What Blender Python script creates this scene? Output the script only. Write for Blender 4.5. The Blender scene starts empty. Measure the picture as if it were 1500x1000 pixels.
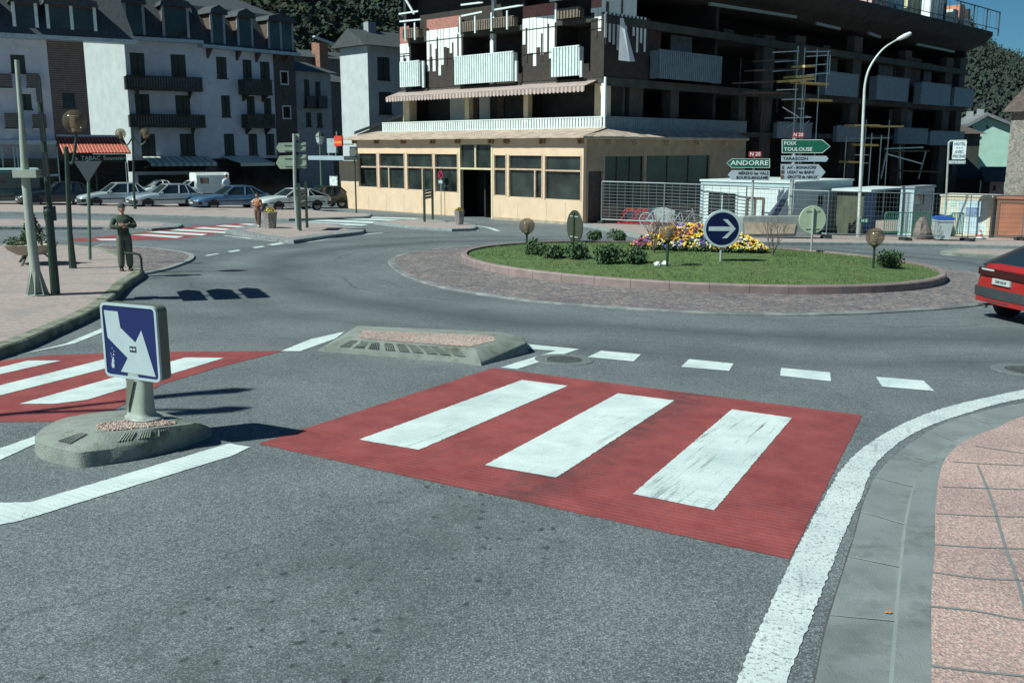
import bpy, bmesh, math, random
from mathutils import Vector, Matrix, noise
R=math.radians
sc=bpy.context.scene
# ---------------- camera, world, sun, exposure ----------------
F=1420.0                         # focal length in pixels of a 1500 px wide frame
PITCH=math.atan(282/F)
cam_d=bpy.data.cameras.new('camera'); cam=bpy.data.objects.new('camera',cam_d)
sc.collection.objects.link(cam); sc.camera=cam
cam.location=(0,0,2.6); cam.rotation_euler=(R(90)-PITCH,0,0)
cam_d.sensor_width=36; cam_d.lens=36*F/1500; cam_d.clip_end=6000; cam_d.clip_start=0.05
SUN_EL=47.0; SX,SY=-0.866,-0.5   # horizontal direction towards the sun
w=bpy.data.worlds.new("World"); sc.world=w; w.use_nodes=True
nt=w.node_tree; bg=nt.nodes['Background']
sky=nt.nodes.new('ShaderNodeTexSky'); sky.sky_type='NISHITA'; sky.sun_disc=False
sky.sun_elevation=R(SUN_EL); sky.sun_rotation=math.atan2(SX,SY); sky.altitude=800; sky.air_density=1.0; sky.dust_density=0.3; sky.ozone_density=2.0
tint=nt.nodes.new('ShaderNodeMix'); tint.data_type='RGBA'; tint.blend_type='MULTIPLY'; tint.inputs['Factor'].default_value=1; tint.inputs['B'].default_value=(0.37,0.75,0.92,1)
nt.links.new(sky.outputs[0],tint.inputs['A']); nt.links.new(tint.outputs['Result'],bg.inputs[0]); bg.inputs[1].default_value=0.05
sd=bpy.data.lights.new('sun','SUN'); so=bpy.data.objects.new('sun',sd); sc.collection.objects.link(so)
sd.energy=5.0; sd.angle=R(0.5); sd.color=(0.92,1.0,0.93)
sv=Vector((SX*math.cos(R(SUN_EL)),SY*math.cos(R(SUN_EL)),math.sin(R(SUN_EL))))
so.rotation_euler=sv.to_track_quat('Z','Y').to_euler(); so.location=sv*60
sc.view_settings.view_transform='Standard'; sc.view_settings.look='None'
sc.view_settings.exposure=0.30; sc.view_settings.gamma=1.0

# ---------------- geometry of the place ----------------
GA,GB=-0.0257,-0.0229            # the square slopes down ahead and to the right
def GZ(x,y): return GA*x+GB*y
def ray(px,py):
    X=px-750; Y=-(py-500)
    return Vector((X, F*math.cos(PITCH)+Y*math.sin(PITCH), -F*math.sin(PITCH)+Y*math.cos(PITCH)))
def G(px,py,dz=0.0):
    r=ray(px,py); t=(dz-2.6)/(r.z-GA*r.x-GB*r.y)
    return Vector((r.x*t,r.y*t,2.6+r.z*t))
def HT(p,px,py):                 # height above ground of a point seen at row py, standing at p
    r=ray(px,py); t=p[1]/r.y
    return 2.6+r.z*t-GZ(p[0],p[1])
def PP(px,py,Y):                 # point at forward distance Y
    r=ray(px,py); t=Y/r.y; return Vector((r.x*t,Y,2.6+r.z*t))

# ---------------- materials ----------------
MATS={}
def mat(name,col,rough=0.7,ns=None,na=0.15,bump=0.0,bs=None,metal=0.0,spec=0.5,alpha=1.0,trans=0.0,wear=None,emit=None):
    if name in MATS: return MATS[name]
    m=bpy.data.materials.new(name); m.use_nodes=True; n=m.node_tree; b=n.nodes['Principled BSDF']
    b.inputs['Base Color'].default_value=(*col,1); b.inputs['Roughness'].default_value=rough
    b.inputs['Metallic'].default_value=metal; b.inputs['Specular IOR Level'].default_value=spec
    b.inputs['Transmission Weight'].default_value=trans; b.inputs['Alpha'].default_value=alpha
    if ns:
        tc=n.nodes.new('ShaderNodeTexCoord'); t1=n.nodes.new('ShaderNodeTexNoise'); t1.inputs['Scale'].default_value=ns; t1.inputs['Detail'].default_value=6
        n.links.new(tc.outputs['Object'],t1.inputs['Vector'])
        cr=n.nodes.new('ShaderNodeValToRGB'); cr.color_ramp.elements[0].position=0.3; cr.color_ramp.elements[1].position=0.7
        cr.color_ramp.elements[0].color=(*[c*(1-na) for c in col],1); cr.color_ramp.elements[1].color=(*[min(1,c*(1+na)) for c in col],1)
        n.links.new(t1.outputs['Fac'],cr.inputs['Fac']); out=cr.outputs['Color']
        if wear:
            t2=n.nodes.new('ShaderNodeTexNoise'); t2.inputs['Scale'].default_value=wear[1]; t2.inputs['Detail'].default_value=10; t2.inputs['Roughness'].default_value=0.7
            n.links.new(tc.outputs['Object'],t2.inputs['Vector'])
            c2=n.nodes.new('ShaderNodeValToRGB'); c2.color_ramp.elements[0].position=wear[2]; c2.color_ramp.elements[1].position=wear[2]+0.12
            n.links.new(t2.outputs['Fac'],c2.inputs['Fac'])
            mx=n.nodes.new('ShaderNodeMix'); mx.data_type='RGBA'; n.links.new(c2.outputs['Color'],mx.inputs['Factor'])
            n.links.new(out,mx.inputs['A']); mx.inputs['B'].default_value=(*wear[0],1); out=mx.outputs['Result']
        n.links.new(out,b.inputs['Base Color'])
        if bump:
            t3=n.nodes.new('ShaderNodeTexNoise'); t3.inputs['Scale'].default_value=bs or ns*3; t3.inputs['Detail'].default_value=4
            n.links.new(tc.outputs['Object'],t3.inputs['Vector'])
            bp=n.nodes.new('ShaderNodeBump'); bp.inputs['Strength'].default_value=bump; bp.inputs['Distance'].default_value=0.02
            n.links.new(t3.outputs['Fac'],bp.inputs['Height']); n.links.new(bp.outputs['Normal'],b.inputs['Normal'])
    MATS[name]=m; return m
def nodes(m):
    return m.node_tree.nodes, m.node_tree.links, m.node_tree.nodes['Principled BSDF']
def N(ns,t,**kw):
    n=ns.new(t)
    for k,v in kw.items():
        if k in ('noise_dimensions','operation','blend_type','data_type','voronoi_dimensions','feature','bands_direction','wave_type','vector_type','wave_profile','offset'): setattr(n,k,v)
        else: n.inputs[k.replace('_',' ')].default_value=v
    return n
def ramp(ns,p0,p1,c0=(0,0,0),c1=(1,1,1)):
    r=ns.new('ShaderNodeValToRGB'); e=r.color_ramp.elements
    e[0].position=p0; e[1].position=p1; e[0].color=(*c0,1); e[1].color=(*c1,1); return r
def mix(ns,ls,fac,a,b,mode='MIX'):
    m=ns.new('ShaderNodeMix'); m.data_type='RGBA'; m.blend_type=mode
    for s,v in (('Factor',fac),('A',a),('B',b)):
        if isinstance(v,(int,float)): m.inputs[s].default_value=v
        elif isinstance(v,tuple): m.inputs[s].default_value=(*v,1)
        else: ls.new(v,m.inputs[s])
    return m.outputs['Result']
RC=(4.9,27.2)                    # middle of the roundabout
def asphalt():
    m=bpy.data.materials.new('asphalt'); m.use_nodes=True; ns,ls,b=nodes(m)
    tc=ns.new('ShaderNodeTexCoord'); O=tc.outputs['Object']
    fine=N(ns,'ShaderNodeTexVoronoi',Scale=150.0); ls.new(O,fine.inputs['Vector'])
    fr=ramp(ns,0.05,1.0,(0.084,0.100,0.104),(0.275,0.305,0.305)); 
    sep=ns.new('ShaderNodeSeparateColor'); ls.new(fine.outputs['Color'],sep.inputs[0]); 
    pw=N(ns,'ShaderNodeMath',operation='POWER'); ls.new(sep.outputs[0],pw.inputs[0]); pw.inputs[1].default_value=2.2; ls.new(pw.outputs[0],fr.inputs['Fac'])
    col=fr.outputs['Color']
    n0=N(ns,'ShaderNodeTexNoise',Scale=28.0,Detail=5.0); ls.new(O,n0.inputs['Vector']); r0=ramp(ns,0.3,0.7,(0.80,0.80,0.80),(1.16,1.16,1.16)); ls.new(n0.outputs['Fac'],r0.inputs['Fac'])
    col=mix(ns,ls,1.0,col,r0.outputs['Color'],'MULTIPLY')
    n1=N(ns,'ShaderNodeTexNoise',Scale=0.5,Detail=6.0,Roughness=0.6); ls.new(O,n1.inputs['Vector']); r1=ramp(ns,0.3,0.7,(0.74,0.75,0.77),(1.2,1.2,1.2)); ls.new(n1.outputs['Fac'],r1.inputs['Fac'])
    col=mix(ns,ls,1.0,col,r1.outputs['Color'],'MULTIPLY')
    chp=N(ns,'ShaderNodeTexVoronoi',Scale=55.0,voronoi_dimensions='2D'); ls.new(O,chp.inputs['Vector']); cs_=ns.new('ShaderNodeSeparateColor'); ls.new(chp.outputs['Color'],cs_.inputs[0])
    q1=N(ns,'ShaderNodeMath',operation='LESS_THAN'); ls.new(chp.outputs['Distance'],q1.inputs[0]); q1.inputs[1].default_value=.30
    q2=N(ns,'ShaderNodeMath',operation='GREATER_THAN'); ls.new(cs_.outputs[0],q2.inputs[0]); q2.inputs[1].default_value=.78
    q3=N(ns,'ShaderNodeMath',operation='MULTIPLY'); ls.new(q1.outputs[0],q3.inputs[0]); ls.new(q2.outputs[0],q3.inputs[1]); q4=N(ns,'ShaderNodeMath',operation='MULTIPLY'); ls.new(q3.outputs[0],q4.inputs[0]); q4.inputs[1].default_value=.55
    col=mix(ns,ls,q4.outputs[0],col,(0.36,0.39,0.38))
    q5=N(ns,'ShaderNodeMath',operation='LESS_THAN'); ls.new(cs_.outputs[1],q5.inputs[0]); q5.inputs[1].default_value=.25; q6=N(ns,'ShaderNodeMath',operation='MULTIPLY'); ls.new(q1.outputs[0],q6.inputs[0]); ls.new(q5.outputs[0],q6.inputs[1]); q7=N(ns,'ShaderNodeMath',operation='MULTIPLY'); ls.new(q6.outputs[0],q7.inputs[0]); q7.inputs[1].default_value=.6
    col=mix(ns,ls,q7.outputs[0],col,(0.05,0.06,0.062))
    # worn wheel tracks following the ring road (rubber polished into the surface)
    sub=N(ns,'ShaderNodeVectorMath',operation='SUBTRACT'); ls.new(O,sub.inputs[0]); sub.inputs[1].default_value=(RC[0],RC[1],0)
    flat=N(ns,'ShaderNodeVectorMath',operation='MULTIPLY'); ls.new(sub.outputs[0],flat.inputs[0]); flat.inputs[1].default_value=(1,1,0)
    ln=N(ns,'ShaderNodeVectorMath',operation='LENGTH'); ls.new(flat.outputs[0],ln.inputs[0])
    n2=N(ns,'ShaderNodeTexNoise',Scale=0.35,Detail=3.0); ls.new(O,n2.inputs['Vector'])
    ad=N(ns,'ShaderNodeMath',operation='MULTIPLY_ADD'); ls.new(n2.outputs['Fac'],ad.inputs[0]); ad.inputs[1].default_value=1.6; ls.new(ln.outputs['Value'],ad.inputs[2])
    for c,wd,st in ((12.1,1.0,0.62),(14.2,0.8,0.40)):
        d=N(ns,'ShaderNodeMath',operation='SUBTRACT'); ls.new(ad.outputs[0],d.inputs[0]); d.inputs[1].default_value=c
        a=N(ns,'ShaderNodeMath',operation='ABSOLUTE'); ls.new(d.outputs[0],a.inputs[0])
        rr=ramp(ns,0.0,min(1,wd),(st,st,st),(0,0,0)); ls.new(a.outputs[0],rr.inputs['Fac'])
        col=mix(ns,ls,rr.outputs['Color'],col,(0.05,0.062,0.066))
    # thin skid arcs
    wv=N(ns,'ShaderNodeTexNoise',Scale=9.0,Detail=2.0,noise_dimensions='1D'); ls.new(ad.outputs[0],wv.inputs['W']); rw=ramp(ns,0.62,0.7,(0,0,0),(0.5,0.5,0.5)); ls.new(wv.outputs['Fac'],rw.inputs['Fac'])
    gate=N(ns,'ShaderNodeTexNoise',Scale=0.18,Detail=1.0); ls.new(O,gate.inputs['Vector']); rg=ramp(ns,0.45,0.6); ls.new(gate.outputs['Fac'],rg.inputs['Fac'])
    rad=ramp(ns,0.0,1.0,(1,1,1),(0,0,0)); dd=N(ns,'ShaderNodeMath',operation='MULTIPLY_ADD'); ls.new(ln.outputs['Value'],dd.inputs[0]); dd.inputs[1].default_value=1/4.0; dd.inputs[2].default_value=-3.2; ls.new(dd.outputs[0],rad.inputs['Fac'])
    f1=mix(ns,ls,1.0,rw.outputs['Color'],rg.outputs['Color'],'MULTIPLY'); f1=mix(ns,ls,1.0,f1,rad.outputs['Color'],'MULTIPLY')
    col=mix(ns,ls,f1,col,(0.045,0.05,0.055))
    # oil drips along the approach lane
    mp=ns.new('ShaderNodeMapping'); mp.inputs['Scale'].default_value=(1,0.72,1); ls.new(O,mp.inputs['Vector'])
    dn=N(ns,'ShaderNodeTexNoise',Scale=9.0,Detail=2.0); ls.new(O,dn.inputs['Vector'])
    dv=N(ns,'ShaderNodeVectorMath',operation='MULTIPLY_ADD'); ls.new(dn.outputs['Color'],dv.inputs[0]); dv.inputs[1].default_value=(0.09,0.09,0); ls.new(mp.outputs[0],dv.inputs[2])
    vo=N(ns,'ShaderNodeTexVoronoi',Scale=7.5,Randomness=1.0,voronoi_dimensions='2D'); ls.new(dv.outputs[0],vo.inputs['Vector'])
    vs=ns.new('ShaderNodeSeparateColor'); ls.new(vo.outputs['Color'],vs.inputs[0])
    th=N(ns,'ShaderNodeMath',operation='MULTIPLY'); ls.new(vs.outputs[1],th.inputs[0]); th.inputs[1].default_value=0.24
    sz0=N(ns,'ShaderNodeMath',operation='SUBTRACT'); ls.new(th.outputs[0],sz0.inputs[0]); ls.new(vo.outputs['Distance'],sz0.inputs[1]); sz=ramp(ns,0.0,0.12); ls.new(sz0.outputs[0],sz.inputs['Fac'])
    pick=N(ns,'ShaderNodeMath',operation='GREATER_THAN'); ls.new(vs.outputs[2],pick.inputs[0]); pick.inputs[1].default_value=0.35
    c0=N(ns,'ShaderNodeVectorMath',operation='SUBTRACT'); ls.new(O,c0.inputs[0]); c0.inputs[1].default_value=(-0.35,6.5,0)
    c1=N(ns,'ShaderNodeVectorMath',operation='MULTIPLY'); ls.new(c0.outputs[0],c1.inputs[0]); c1.inputs[1].default_value=(0.62,0.42,0)
    c2=N(ns,'ShaderNodeVectorMath',operation='LENGTH'); ls.new(c1.outputs[0],c2.inputs[0]); 
    mpr=ns.new('ShaderNodeMapping'); mpr.inputs['Rotation'].default_value=(0,0,.506); ls.new(O,mpr.inputs['Vector']); sxx=ns.new('ShaderNodeSeparateXYZ'); ls.new(mpr.outputs[0],sxx.inputs[0])
    pb=G(880,655); B0=pb.x*math.cos(.506)-pb.y*math.sin(.506); dx_=N(ns,'ShaderNodeMath',operation='SUBTRACT'); ls.new(sxx.outputs['X'],dx_.inputs[0]); dx_.inputs[1].default_value=B0
    ax_=N(ns,'ShaderNodeMath',operation='ABSOLUTE'); ls.new(dx_.outputs[0],ax_.inputs[0]); cr1=ramp(ns,0.7,1.25,(1,1,1),(0,0,0)); cr1.color_ramp.elements[1].position=1.0; ls.new(ax_.outputs[0],cr1.inputs['Fac'])
    syy=ns.new('ShaderNodeSeparateXYZ'); ls.new(O,syy.inputs[0]); yg=N(ns,'ShaderNodeMath',operation='MULTIPLY_ADD'); ls.new(syy.outputs['Y'],yg.inputs[0]); yg.inputs[1].default_value=.1; yg.inputs[2].default_value=0; cr2=ramp(ns,0.78,1.0,(1,1,1),(0,0,0)); ls.new(yg.outputs[0],cr2.inputs['Fac'])
    cgm=mix(ns,ls,1.0,cr1.outputs['Color'],cr2.outputs['Color'],'MULTIPLY'); cg=ramp(ns,0.0,1.0); ls.new(cgm,cg.inputs['Fac'])
    k=N(ns,'ShaderNodeMath',operation='MULTIPLY'); ls.new(sz.outputs[0],k.inputs[0]); ls.new(pick.outputs[0],k.inputs[1])
    k2=N(ns,'ShaderNodeMath',operation='MULTIPLY'); ls.new(k.outputs[0],k2.inputs[0]); ls.new(cg.outputs['Color'],k2.inputs[1])
    k3=N(ns,'ShaderNodeMath',operation='MULTIPLY'); ls.new(k2.outputs[0],k3.inputs[0]); k3.inputs[1].default_value=0.72
    col=mix(ns,ls,k3.outputs[0],col,(0.014,0.02,0.02))
    sm=N(ns,'ShaderNodeTexNoise',Scale=2.6,Detail=5.0,Roughness=0.6); ls.new(mp.outputs[0],sm.inputs['Vector']); rs=ramp(ns,0.38,0.62,(0.0,0.0,0.0),(0.38,0.38,0.38)); ls.new(sm.outputs['Fac'],rs.inputs['Fac'])
    sf=mix(ns,ls,1.0,rs.outputs['Color'],cg.outputs['Color'],'MULTIPLY'); col=mix(ns,ls,sf,col,(0.055,0.065,0.068))
    # hairline cracks
    dn2=N(ns,'ShaderNodeTexNoise',Scale=1.2,Detail=6.0); ls.new(O,dn2.inputs['Vector'])
    dv2=N(ns,'ShaderNodeVectorMath',operation='MULTIPLY_ADD'); ls.new(dn2.outputs['Color'],dv2.inputs[0]); dv2.inputs[1].default_value=(1.0,1.0,0); ls.new(O,dv2.inputs[2])
    ve=N(ns,'ShaderNodeTexVoronoi',feature='DISTANCE_TO_EDGE',Scale=0.22,voronoi_dimensions='2D'); ls.new(dv2.outputs[0],ve.inputs['Vector'])
    rc=ramp(ns,0.0,0.004,(0.4,0.4,0.4),(0,0,0)); ls.new(ve.outputs['Distance'],rc.inputs['Fac'])
    col=mix(ns,ls,rc.outputs['Color'],col,(0.035,0.04,0.042))
    ls.new(col,b.inputs['Base Color']); b.inputs['Roughness'].default_value=0.75; b.inputs['Specular IOR Level'].default_value=0.35
    bp=N(ns,'ShaderNodeBump',Strength=0.5,Distance=0.004); ls.new(fine.outputs['Distance'],bp.inputs['Height']); ls.new(bp.outputs['Normal'],b.inputs['Normal'])
    return m
def paint(name,c0,c1,wear,ang,groove=0.5,scuff=False,wth=0.60,gcol=(0.2,0.22,0.22),band=None):
    """road paint with grooves, dirt and worn-through patches"""
    m=bpy.data.materials.new(name); m.use_nodes=True; ns,ls,b=nodes(m)
    tc=ns.new('ShaderNodeTexCoord'); O=tc.outputs['Object']
    mp=ns.new('ShaderNodeMapping'); mp.inputs['Rotation'].default_value=(0,0,ang); ls.new(O,mp.inputs['Vector'])
    n1=N(ns,'ShaderNodeTexNoise',Scale=2.2,Detail=8.0,Roughness=0.65); ls.new(O,n1.inputs['Vector']); r1=ramp(ns,0.3,0.72,c0,c1); ls.new(n1.outputs['Fac'],r1.inputs['Fac']); col=r1.outputs['Color']
    wv=N(ns,'ShaderNodeTexWave',Scale=4.6,Distortion=0.8); wv.inputs['Detail'].default_value=2; wv.bands_direction='Y'; ls.new(mp.outputs[0],wv.inputs['Vector'])
    wr=ramp(ns,0.0,0.45,(groove,groove,groove),(0,0,0)); ls.new(wv.outputs['Fac'],wr.inputs['Fac'])
    n3=N(ns,'ShaderNodeTexNoise',Scale=5.0,Detail=4.0); ls.new(O,n3.inputs['Vector']); r3=ramp(ns,0.3,0.6); ls.new(n3.outputs['Fac'],r3.inputs['Fac'])
    gg=mix(ns,ls,1.0,wr.outputs['Color'],r3.outputs['Color'],'MULTIPLY')
    col=mix(ns,ls,gg,col,gcol)
    n2=N(ns,'ShaderNodeTexNoise',Scale=38.0,Detail=8.0,Roughness=0.75); ls.new(O,n2.inputs['Vector']); r2=ramp(ns,wth,wth+0.07,(0,0,0),(wear,wear,wear)); ls.new(n2.outputs['Fac'],r2.inputs['Fac'])
    col=mix(ns,ls,r2.outputs['Color'],col,(0.1,0.11,0.11))
    mp2=ns.new('ShaderNodeMapping'); mp2.inputs['Scale'].default_value=(9,0.55,1); ls.new(mp.outputs[0],mp2.inputs['Vector'])
    n4=N(ns,'ShaderNodeTexNoise',Scale=1.6,Detail=6.0,Roughness=0.7); ls.new(mp2.outputs[0],n4.inputs['Vector'])
    s=0.85 if scuff else 0.35; r4=ramp(ns,0.55 if scuff else 0.60,0.68,(0,0,0),(s,s,s)); ls.new(n4.outputs['Fac'],r4.inputs['Fac'])
    col=mix(ns,ls,r4.outputs['Color'],col,(0.07,0.075,0.08))
    if band:
        sx=ns.new('ShaderNodeSeparateXYZ'); ls.new(mp.outputs[0],sx.inputs[0]); d=N(ns,'ShaderNodeMath',operation='SUBTRACT'); ls.new(sx.outputs['X'],d.inputs[0]); d.inputs[1].default_value=band
        a=N(ns,'ShaderNodeMath',operation='ABSOLUTE'); ls.new(d.outputs[0],a.inputs[0]); rb=ramp(ns,0.05,0.42,(1,1,1),(0,0,0)); ls.new(a.outputs[0],rb.inputs['Fac'])
        n5=N(ns,'ShaderNodeTexNoise',Scale=7.0,Detail=6.0,Roughness=0.7); ls.new(O,n5.inputs['Vector']); r5=ramp(ns,0.40,0.62,(0.12,0.12,0.12),(0.75,0.75,0.75)); ls.new(n5.outputs['Fac'],r5.inputs['Fac'])
        col=mix(ns,ls,mix(ns,ls,1.0,rb.outputs['Color'],r5.outputs['Color'],'MULTIPLY'),col,(0.085,0.045,0.045))
    ls.new(col,b.inputs['Base Color']); b.inputs['Roughness'].default_value=0.6
    fine=N(ns,'ShaderNodeTexVoronoi',Scale=70.0); ls.new(O,fine.inputs['Vector'])
    bp=N(ns,'ShaderNodeBump',Strength=0.35,Distance=0.006); ls.new(fine.outputs['Distance'],bp.inputs['Height']); ls.new(bp.outputs['Normal'],b.inputs['Normal'])
    return m
def aggregate(name,cols,scale,jx=None,bump=0.5):
    """coloured stones set in concrete: voronoi cells"""
    m=bpy.data.materials.new(name); m.use_nodes=True; ns,ls,b=nodes(m)
    tc=ns.new('ShaderNodeTexCoord'); O=tc.outputs['Object']
    v=N(ns,'ShaderNodeTexVoronoi',Scale=scale); ls.new(O,v.inputs['Vector'])
    sp=ns.new('ShaderNodeSeparateColor'); ls.new(v.outputs['Color'],sp.inputs[0])
    r=ns.new('ShaderNodeValToRGB'); r.color_ramp.interpolation='CONSTANT' if len(cols)>2 else 'LINEAR'
    e=r.color_ramp.elements
    while len(e)<len(cols): e.new(0.5)
    for i,c in enumerate(cols): e[i].position=i/len(cols); e[i].color=(*c,1)
    ls.new(sp.outputs[0],r.inputs['Fac']); col=r.outputs['Color']
    n1=N(ns,'ShaderNodeTexNoise',Scale=0.9,Detail=7.0); ls.new(O,n1.inputs['Vector']); r1=ramp(ns,0.3,0.7,(0.8,0.8,0.82),(1.15,1.13,1.12)); ls.new(n1.outputs['Fac'],r1.inputs['Fac'])
    col=mix(ns,ls,1.0,col,r1.outputs['Color'],'MULTIPLY')
    if jx:
        ed=N(ns,'ShaderNodeTexVoronoi',feature='DISTANCE_TO_EDGE',Scale=scale); ls.new(O,ed.inputs['Vector'])
        re=ramp(ns,0.02,0.09,jx,(1,1,1)); ls.new(ed.outputs['Distance'],re.inputs['Fac'])
        col=mix(ns,ls,1.0,col,re.outputs['Color'],'MULTIPLY')
        bp=N(ns,'ShaderNodeBump',Strength=bump,Distance=0.02); ls.new(ed.outputs['Distance'],bp.inputs['Height'])
    else:
        bp=N(ns,'ShaderNodeBump',Strength=bump,Distance=0.01); ls.new(v.outputs['Distance'],bp.inputs['Height'])
    ls.new(col,b.inputs['Base Color']); ls.new(bp.outputs['Normal'],b.inputs['Normal']); b.inputs['Roughness'].default_value=0.8
    return m
def striped(name,c0,c1,scale,axis='X',rough=0.8,power=0.5):
    m=bpy.data.materials.new(name); m.use_nodes=True; ns,ls,b=nodes(m)
    tc=ns.new('ShaderNodeTexCoord'); sp=ns.new('ShaderNodeSeparateXYZ'); ls.new(tc.outputs['Object'],sp.inputs[0])
    a=N(ns,'ShaderNodeMath',operation='MULTIPLY'); ls.new(sp.outputs[axis],a.inputs[0]); a.inputs[1].default_value=scale
    f=N(ns,'ShaderNodeMath',operation='FRACT'); ls.new(a.outputs[0],f.inputs[0])
    r=ns.new('ShaderNodeValToRGB'); r.color_ramp.interpolation='CONSTANT'; r.color_ramp.elements[0].color=(*c0,1); r.color_ramp.elements[1].color=(*c1,1); r.color_ramp.elements[1].position=power
    ls.new(f.outputs[0],r.inputs['Fac'])
    n1=N(ns,'ShaderNodeTexNoise',Scale=3.0,Detail=5.0); ls.new(tc.outputs['Object'],n1.inputs['Vector']); r1=ramp(ns,0.3,0.7,(0.8,0.8,0.8),(1.1,1.1,1.1)); ls.new(n1.outputs['Fac'],r1.inputs['Fac'])
    ls.new(mix(ns,ls,1.0,r.outputs['Color'],r1.outputs['Color'],'MULTIPLY'),b.inputs['Base Color']); b.inputs['Roughness'].default_value=rough
    return m

# ---------------- mesh helpers ----------------
class MB:
    def __init__(s): s.v=[]; s.f=[]; s.mi=[]
    def add(s,vs,fs,mi=0):
        o=len(s.v); s.v+= [tuple(v) for v in vs]; s.f+=[tuple(i+o for i in f) for f in fs]; s.mi+=[mi]*len(fs)
    def box(s,x0,x1,y0,y1,z0,z1,mi=0):
        s.add([(x0,y0,z0),(x1,y0,z0),(x1,y1,z0),(x0,y1,z0),(x0,y0,z1),(x1,y0,z1),(x1,y1,z1),(x0,y1,z1)],
              [(0,3,2,1),(4,5,6,7),(0,1,5,4),(1,2,6,5),(2,3,7,6),(3,0,4,7)],mi)
    def bar(s,a,b,w,h=None,mi=0):
        """box bar between two points"""
        a=Vector(a); b=Vector(b); h=h or w; d=(b-a).normalized()
        up=Vector((0,0,1)) if abs(d.z)<0.95 else Vector((0,1,0))
        x=d.cross(up).normalized()*w/2; y=x.cross(d).normalized()*h/2
        vs=[p+q for p in (a,b) for q in (-x-y,x-y,x+y,-x+y)]
        s.add(vs,[(0,3,2,1),(4,5,6,7),(0,1,5,4),(1,2,6,5),(2,3,7,6),(3,0,4,7)],mi)
    def tube(s,pts,r,n=10,cap=True,mi=0):
        pts=[Vector(p) for p in pts]; rs=r if isinstance(r,(list,tuple)) else [r]*len(pts)
        rings=[]; px=None
        for i,p in enumerate(pts):
            d=((pts[min(i+1,len(pts)-1)]-pts[max(i-1,0)])).normalized()
            up=Vector((0,0,1)) if abs(d.z)<0.9 else Vector((1,0,0))
            if px is None: x=d.cross(up).normalized()
            else: x=(px-d*px.dot(d)).normalized()
            px=x; y=d.cross(x)
            rings.append([p+(x*math.cos(2*math.pi*k/n)+y*math.sin(2*math.pi*k/n))*rs[i] for k in range(n)])
        vs=[v for rg in rings for v in rg]; fs=[]
        for i in range(len(pts)-1):
            for k in range(n): fs.append((i*n+k,i*n+(k+1)%n,(i+1)*n+(k+1)%n,(i+1)*n+k))
        if cap: fs.append(tuple(range(n))[::-1]); fs.append(tuple((len(pts)-1)*n+k for k in range(n)))
        s.add(vs,fs,mi)
    def lathe(s,prof,c=(0,0,0),n=20,axis='Z',mi=0,sy=1.0):
        vs=[];fs=[]
        for r,z in prof:
            for k in range(n):
                a=2*math.pi*k/n; p=(r*math.cos(a),r*math.sin(a)*sy,z)
                if axis=='Y': p=(p[0],p[2],p[1])
                if axis=='X': p=(p[2],p[0],p[1])
                vs.append((p[0]+c[0],p[1]+c[1],p[2]+c[2]))
        for i in range(len(prof)-1):
            for k in range(n): fs.append((i*n+k,i*n+(k+1)%n,(i+1)*n+(k+1)%n,(i+1)*n+k))
        if prof[0][0]>1e-4: fs.append(tuple(range(n))[::-1])
        if prof[-1][0]>1e-4: fs.append(tuple((len(prof)-1)*n+k for k in range(n)))
        s.add(vs,fs,mi)
    def prism(s,poly,y0,y1,mi=0,plane='XZ'):
        """polygon (a,b) extruded; plane XZ extrudes along y, XY along z"""
        n=len(poly)
        if plane=='XZ': vs=[(a,y0,b) for a,b in poly]+[(a,y1,b) for a,b in poly]
        elif plane=='YZ': vs=[(y0,a,b) for a,b in poly]+[(y1,a,b) for a,b in poly]
        else: vs=[(a,b,y0) for a,b in poly]+[(a,b,y1) for a,b in poly]
        fs=[tuple(range(n)),tuple(range(n,2*n))[::-1]]+[(i,i+n,(i+1)%n+n,(i+1)%n) for i in range(n)]
        s.add(vs,fs,mi)
    def build(s,name,m,parent=None,smooth=False,loc=None):
        me=bpy.data.meshes.new(name); me.from_pydata(s.v,[],s.f); 
        ms=m if isinstance(m,(list,tuple)) else [m]
        for q in ms: me.materials.append(q)
        if len(ms)>1: me.polygons.foreach_set('material_index',s.mi)
        bm=bmesh.new(); bm.from_mesh(me); bmesh.ops.recalc_face_normals(bm,faces=bm.faces); bm.to_mesh(me); bm.free()
        if smooth:
            me.polygons.foreach_set('use_smooth',[True]*len(me.polygons))
            try: me.set_sharp_from_angle(angle=R(40))
            except Exception: pass
        o=bpy.data.objects.new(name,me); sc.collection.objects.link(o)
        if parent: o.parent=parent
        if loc is not None: o.location=loc
        return o
def thing(name,label,cat,loc=(0,0,0),rz=0.0,group=None):
    o=bpy.data.objects.new(name,None); sc.collection.objects.link(o); o.location=loc; o.rotation_euler=(0,0,rz); o.empty_display_size=0.2
    o['label']=label; o['category']=cat
    if group: o['group']=group
    return o
def tag(o,label,cat,group=None,kind=None):
    o['label']=label; o['category']=cat
    if group: o['group']=group
    if kind: o['kind']=kind
    return o
def struct(o,label=None,kind='structure'):
    o['kind']=kind
    if label: o['label']=label
    return o
def copytree(o,loc=None,rz=None,label=None,parent=None):
    c=o.copy(); sc.collection.objects.link(c); c.parent=parent
    if loc is not None: c.location=loc
    if rz is not None: c.rotation_euler=(0,0,rz)
    if label: c['label']=label
    for ch in list(o.children): copytree(ch,parent=c)
    return c
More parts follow.
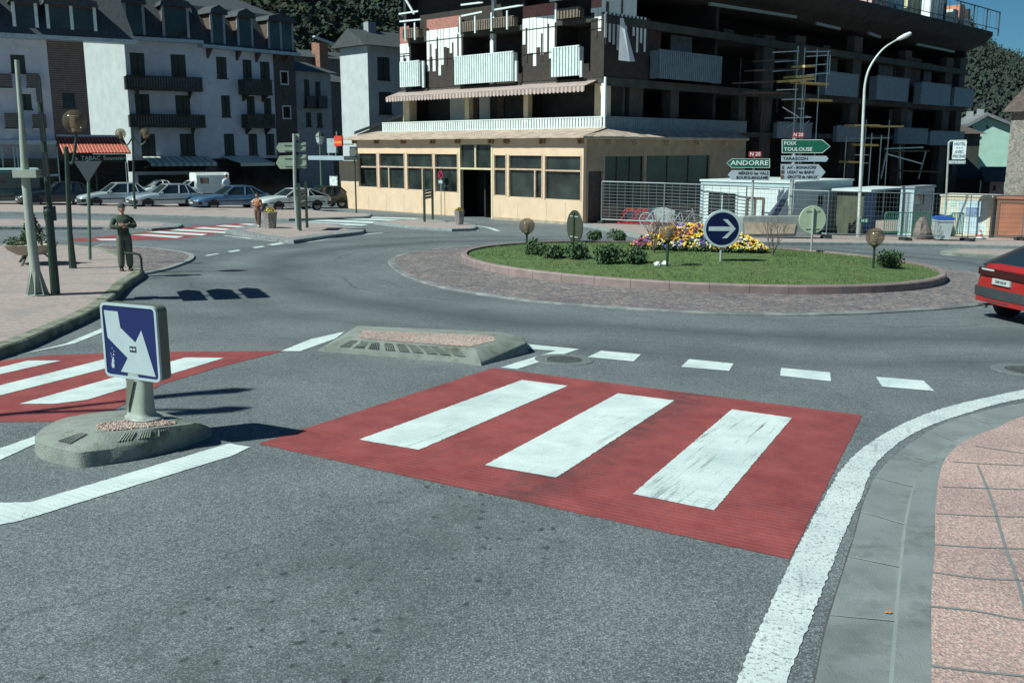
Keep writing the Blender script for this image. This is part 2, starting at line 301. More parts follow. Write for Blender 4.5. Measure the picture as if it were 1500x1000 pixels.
def smooth(pts,k=5,closed=False):
    out=[]; n=len(pts)
    rng=range(n if closed else n-1)
    for i in rng:
        g=lambda j: Vector(pts[j%n]) if closed else Vector(pts[max(0,min(n-1,j))])
        p0,p1,p2,p3=g(i-1),g(i),g(i+1),g(i+2)
        for q in range(k):
            t=q/k; out.append(0.5*((2*p1)+(p2-p0)*t+(2*p0-5*p1+4*p2-p3)*t*t+(3*p1-p0-3*p2+p3)*t**3))
    if not closed: out.append(Vector(pts[-1]))
    return out
def gp(pts,dz=0): return [G(x,y,dz) for x,y in pts]
def sheet(name,P,h,m,label=None,kind='structure'):
    me=bpy.data.meshes.new(name); me.from_pydata([(p[0],p[1],GZ(p[0],p[1])+h) for p in P],[],[tuple(range(len(P)))])
    bm=bmesh.new(); bm.from_mesh(me); bmesh.ops.triangulate(bm,faces=bm.faces); bmesh.ops.recalc_face_normals(bm,faces=bm.faces)
    if sum(f.normal.z for f in bm.faces)<0: bmesh.ops.reverse_faces(bm,faces=bm.faces)
    bm.to_mesh(me); bm.free(); me.materials.append(m)
    o=bpy.data.objects.new(name,me); sc.collection.objects.link(o); return struct(o,label,kind)
def rough(P,amp=0.0045,step=0.035):
    g=random.Random(int(P[0][0]*1000)); out=[]; n=len(P)
    for i in range(n):
        a,b=Vector(P[i]),Vector(P[(i+1)%n]); L=(b-a).length; k=min(110,max(1,int(L/step)))
        for q in range(k): p=a.lerp(b,q/k); out.append(Vector((p.x+g.uniform(-amp,amp),p.y+g.uniform(-amp,amp),0)))
    return out
def sheets(name,polys,h,m,label=None):
    mb=MB(); polys=[rough(P) if 'joint' not in name else P for P in polys]
    for P in polys: mb.add([(p[0],p[1],GZ(p[0],p[1])+h) for p in P],[tuple(range(len(P)))])
    o=mb.build(name,m)
    return struct(o,label)
def ribbon(name,A,B,h,m,hb=None,label=None):
    hb=h if hb is None else hb; n=len(A)
    vs=[(p[0],p[1],GZ(p[0],p[1])+h) for p in A]+[(p[0],p[1],GZ(p[0],p[1])+hb) for p in B]
    me=bpy.data.meshes.new(name); me.from_pydata(vs,[],[(i,i+1,n+i+1,n+i) for i in range(n-1)])
    bm=bmesh.new(); bm.from_mesh(me); bmesh.ops.recalc_face_normals(bm,faces=bm.faces)
    if sum(f.normal.z for f in bm.faces)<0: bmesh.ops.reverse_faces(bm,faces=bm.faces)
    bm.to_mesh(me); bm.free(); me.materials.append(m)
    o=bpy.data.objects.new(name,me); sc.collection.objects.link(o); return struct(o,label)
def resample(P,n):
    L=[0]
    for a,b in zip(P,P[1:]): L.append(L[-1]+(Vector(b)-Vector(a)).length)
    out=[];j=0
    for i in range(n):
        s=L[-1]*i/(n-1)
        while j<len(L)-2 and L[j+1]<s: j+=1
        t=(s-L[j])/max(1e-9,L[j+1]-L[j]); out.append(Vector(P[j]).lerp(Vector(P[j+1]),max(0,min(1,t))))
    return out
def slab(name,P,h,m,side=None,kerb=None,skip=()):
    """raised paving: top at h above the ground, kerb stones of width kerb round it"""
    P=[Vector((p[0],p[1],0)) for p in P]; n=len(P)
    area=sum(P[i].x*P[(i+1)%n].y-P[(i+1)%n].x*P[i].y for i in range(n))
    if area<0: P=P[::-1]
    k=kerb or 0.0001
    inn=[]
    for i in range(n):
        a=(P[i]-P[i-1]).normalized(); b=(P[(i+1)%n]-P[i]).normalized()
        na=Vector((-a.y,a.x,0)); nb=Vector((-b.y,b.x,0)); q=(na+nb)
        q=q.normalized()/max(0.5,q.normalized().dot(na)); inn.append(P[i]+q*k)
    top=sheet(name,inn if kerb else P,h-0.006 if kerb else h,m)
    kb=MB()
    Z=lambda p,h:(p.x,p.y,GZ(p.x,p.y)+h)
    bat=[P[i]+(inn[i]-P[i])*0.12 for i in range(n)]
    vs=[Z(p,-0.08) for p in P]+[Z(p,h-0.02) for p in P]+[Z(p,h) for p in bat]+[Z(p,h) for p in inn]+[Z(p,h-0.05) for p in inn]
    fs=[]
    for i in range(n):
        j=(i+1)%n
        for r in range(4 if kerb else 1): fs.append((r*n+i,r*n+j,(r+1)*n+j,(r+1)*n+i))
    if not kerb:
        fs=[(i,(i+1)%n,n+(i+1)%n,n+i) for i in range(n)]; vs=[Z(p,-0.08) for p in P]+[Z(p,h) for p in P]
    kb.add(vs,fs); o=kb.build('kerb',side or m); struct(o); return top
def text(s,size,m,name='lettering',parent=None,loc=(0,0,0),rot=(R(90),0,0),align='CENTER',sx=1.0,shear=0.0,depth=0.002,bold=0.0):
    c=bpy.data.curves.new(name,'FONT'); c.body=s; c.size=size; c.align_x=align; c.align_y='CENTER'; c.extrude=depth; c.shear=shear; c.offset=bold; c.resolution_u=2
    t=bpy.data.objects.new('tmp_text',c); sc.collection.objects.link(t); bpy.context.view_layer.update()
    me=bpy.data.meshes.new_from_object(t.evaluated_get(bpy.context.evaluated_depsgraph_get())); me.name=name
    bpy.data.objects.remove(t); bpy.data.curves.remove(c)
    me.transform(Matrix.Diagonal((sx,1,1,1))); me.materials.clear(); me.materials.append(m)
    o=bpy.data.objects.new(name,me); sc.collection.objects.link(o); o.parent=parent; o.location=loc; o.rotation_euler=rot; return o
def merge(name,objs,m,parent):
    """join several lettering meshes into one"""
    mb=MB()
    for o in objs:
        M=o.matrix_basis
        mb.add([M@v.co for v in o.data.vertices],[tuple(p.vertices) for p in o.data.polygons]); me=o.data; bpy.data.objects.remove(o); bpy.data.meshes.remove(me)
    me=bpy.data.meshes.new(name); me.from_pydata(mb.v,[],mb.f); me.materials.append(m)
    o=bpy.data.objects.new(name,me); sc.collection.objects.link(o); o.parent=parent; return o
def leafball(mb,c,r,n,s,rng,flat=1.0,mis=1):
    for _ in range(n):
        while True:
            p=Vector((rng.uniform(-1,1),rng.uniform(-1,1),rng.uniform(-0.7,1)))
            if 0.25<p.length<1: break
        p=Vector((p.x*r[0],p.y*r[1],p.z*r[2]))+Vector(c)
        a=Vector((rng.uniform(-1,1),rng.uniform(-1,1),rng.uniform(-1,1))).normalized(); b=a.orthogonal().normalized()
        k=s*rng.uniform(0.6,1.4); w_=a.cross(b)
        mb.add([p-b*k,p+a*k*0.55+w_*k*0.2,p+b*k,p-a*k*0.55-w_*k*.2],[(0,1,2,3)],rng.randrange(mis))
# ---------------- ground, paving and painted markings ----------------
M_asph=asphalt()
M_paint=paint('white_road_paint',(0.46,0.56,0.54),(0.70,0.78,0.75),0.75,0.506,groove=0.22)
M_scuff=paint('scuffed_white_road_paint',(0.46,0.56,0.54),(0.68,0.76,0.73),0.9,0.506,groove=0.25,scuff=True)
M_edge=paint('worn_white_edge_paint',(0.46,0.53,0.52),(0.66,0.72,0.70),0.85,0.3,groove=0.12,wth=0.535)
M_red=paint('red_road_coating',(0.19,0.034,0.034),(0.335,0.072,0.064),0.9,0.506,groove=0.22,wth=0.58,gcol=(0.36,0.20,0.19),band=(lambda p:p.x*math.cos(.506)-p.y*math.sin(.506))(G(880,655)))
M_conc=mat('pale_concrete',(0.225,0.25,0.22),0.85,6,0.22,0.5,60,wear=((0.13,0.15,0.11),3.0,0.52))
M_kerbgreen=mat('mossy_kerb_concrete',(0.20,0.215,0.165),0.9,5,0.35,0.5,40,wear=((0.07,0.085,0.04),1.6,0.5))
M_kerbgrey=mat('grey_kerb_concrete',(0.23,0.26,0.25),0.85,5,0.2,0.3,50)
M_gutter=mat('smooth_gutter_concrete',(0.195,0.218,0.215),0.8,2.2,0.2,0.35,90,wear=((0.125,0.14,0.138),1.4,0.50))
M_gutter2=mat('pale_gutter_concrete',(0.215,0.25,0.24),0.8,3,0.15,0.2,90)
M_pinkpave=aggregate('pink_washed_aggregate_paving',[(0.42,0.275,0.24),(0.52,0.385,0.34),(0.29,0.21,0.19),(0.45,0.305,0.265),(0.33,0.26,0.235)],70)
M_pinkfar=mat('pink_paving',(0.34,0.275,0.25),0.85,12,0.22,0.3,60,wear=((0.27,0.235,0.22),1.3,0.5))
M_joint=mat('paving_joint',(0.17,0.19,0.185),0.9)
M_cobble=aggregate('porphyry_setts',[(0.20,0.165,0.155),(0.27,0.225,0.205),(0.145,0.14,0.145),(0.23,0.205,0.195),(0.165,0.155,0.155)],9.0,jx=(0.45,0.45,0.45),bump=0.9)
M_granite=mat('pink_granite_kerb',(0.25,0.185,0.175),0.8,3,0.2,0.3,50,wear=((0.19,0.155,0.15),2.0,0.5))
M_gravel=aggregate('pale_gravel',[(0.60,0.44,0.37),(0.72,0.60,0.52),(0.46,0.33,0.28),(0.65,0.50,0.43)],60,jx=(0.45,0.45,0.45),bump=1.0)
# the asphalt square, large enough to reach the horizon
gr=[(-900,-60),(900,-60),(900,1500),(-900,1500)]
sheet('road',gr,0.0,M_asph)
sheet('red_crosswalk',rough(gp([(378,650),(722,539),(1263,608),(1157,819)])),0.004,M_red,'wide red coated crossing in the right lane, close to the camera')
tip=gp([(-260,620),(-260,540),(0,529),(64,521),(150,517.5),(243,515.5),(400,514),(417,514),(320,538),(237,563),(134,617)])
sheet('red_crosswalk',tip,0.004,M_red,'red coated crossing running behind the blue arrow bollard')
sheets('zebra_stripes',[gp(q) for q in ([(764.5,557),(831.5,565.6),(613.6,659.5),(526,644.5)],[(905.5,576.5),(987.8,587),(815,700),(710,682)])],0.008,M_paint,'two white bars on the red crossing near the middle')
sheets('zebra_stripe',[gp([(1071.9,600),(1160,612.5),(1046,748),(927,724)])],0.008,M_scuff,'white bar with dark tyre scuffs on the red crossing')
sheets('zebra_stripes',[gp([(-60,553),(41.6,528.6),(89.6,528.6),(-60,562)]),gp([(-60,580),(168,523),(222,523),(-60,595)]),gp([(29,592),(272,524),(328,524.8),(245,550),(128,586),(80,592)])],0.008,M_paint,'white bars on the red crossing behind the arrow bollard')
sheets('give_way_line',[gp(q) for q in ([(860.8,523.2),(880.3,514),(938.8,519.3),(928,529.7)],[(997.3,537.5),(1009.5,526.2),(1074.5,532.7),(1068,543.5)],[(1142.5,550.5),(1144.7,539.2),(1216.2,545.7),(1217,558.7)],[(1283.3,552.2),(1352.7,557.8),(1368.7,573),(1292,566.5)])],0.006,M_paint,'row of broad white dashes at the roundabout entry')
sheets('lane_line',[gp(q) for q in ([(412,514.5),(455,497),(505,486),(492,496),(440,514.6)],[(769,504),(848.5,511.6),(814,514),(772,511)],[(814,514),(848.5,511.6),(757,541),(733,538.5)],
   [(-90,687),(-90,674),(0,657),(58,637),(66,644),(0,674)],[(-90,782),(-60,738),(45,736),(30,763),(0,769)],[(45,736),(335,650),(367,655),(340,668),(30,763)],[(18,522),(95,504),(152,480),(165,478),(150,487),(110,503)])],0.006,M_paint,'white guide lines round the islands')
A=[(1040,1100),(1078,1000),(1112,921),(1150,841),(1194,753.6),(1238,681),(1282,643.6),(1326,619.4),(1370,601.8),(1414,589.5),(1458,579.8),(1500,571),(1600,556),(1800,535)]
B=[(1125,1100),(1152,1000),(1180.8,925),(1202.8,868),(1238,780),(1260,731.6),(1277.6,687.6),(1304,659),(1334.8,637),(1370,620.7),(1414,606),(1458,593),(1500,584),(1600,566),(1800,542)]
_g=random.Random(1); _j=lambda P:[p+Vector((_g.uniform(-.008,.008),_g.uniform(-.008,.008),0)) for p in P]
ribbon('edge_line',_j(resample(smooth(gp(A)),420)),_j(resample(smooth(gp(B)),420)),0.006,M_edge,label='thick worn white edge line curving beside the gutter')
C=[(1160,1120),(1194,1000),(1207,934),(1229,859),(1251,789),(1269,727),(1295,683),(1343.6,643.6),(1383,621.6),(1431.6,606),(1500,591),(1620,573),(1850,550)]
D=[(1290,1120),(1302,1000),(1317,824),(1326,758),(1339,709.6),(1361,683),(1392,654.6),(1431.6,634.8),(1467,621.6),(1510,609),(1560,600),(1660,588),(1880,567)]
E_=[(1358,1120),(1363,1000),(1363,885.6),(1367.8,824),(1370,744.8),(1378.8,692),(1396.4,665.6),(1422.8,648),(1458,634.8),(1487,620),(1530,610),(1600,600),(1690,592),(1910,573)]
Cs,Ds,Es=[resample(smooth(gp(q)),70) for q in (C,D,E_)]
ribbon('gutter',Cs,Ds,0.014,M_gutter,0.010,label='smooth grey concrete gutter along the right pavement')
Ds2=[p+(q-p)*0.10 for p,q in zip(Ds,Es)]
ribbon('gutter_lip',Ds,Ds2,0.010,M_gutter2,0.045)
ribbon('kerb',Ds2,Es,0.045,M_gutter,0.055,label='flush sloping kerb beside the right pavement')
jl=[]
for i in range(3,68,5):
    a,b=Cs[i],Ds[i]; dv=(Cs[i+1]-Cs[i]).normalized()*0.007; sh=(Cs[i+1]-Cs[i])*0.25*math.sin(i*1.7)
    jl.append([(a.x-dv.x,a.y-dv.y),(a.x+dv.x,a.y+dv.y),(b.x+dv.x+sh.x,b.y+dv.y+sh.y),(b.x-dv.x+sh.x,b.y-dv.y+sh.y)])
sheets('gutter_joint',jl,0.018,mat('gutter_joint_mortar',(0.26,0.29,0.28),.9,8,.3))
dirt=[p+(q-p)*random.Random(i).uniform(-0.05,-0.015) for i,(p,q) in enumerate(zip(Cs,Ds))]
ribbon('gutter_edge',dirt,Cs,0.004,mat('dirt_line',(0.06,0.065,0.06),0.95),0.012)
pv=Es+[Vector((40,12,0)),Vector((40,-3,0)),Vector((3.2,-3,0))]
sheet('pavement',pv,0.060,M_pinkpave,'pink aggregate pavement at the right edge')
def strip(P,w_): 
    out=[]
    L=[];Rr=[]
    for i,p in enumerate(P):
        d=(Vector(P[min(i+1,len(P)-1)])-Vector(P[max(0,i-1)])).normalized(); n_=Vector((-d.y,d.x,0))*w_/2
        L.append(Vector(p)+n_); Rr.append(Vector(p)-n_)
    return L,Rr
for q in ([(1432,682),(1452,731),(1472,800),(1490,850),(1520,960),(1560,1080)],[(1395,676),(1436,679),(1500,682),(1600,688)],[(1428,653),(1500,664),(1600,672)],[(1380,713),(1500,717),(1600,720)],[(1372,752),(1450,756),(1600,758)],[(1368,797),(1440,802),(1600,806)],[(1366,838),(1450,848),(1600,852)],[(1363,888),(1430,895),(1500,908),(1620,920)],[(1363,975),(1430,983),(1500,990),(1640,1000)]):
    a,b=strip(smooth(gp(q,0.06),3),0.022); ribbon('paving_joint',a,b,0.064,M_joint)
# left pavement with its high kerb and sett apron
kerbL=[(-400,590),(-140,545),(0,508),(40,495),(80,478),(120,461),(149,446),(171,428),(187,412),(205,401)]
Pl=smooth(gp(kerbL,0.15),4)+gp([(210,396),(196,384),(178,371),(150,362),(115,358),(0,357.5),(-300,357)],0.15)
P2=[Vector((p.x,p.y,0)) for p in Pl]+[Vector((-30,8,0))]
slab('pavement',P2,0.15,M_pinkfar,M_kerbgreen,0.22)
apron=smooth(gp([(205,404),(240,397.5),(267,389),(285,380),(277,372),(227,365),(150,359)]),4)+gp([(120,368),(180,400)])
slab('sett_apron',apron,0.05,M_cobble,M_kerbgrey,0.15)
# far islands
def isl(name,pts,h=0.14,m=None,kerb=0.25,side=None): return slab(name,gp(pts,h),h,m or M_pinkfar,side or M_kerbgrey,kerb)
M_setts=mat('grey_setts',(0.20,0.215,0.215),0.9,9,0.4,0.8,14)
isl('traffic_island',[(-400,333),(0,331.5),(150,332),(222,334),(262,331),(268,327.5),(230,324),(100,320),(-400,318)],0.12,M_pinkfar,0.7,M_setts)
isl('traffic_island',[(330,336),(370,345),(430,351),(480,344),(530,338.5),(536,335),(500,328),(440,325),(380,327)],0.14,M_pinkfar,0.6,M_setts)
isl('traffic_island',[(546,325),(600,331),(662,335),(694,334),(700,331),(690,327),(640,322.5),(600,320.5)],0.12)
isl('pavement',[(-500,308),(0,309.5),(200,313.5),(330,317),(423,320),(480,318.5),(540,316.5),(545,313),(480,309.5),(400,303),(250,297),(-500,290)],0.12)
sheet('pavement',gp([(-700,289),(0,290),(250,292),(440,296),(500,302),(470,285),(-700,280)]),0.05,mat('grey_pavement',(0.17,0.19,0.195),0.9,3,0.2))
sheet('red_crosswalk',gp([(105,349),(135,348),(200,341),(262,333.5),(300,331),(350,327.5),(400,326.5),(400,329),(345,338),(300,345),(262,349.5),(190,352.5),(110,354)]),0.004,M_red,'distant red crossing behind the man')
sheets('zebra_stripes',[gp(q) for q in ([(191,344),(215,343.3),(270,346.4),(258,349)],[(140,350),(174,350),(178,352.5),(148,352.5)],[(214,340.3),(234,338.8),(304,343),(296,345.3)],[(248,337.6),(262,335.6),(338,340),(328,341.8)],[(282,334.6),(298,332.8),(346,336),(338,338)],[(314,331.4),(330,329.8),(374,332.6),(366,334.4)],[(348,328.8),(362,327.6),(400,330),(392,331.6)])],0.008,M_paint,'white bars of the distant red crossing')
sheets('zebra_stripes',[gp(q) for q in ([(452,323.5),(476,321.8),(560,325),(545,327.5)],[(440,327),(452,325),(540,329),(530,331)],[(480,320.6),(500,319),(590,322),(575,323.6)],[(505,318.4),(525,317.2),(620,320),(606,321.2)])],0.008,M_paint,'white bars of the crossing by the yellow pavilion')
def line(q,w_=0.13,h=0.005): a,b=strip(smooth(gp(q),4),w_); return ribbon('lane_line',a,b,h,M_paint)
line([(-200,310.5),(0,311.5),(150,313.5),(300,317.5),(360,320)],0.3); line([(-200,333.5),(0,334),(150,335),(200,336)],0.25)
line([(328,345),(430,355.5),(500,347),(560,341)],0.14); line([(550,328),(600,333.5),(662,337.5),(700,337)],0.14); line([(698,331),(715,333.5),(730,338.5)],0.22)
line([(1380,373.5),(1440,376),(1500,378)],0.14)
for q in ([(333,368.5),(349,366),(353,367.2),(338,369.6)],[(369,362.4),(384,360.4),(389,361.6),(374,363.6)],[(392,358.4),(410,355.6),(418,356.8),(400,359.6)],[(300,374.2),(318,371.4),(322,372),(304,375)]):
    sheets('give_way_dash',[gp(q)],0.006,M_paint)
# far pavement along the works on the right
isl('pavement',[(720,312),(865,330),(960,350),(985,355),(1100,354),(1250,355),(1390,357),(1500,360),(1800,366),(1800,335),(1400,318),(1100,300),(880,296)],0.13,M_pinkfar,0.3)
isl('traffic_island',[(1378,367),(1400,370.5),(1500,374.5),(1700,380),(1700,368),(1500,364.5),(1400,363)],0.12,M_pinkfar,0.35,M_conc)
# round covers
for px,py,r in ((826,527,0.33),(1508,543,0.4)):
    c=G(px,py); mb=MB(); 
    mb.lathe([(r*0.80,0.0),(r*0.80,0.008),(r*1.25,0.008),(r*1.27,0.0)],(0,0,0),28); mb.lathe([(0.0,0.007),(r*0.77,0.007)],(0,0,0),28)
    o=mb.build('manhole_cover',mat('cover_concrete',(0.135,0.15,0.15),0.85,20,0.3),loc=(c.x,c.y,c.z+0.002)); struct(o,'round iron cover set in the asphalt')
    o.rotation_euler=(GB,-GA,0)

# ---------------- the roundabout ----------------
outer=[(577,395),(600,408),(640,421),(700,432),(780,443),(850,449),(950,456),(1050,461),(1150,463),(1250,461),(1350,456),(1430,449),(1480,440)]
og=[G(*q) for q in outer]; ic=Vector((5.35,28.5,0)); ir=6.85
cl=Vector((4.9,27.9,0))
aL=math.atan2(og[0].y-cl.y,og[0].x-cl.x); rL=(Vector((og[0].x,og[0].y,0))-cl).length
aR=math.atan2(og[-1].y-cl.y,og[-1].x-cl.x); rR=(Vector((og[-1].x,og[-1].y,0))-cl).length
back=[]
a0=aR; a1=aL if aL>0 else aL+2*math.pi
for i in range(1,12):
    t=i/12; a=a0+(a1-a0)*t; r=rR+(rL-rR)*t; back.append(cl+Vector((math.cos(a),math.sin(a),0))*r)
ap=smooth([Vector((p.x,p.y,0)) for p in og]+back,5,True)
slab('sett_apron',ap,0.04,M_cobble,mat('worn_apron_kerb',(0.20,0.21,0.20),.85,2.5,.35,.3,50,wear=((0.13,0.14,0.14),1.5,.45)),0.20)
mb=MB(); n=96
prof=[(ir,0.0),(ir,0.20),(ir-0.03,0.235),(ir-0.17,0.235),(ir-0.17,0.1)]
for i in range(n//2):
    # separate kerb stones with narrow joints
    a=2*math.pi*i/(n//2)+0.0007; b=2*math.pi*(i+1)/(n//2)-0.0007; vs=[]
    for q in (a,(a+b)/2,b):
        for r,z in prof: x,y=ic.x+r*math.cos(q),ic.y+r*math.sin(q); vs.append((x,y,GZ(x,y)+z))
    k=len(prof); fs=[(s*k+j,s*k+j+1,(s+1)*k+j+1,(s+1)*k+j) for s in range(2) for j in range(k-1)]+[tuple(range(k)),tuple(range(2*k,3*k))]
    mb.add(vs,fs)
struct(mb.build('kerb',M_granite),'ring of pink granite kerb stones round the central island')
def mound(r): return 0.17+0.30*math.cos(min(1,r/ir)*math.pi/2)**1.2
mb=MB(); rings=22; vs=[];fs=[]
for i in range(rings+1):
    r=(ir-0.16)*i/rings
    for k in range(72):
        a=2*math.pi*k/72; x,y=ic.x+r*math.cos(a),ic.y+r*math.sin(a); vs.append((x,y,GZ(x,y)+mound(r)+0.02*noise.noise(Vector((x,y,0)))))
for i in range(rings):
    for k in range(72): fs.append((i*72+k,i*72+(k+1)%72,(i+1)*72+(k+1)%72,(i+1)*72+k))
mb.add(vs,fs)
M_grass=mat('lawn',(0.078,0.128,0.036),0.95,5,0.4,0.6,90,wear=((0.12,0.125,0.045),1.1,0.55))
struct(mb.build('lawn',M_grass,smooth=True),'low grassy mound of the roundabout')
rng=random.Random(4); mb=MB()
for _ in range(26000):
    r=(ir-0.2)*math.sqrt(rng.random()); a=rng.uniform(0,6.283); x,y=ic.x+r*math.cos(a),ic.y+r*math.sin(a); z=GZ(x,y)+mound(r)-0.005
    u_=noise.noise(Vector((x*.9,y*.9,2))); h=rng.uniform(0.02,0.06)*(1+.7*u_); t=rng.uniform(0,3.14)
    if u_<-.25 and rng.random()<.6: continue
    dx,dy=math.cos(t)*0.009,math.sin(t)*0.009; lx,ly=rng.uniform(-.03,.03),rng.uniform(-.03,.03)
    mb.add([(x-dx,y-dy,z),(x+dx,y+dy,z),(x+lx,y+ly,z+h)],[(0,1,2)],rng.randrange(3))
o=mb.build('grass',[mat('grass_a',(0.092,0.160,0.038),0.9),mat('grass_b',(0.125,0.165,0.055),0.9),mat('grass_c',(0.055,0.10,0.028),0.9)])
tag(o,'short green grass covering the roundabout mound','grass',kind='stuff')
def onm(px,py):                  # a point on the mound seen at this pixel
    p=G(px,py,0.3)
    for _ in range(6):
        r=(Vector((p.x,p.y,0))-ic).length; p=G(px,py,mound(r))
    return p

# ---------------- concrete islands near the camera ----------------
def island(label,B_,T_,lip,top,recess,gf=.86,K_=1):
    n0=len(B_); B_=[(v.x,v.y) for v in smooth([(a,b,0) for a,b in B_],K_,True)]; T_=[(v.x,v.y) for v in smooth([(a,b,0) for a,b in T_],K_,True)]
    lip=[lip[i]+(lip[(i+1)%n0]-lip[i])*q/K_ for i in range(n0) for q in range(K_)]
    base=gp(B_); c=sum(base,Vector())/len(base); tops=gp(T_,top); n=len(base)
    t=thing('concrete_island',label,'traffic island',(c.x,c.y,GZ(c.x,c.y)))
    o0=Vector(t.location)
    mid=[G(*q) for q in B_]; 
    cc=sum(tops,Vector())/n
    lipv=[Vector((p.x+(cc.x-p.x)*0.02,p.y+(cc.y-p.y)*0.02,p.z+l)) for p,l in zip(mid,lip)]
    lip2=[a.lerp(b,0.12)+Vector((0,0,0.006)) for a,b in zip(lipv,tops)]
    bs=[Vector((p.x,p.y,p.z-0.05)) for p in base]
    vs=[v-o0 for L in (bs,lipv,lip2,tops) for v in L]; mb=MB()
    fs=[(r*n+i,r*n+(i+1)%n,(r+1)*n+(i+1)%n,(r+1)*n+i) for r in range(3) for i in range(n)]+[tuple(range(3*n,4*n))]
    mb.add(vs,fs); mb.build('body',M_conc,t,smooth=True)
    g=MB(); ct=[cc+(p-cc)*gf-o0+Vector((0,0,0.006)) for p in tops]; g.add(ct,[tuple(range(n))])
    rr=random.Random(7)
    for _ in range(520):
        i=rr.randrange(n); a,b=ct[i],ct[(i+1)%n]; u,v=rr.random(),rr.random()
        if u+v>1: u,v=1-u,1-v
        p=(cc-o0)+(a-(cc-o0))*u+(b-(cc-o0))*v; s=rr.uniform(0.008,0.02)
        ax=[Vector((rr.uniform(-1,1),rr.uniform(-1,1),rr.uniform(-1,1))).normalized()*s for _ in range(1)][0]; b1=ax.orthogonal().normalized()*s; b2=ax.cross(b1).normalized()*s*0.8
        g.add([p+ax,p-ax,p+b1,p-b1,p+b2,p-b2],[(0,2,4),(2,1,4),(1,3,4),(3,0,4),(2,0,5),(1,2,5),(3,1,5),(0,3,5)])
    g.build('gravel',M_gravel,t)
    # recesses with ribbed reflectors on the slopes: (edge index, from, to, low, high)
    for i,u0,u1,v0,v1 in recess:
        i=i*K_; a,b=lip2[i]-o0,lip2[(i+K_)%n]-o0; c_,d_=tops[i]-o0,tops[(i+K_)%n]-o0
        P=lambda u,v:(a.lerp(b,u)).lerp(c_.lerp(d_,u),v)
        nn=(P(1,0)-P(0,0)).cross(P(0,1)-P(0,0)).normalized(); nn=nn if nn.z>0 else -nn; lift_=max(0,((lip2[i+K_//2]-o0).lerp(tops[i+K_//2]-o0,.5)-P(.5,.5)).dot(nn))
        m_=MB(); q=[P(u0,v0),P(u1,v0),P(u1,v1),P(u0,v1)]
        m_.add([v+nn*(0.005+lift_) for v in q],[(0,1,2,3)]); f=m_.build('reflector_recess',mat('recess_dark',(0.075,0.08,0.078),0.8,30,0.3),t)
        r_=MB()
        for k in range(5):
            u=u0+(u1-u0)*(k+0.5)/5; r_.bar(P(u,v0+0.02)+nn*(0.009+lift_),P(u,v1-(v1-v0)*0.12)+nn*(0.009+lift_),0.012,0.008)
        r_.build('rib',M_conc,f)
    return t
i1=island('low concrete island carrying the blue arrow bollard, with dark side recesses',
 [(53,655),(61,672),(106,684),(135,684),(225,668),(309,640),(290,630),(215,612),(100,627)],
 [(122,626),(126,630),(140,633),(165,633),(225,627),(282,620),(275,615),(212,611),(138,619)],[0.13,0.14,0.14,0.14,0.13,0.07,0.06,0.1,0.12],0.235,
 [(1,0.25,0.75,0.1,0.8),(3,0.35,0.62,0.12,0.8),(3,0.72,0.96,0.12,0.8),(4,0.05,0.3,0.12,0.8),(4,0.42,0.68,0.12,0.8)],.72,4)
i2=island('long concrete island with pale gravel top between the two white lines',
 [(463,514),(560,522),(673,531),(706,536),(775,517),(767,506),(733,491),(523,479)],
 [(506,495),(560,500),(640,506),(696,510),(742,499),(737,494),(729,490),(515,482)],[0.02,0.035,0.035,0.03,0.15,0.14,0.06,0.03],0.21,
 [(0,u,u+0.19,0.2,0.88) for u in (0.22,0.48,0.74)]+[(1,u,u+0.15,0.2,0.88) for u in (0.03,0.24,0.44,0.64,0.83)]+[(2,u,u+0.45,0.2,0.85) for u in (0.05,)])

# ---------------- blue arrow bollard ----------------
M_bollard=mat('grey_green_plastic',(0.30,0.345,0.29),0.55,8,0.1,wear=((0.2,0.23,0.19),5,0.6))
M_blue=mat('sign_blue',(0.006,0.016,0.09),0.35,3,0.12,spec=0.5)
M_signwhite=mat('sign_white',(0.38,0.46,0.48),0.4,5,0.08,wear=((0.45,0.5,0.5),9,0.62))
M_grey=mat('grey_metal',(0.33,0.36,0.34),0.5,6,0.15,metal=0.3)
p=G(207,613,0.24); t=thing('arrow_bollard','square blue keep-right sign with a white arrow on a stubby plastic post','road sign',p,R(-25))
def rrect(w_,h_,r,k=6,cz=0):
    out=[]
    for cx,cy,a0 in ((w_/2-r,h_/2-r,0),(-w_/2+r,h_/2-r,90),(-w_/2+r,-h_/2+r,180),(w_/2-r,-h_/2+r,270)):
        for i in range(k+1): a=R(a0+90*i/k); out.append((cx+r*math.cos(a),cz+cy+r*math.sin(a)))
    return out
W_,H_=0.67,0.685; cz=HT((p.x,p.y),195,500)-0.235
mb=MB(); mb.prism(rrect(W_,H_,0.05,cz=cz),-0.05,0.075); case=mb.build('sign_case',mat('olive_case',(0.10,0.12,0.09),0.5,6,0.1),t)
mb=MB(); fr=rrect(W_+0.012,H_+0.012,0.055,cz=cz); fi=rrect(W_-0.035,H_-0.035,0.035,cz=cz); nn=len(fr)
vs=[(a,-0.066,b) for a,b in fr]+[(a,-0.066,b) for a,b in fi]+[(a,-0.04,b) for a,b in fr]+[(a,-0.056,b) for a,b in fi]
fs=[(i,(i+1)%nn,nn+(i+1)%nn,nn+i) for i in range(nn)]+[(i,(i+1)%nn,2*nn+(i+1)%nn,2*nn+i) for i in range(nn)]+[(nn+i,nn+(i+1)%nn,3*nn+(i+1)%nn,3*nn+i) for i in range(nn)]
mb.add(vs,fs); mb.build('frame',M_signwhite,t)
mb=MB(); mb.prism(fi,-0.058,-0.052); face=mb.build('sign_face',M_blue,t)
ar=[(.03,.077),(.30,.08),(.33,.31),(.60,.50),(.73,.315),(.943,.96),(.273,.945),(.427,.735),(.06,.465)]
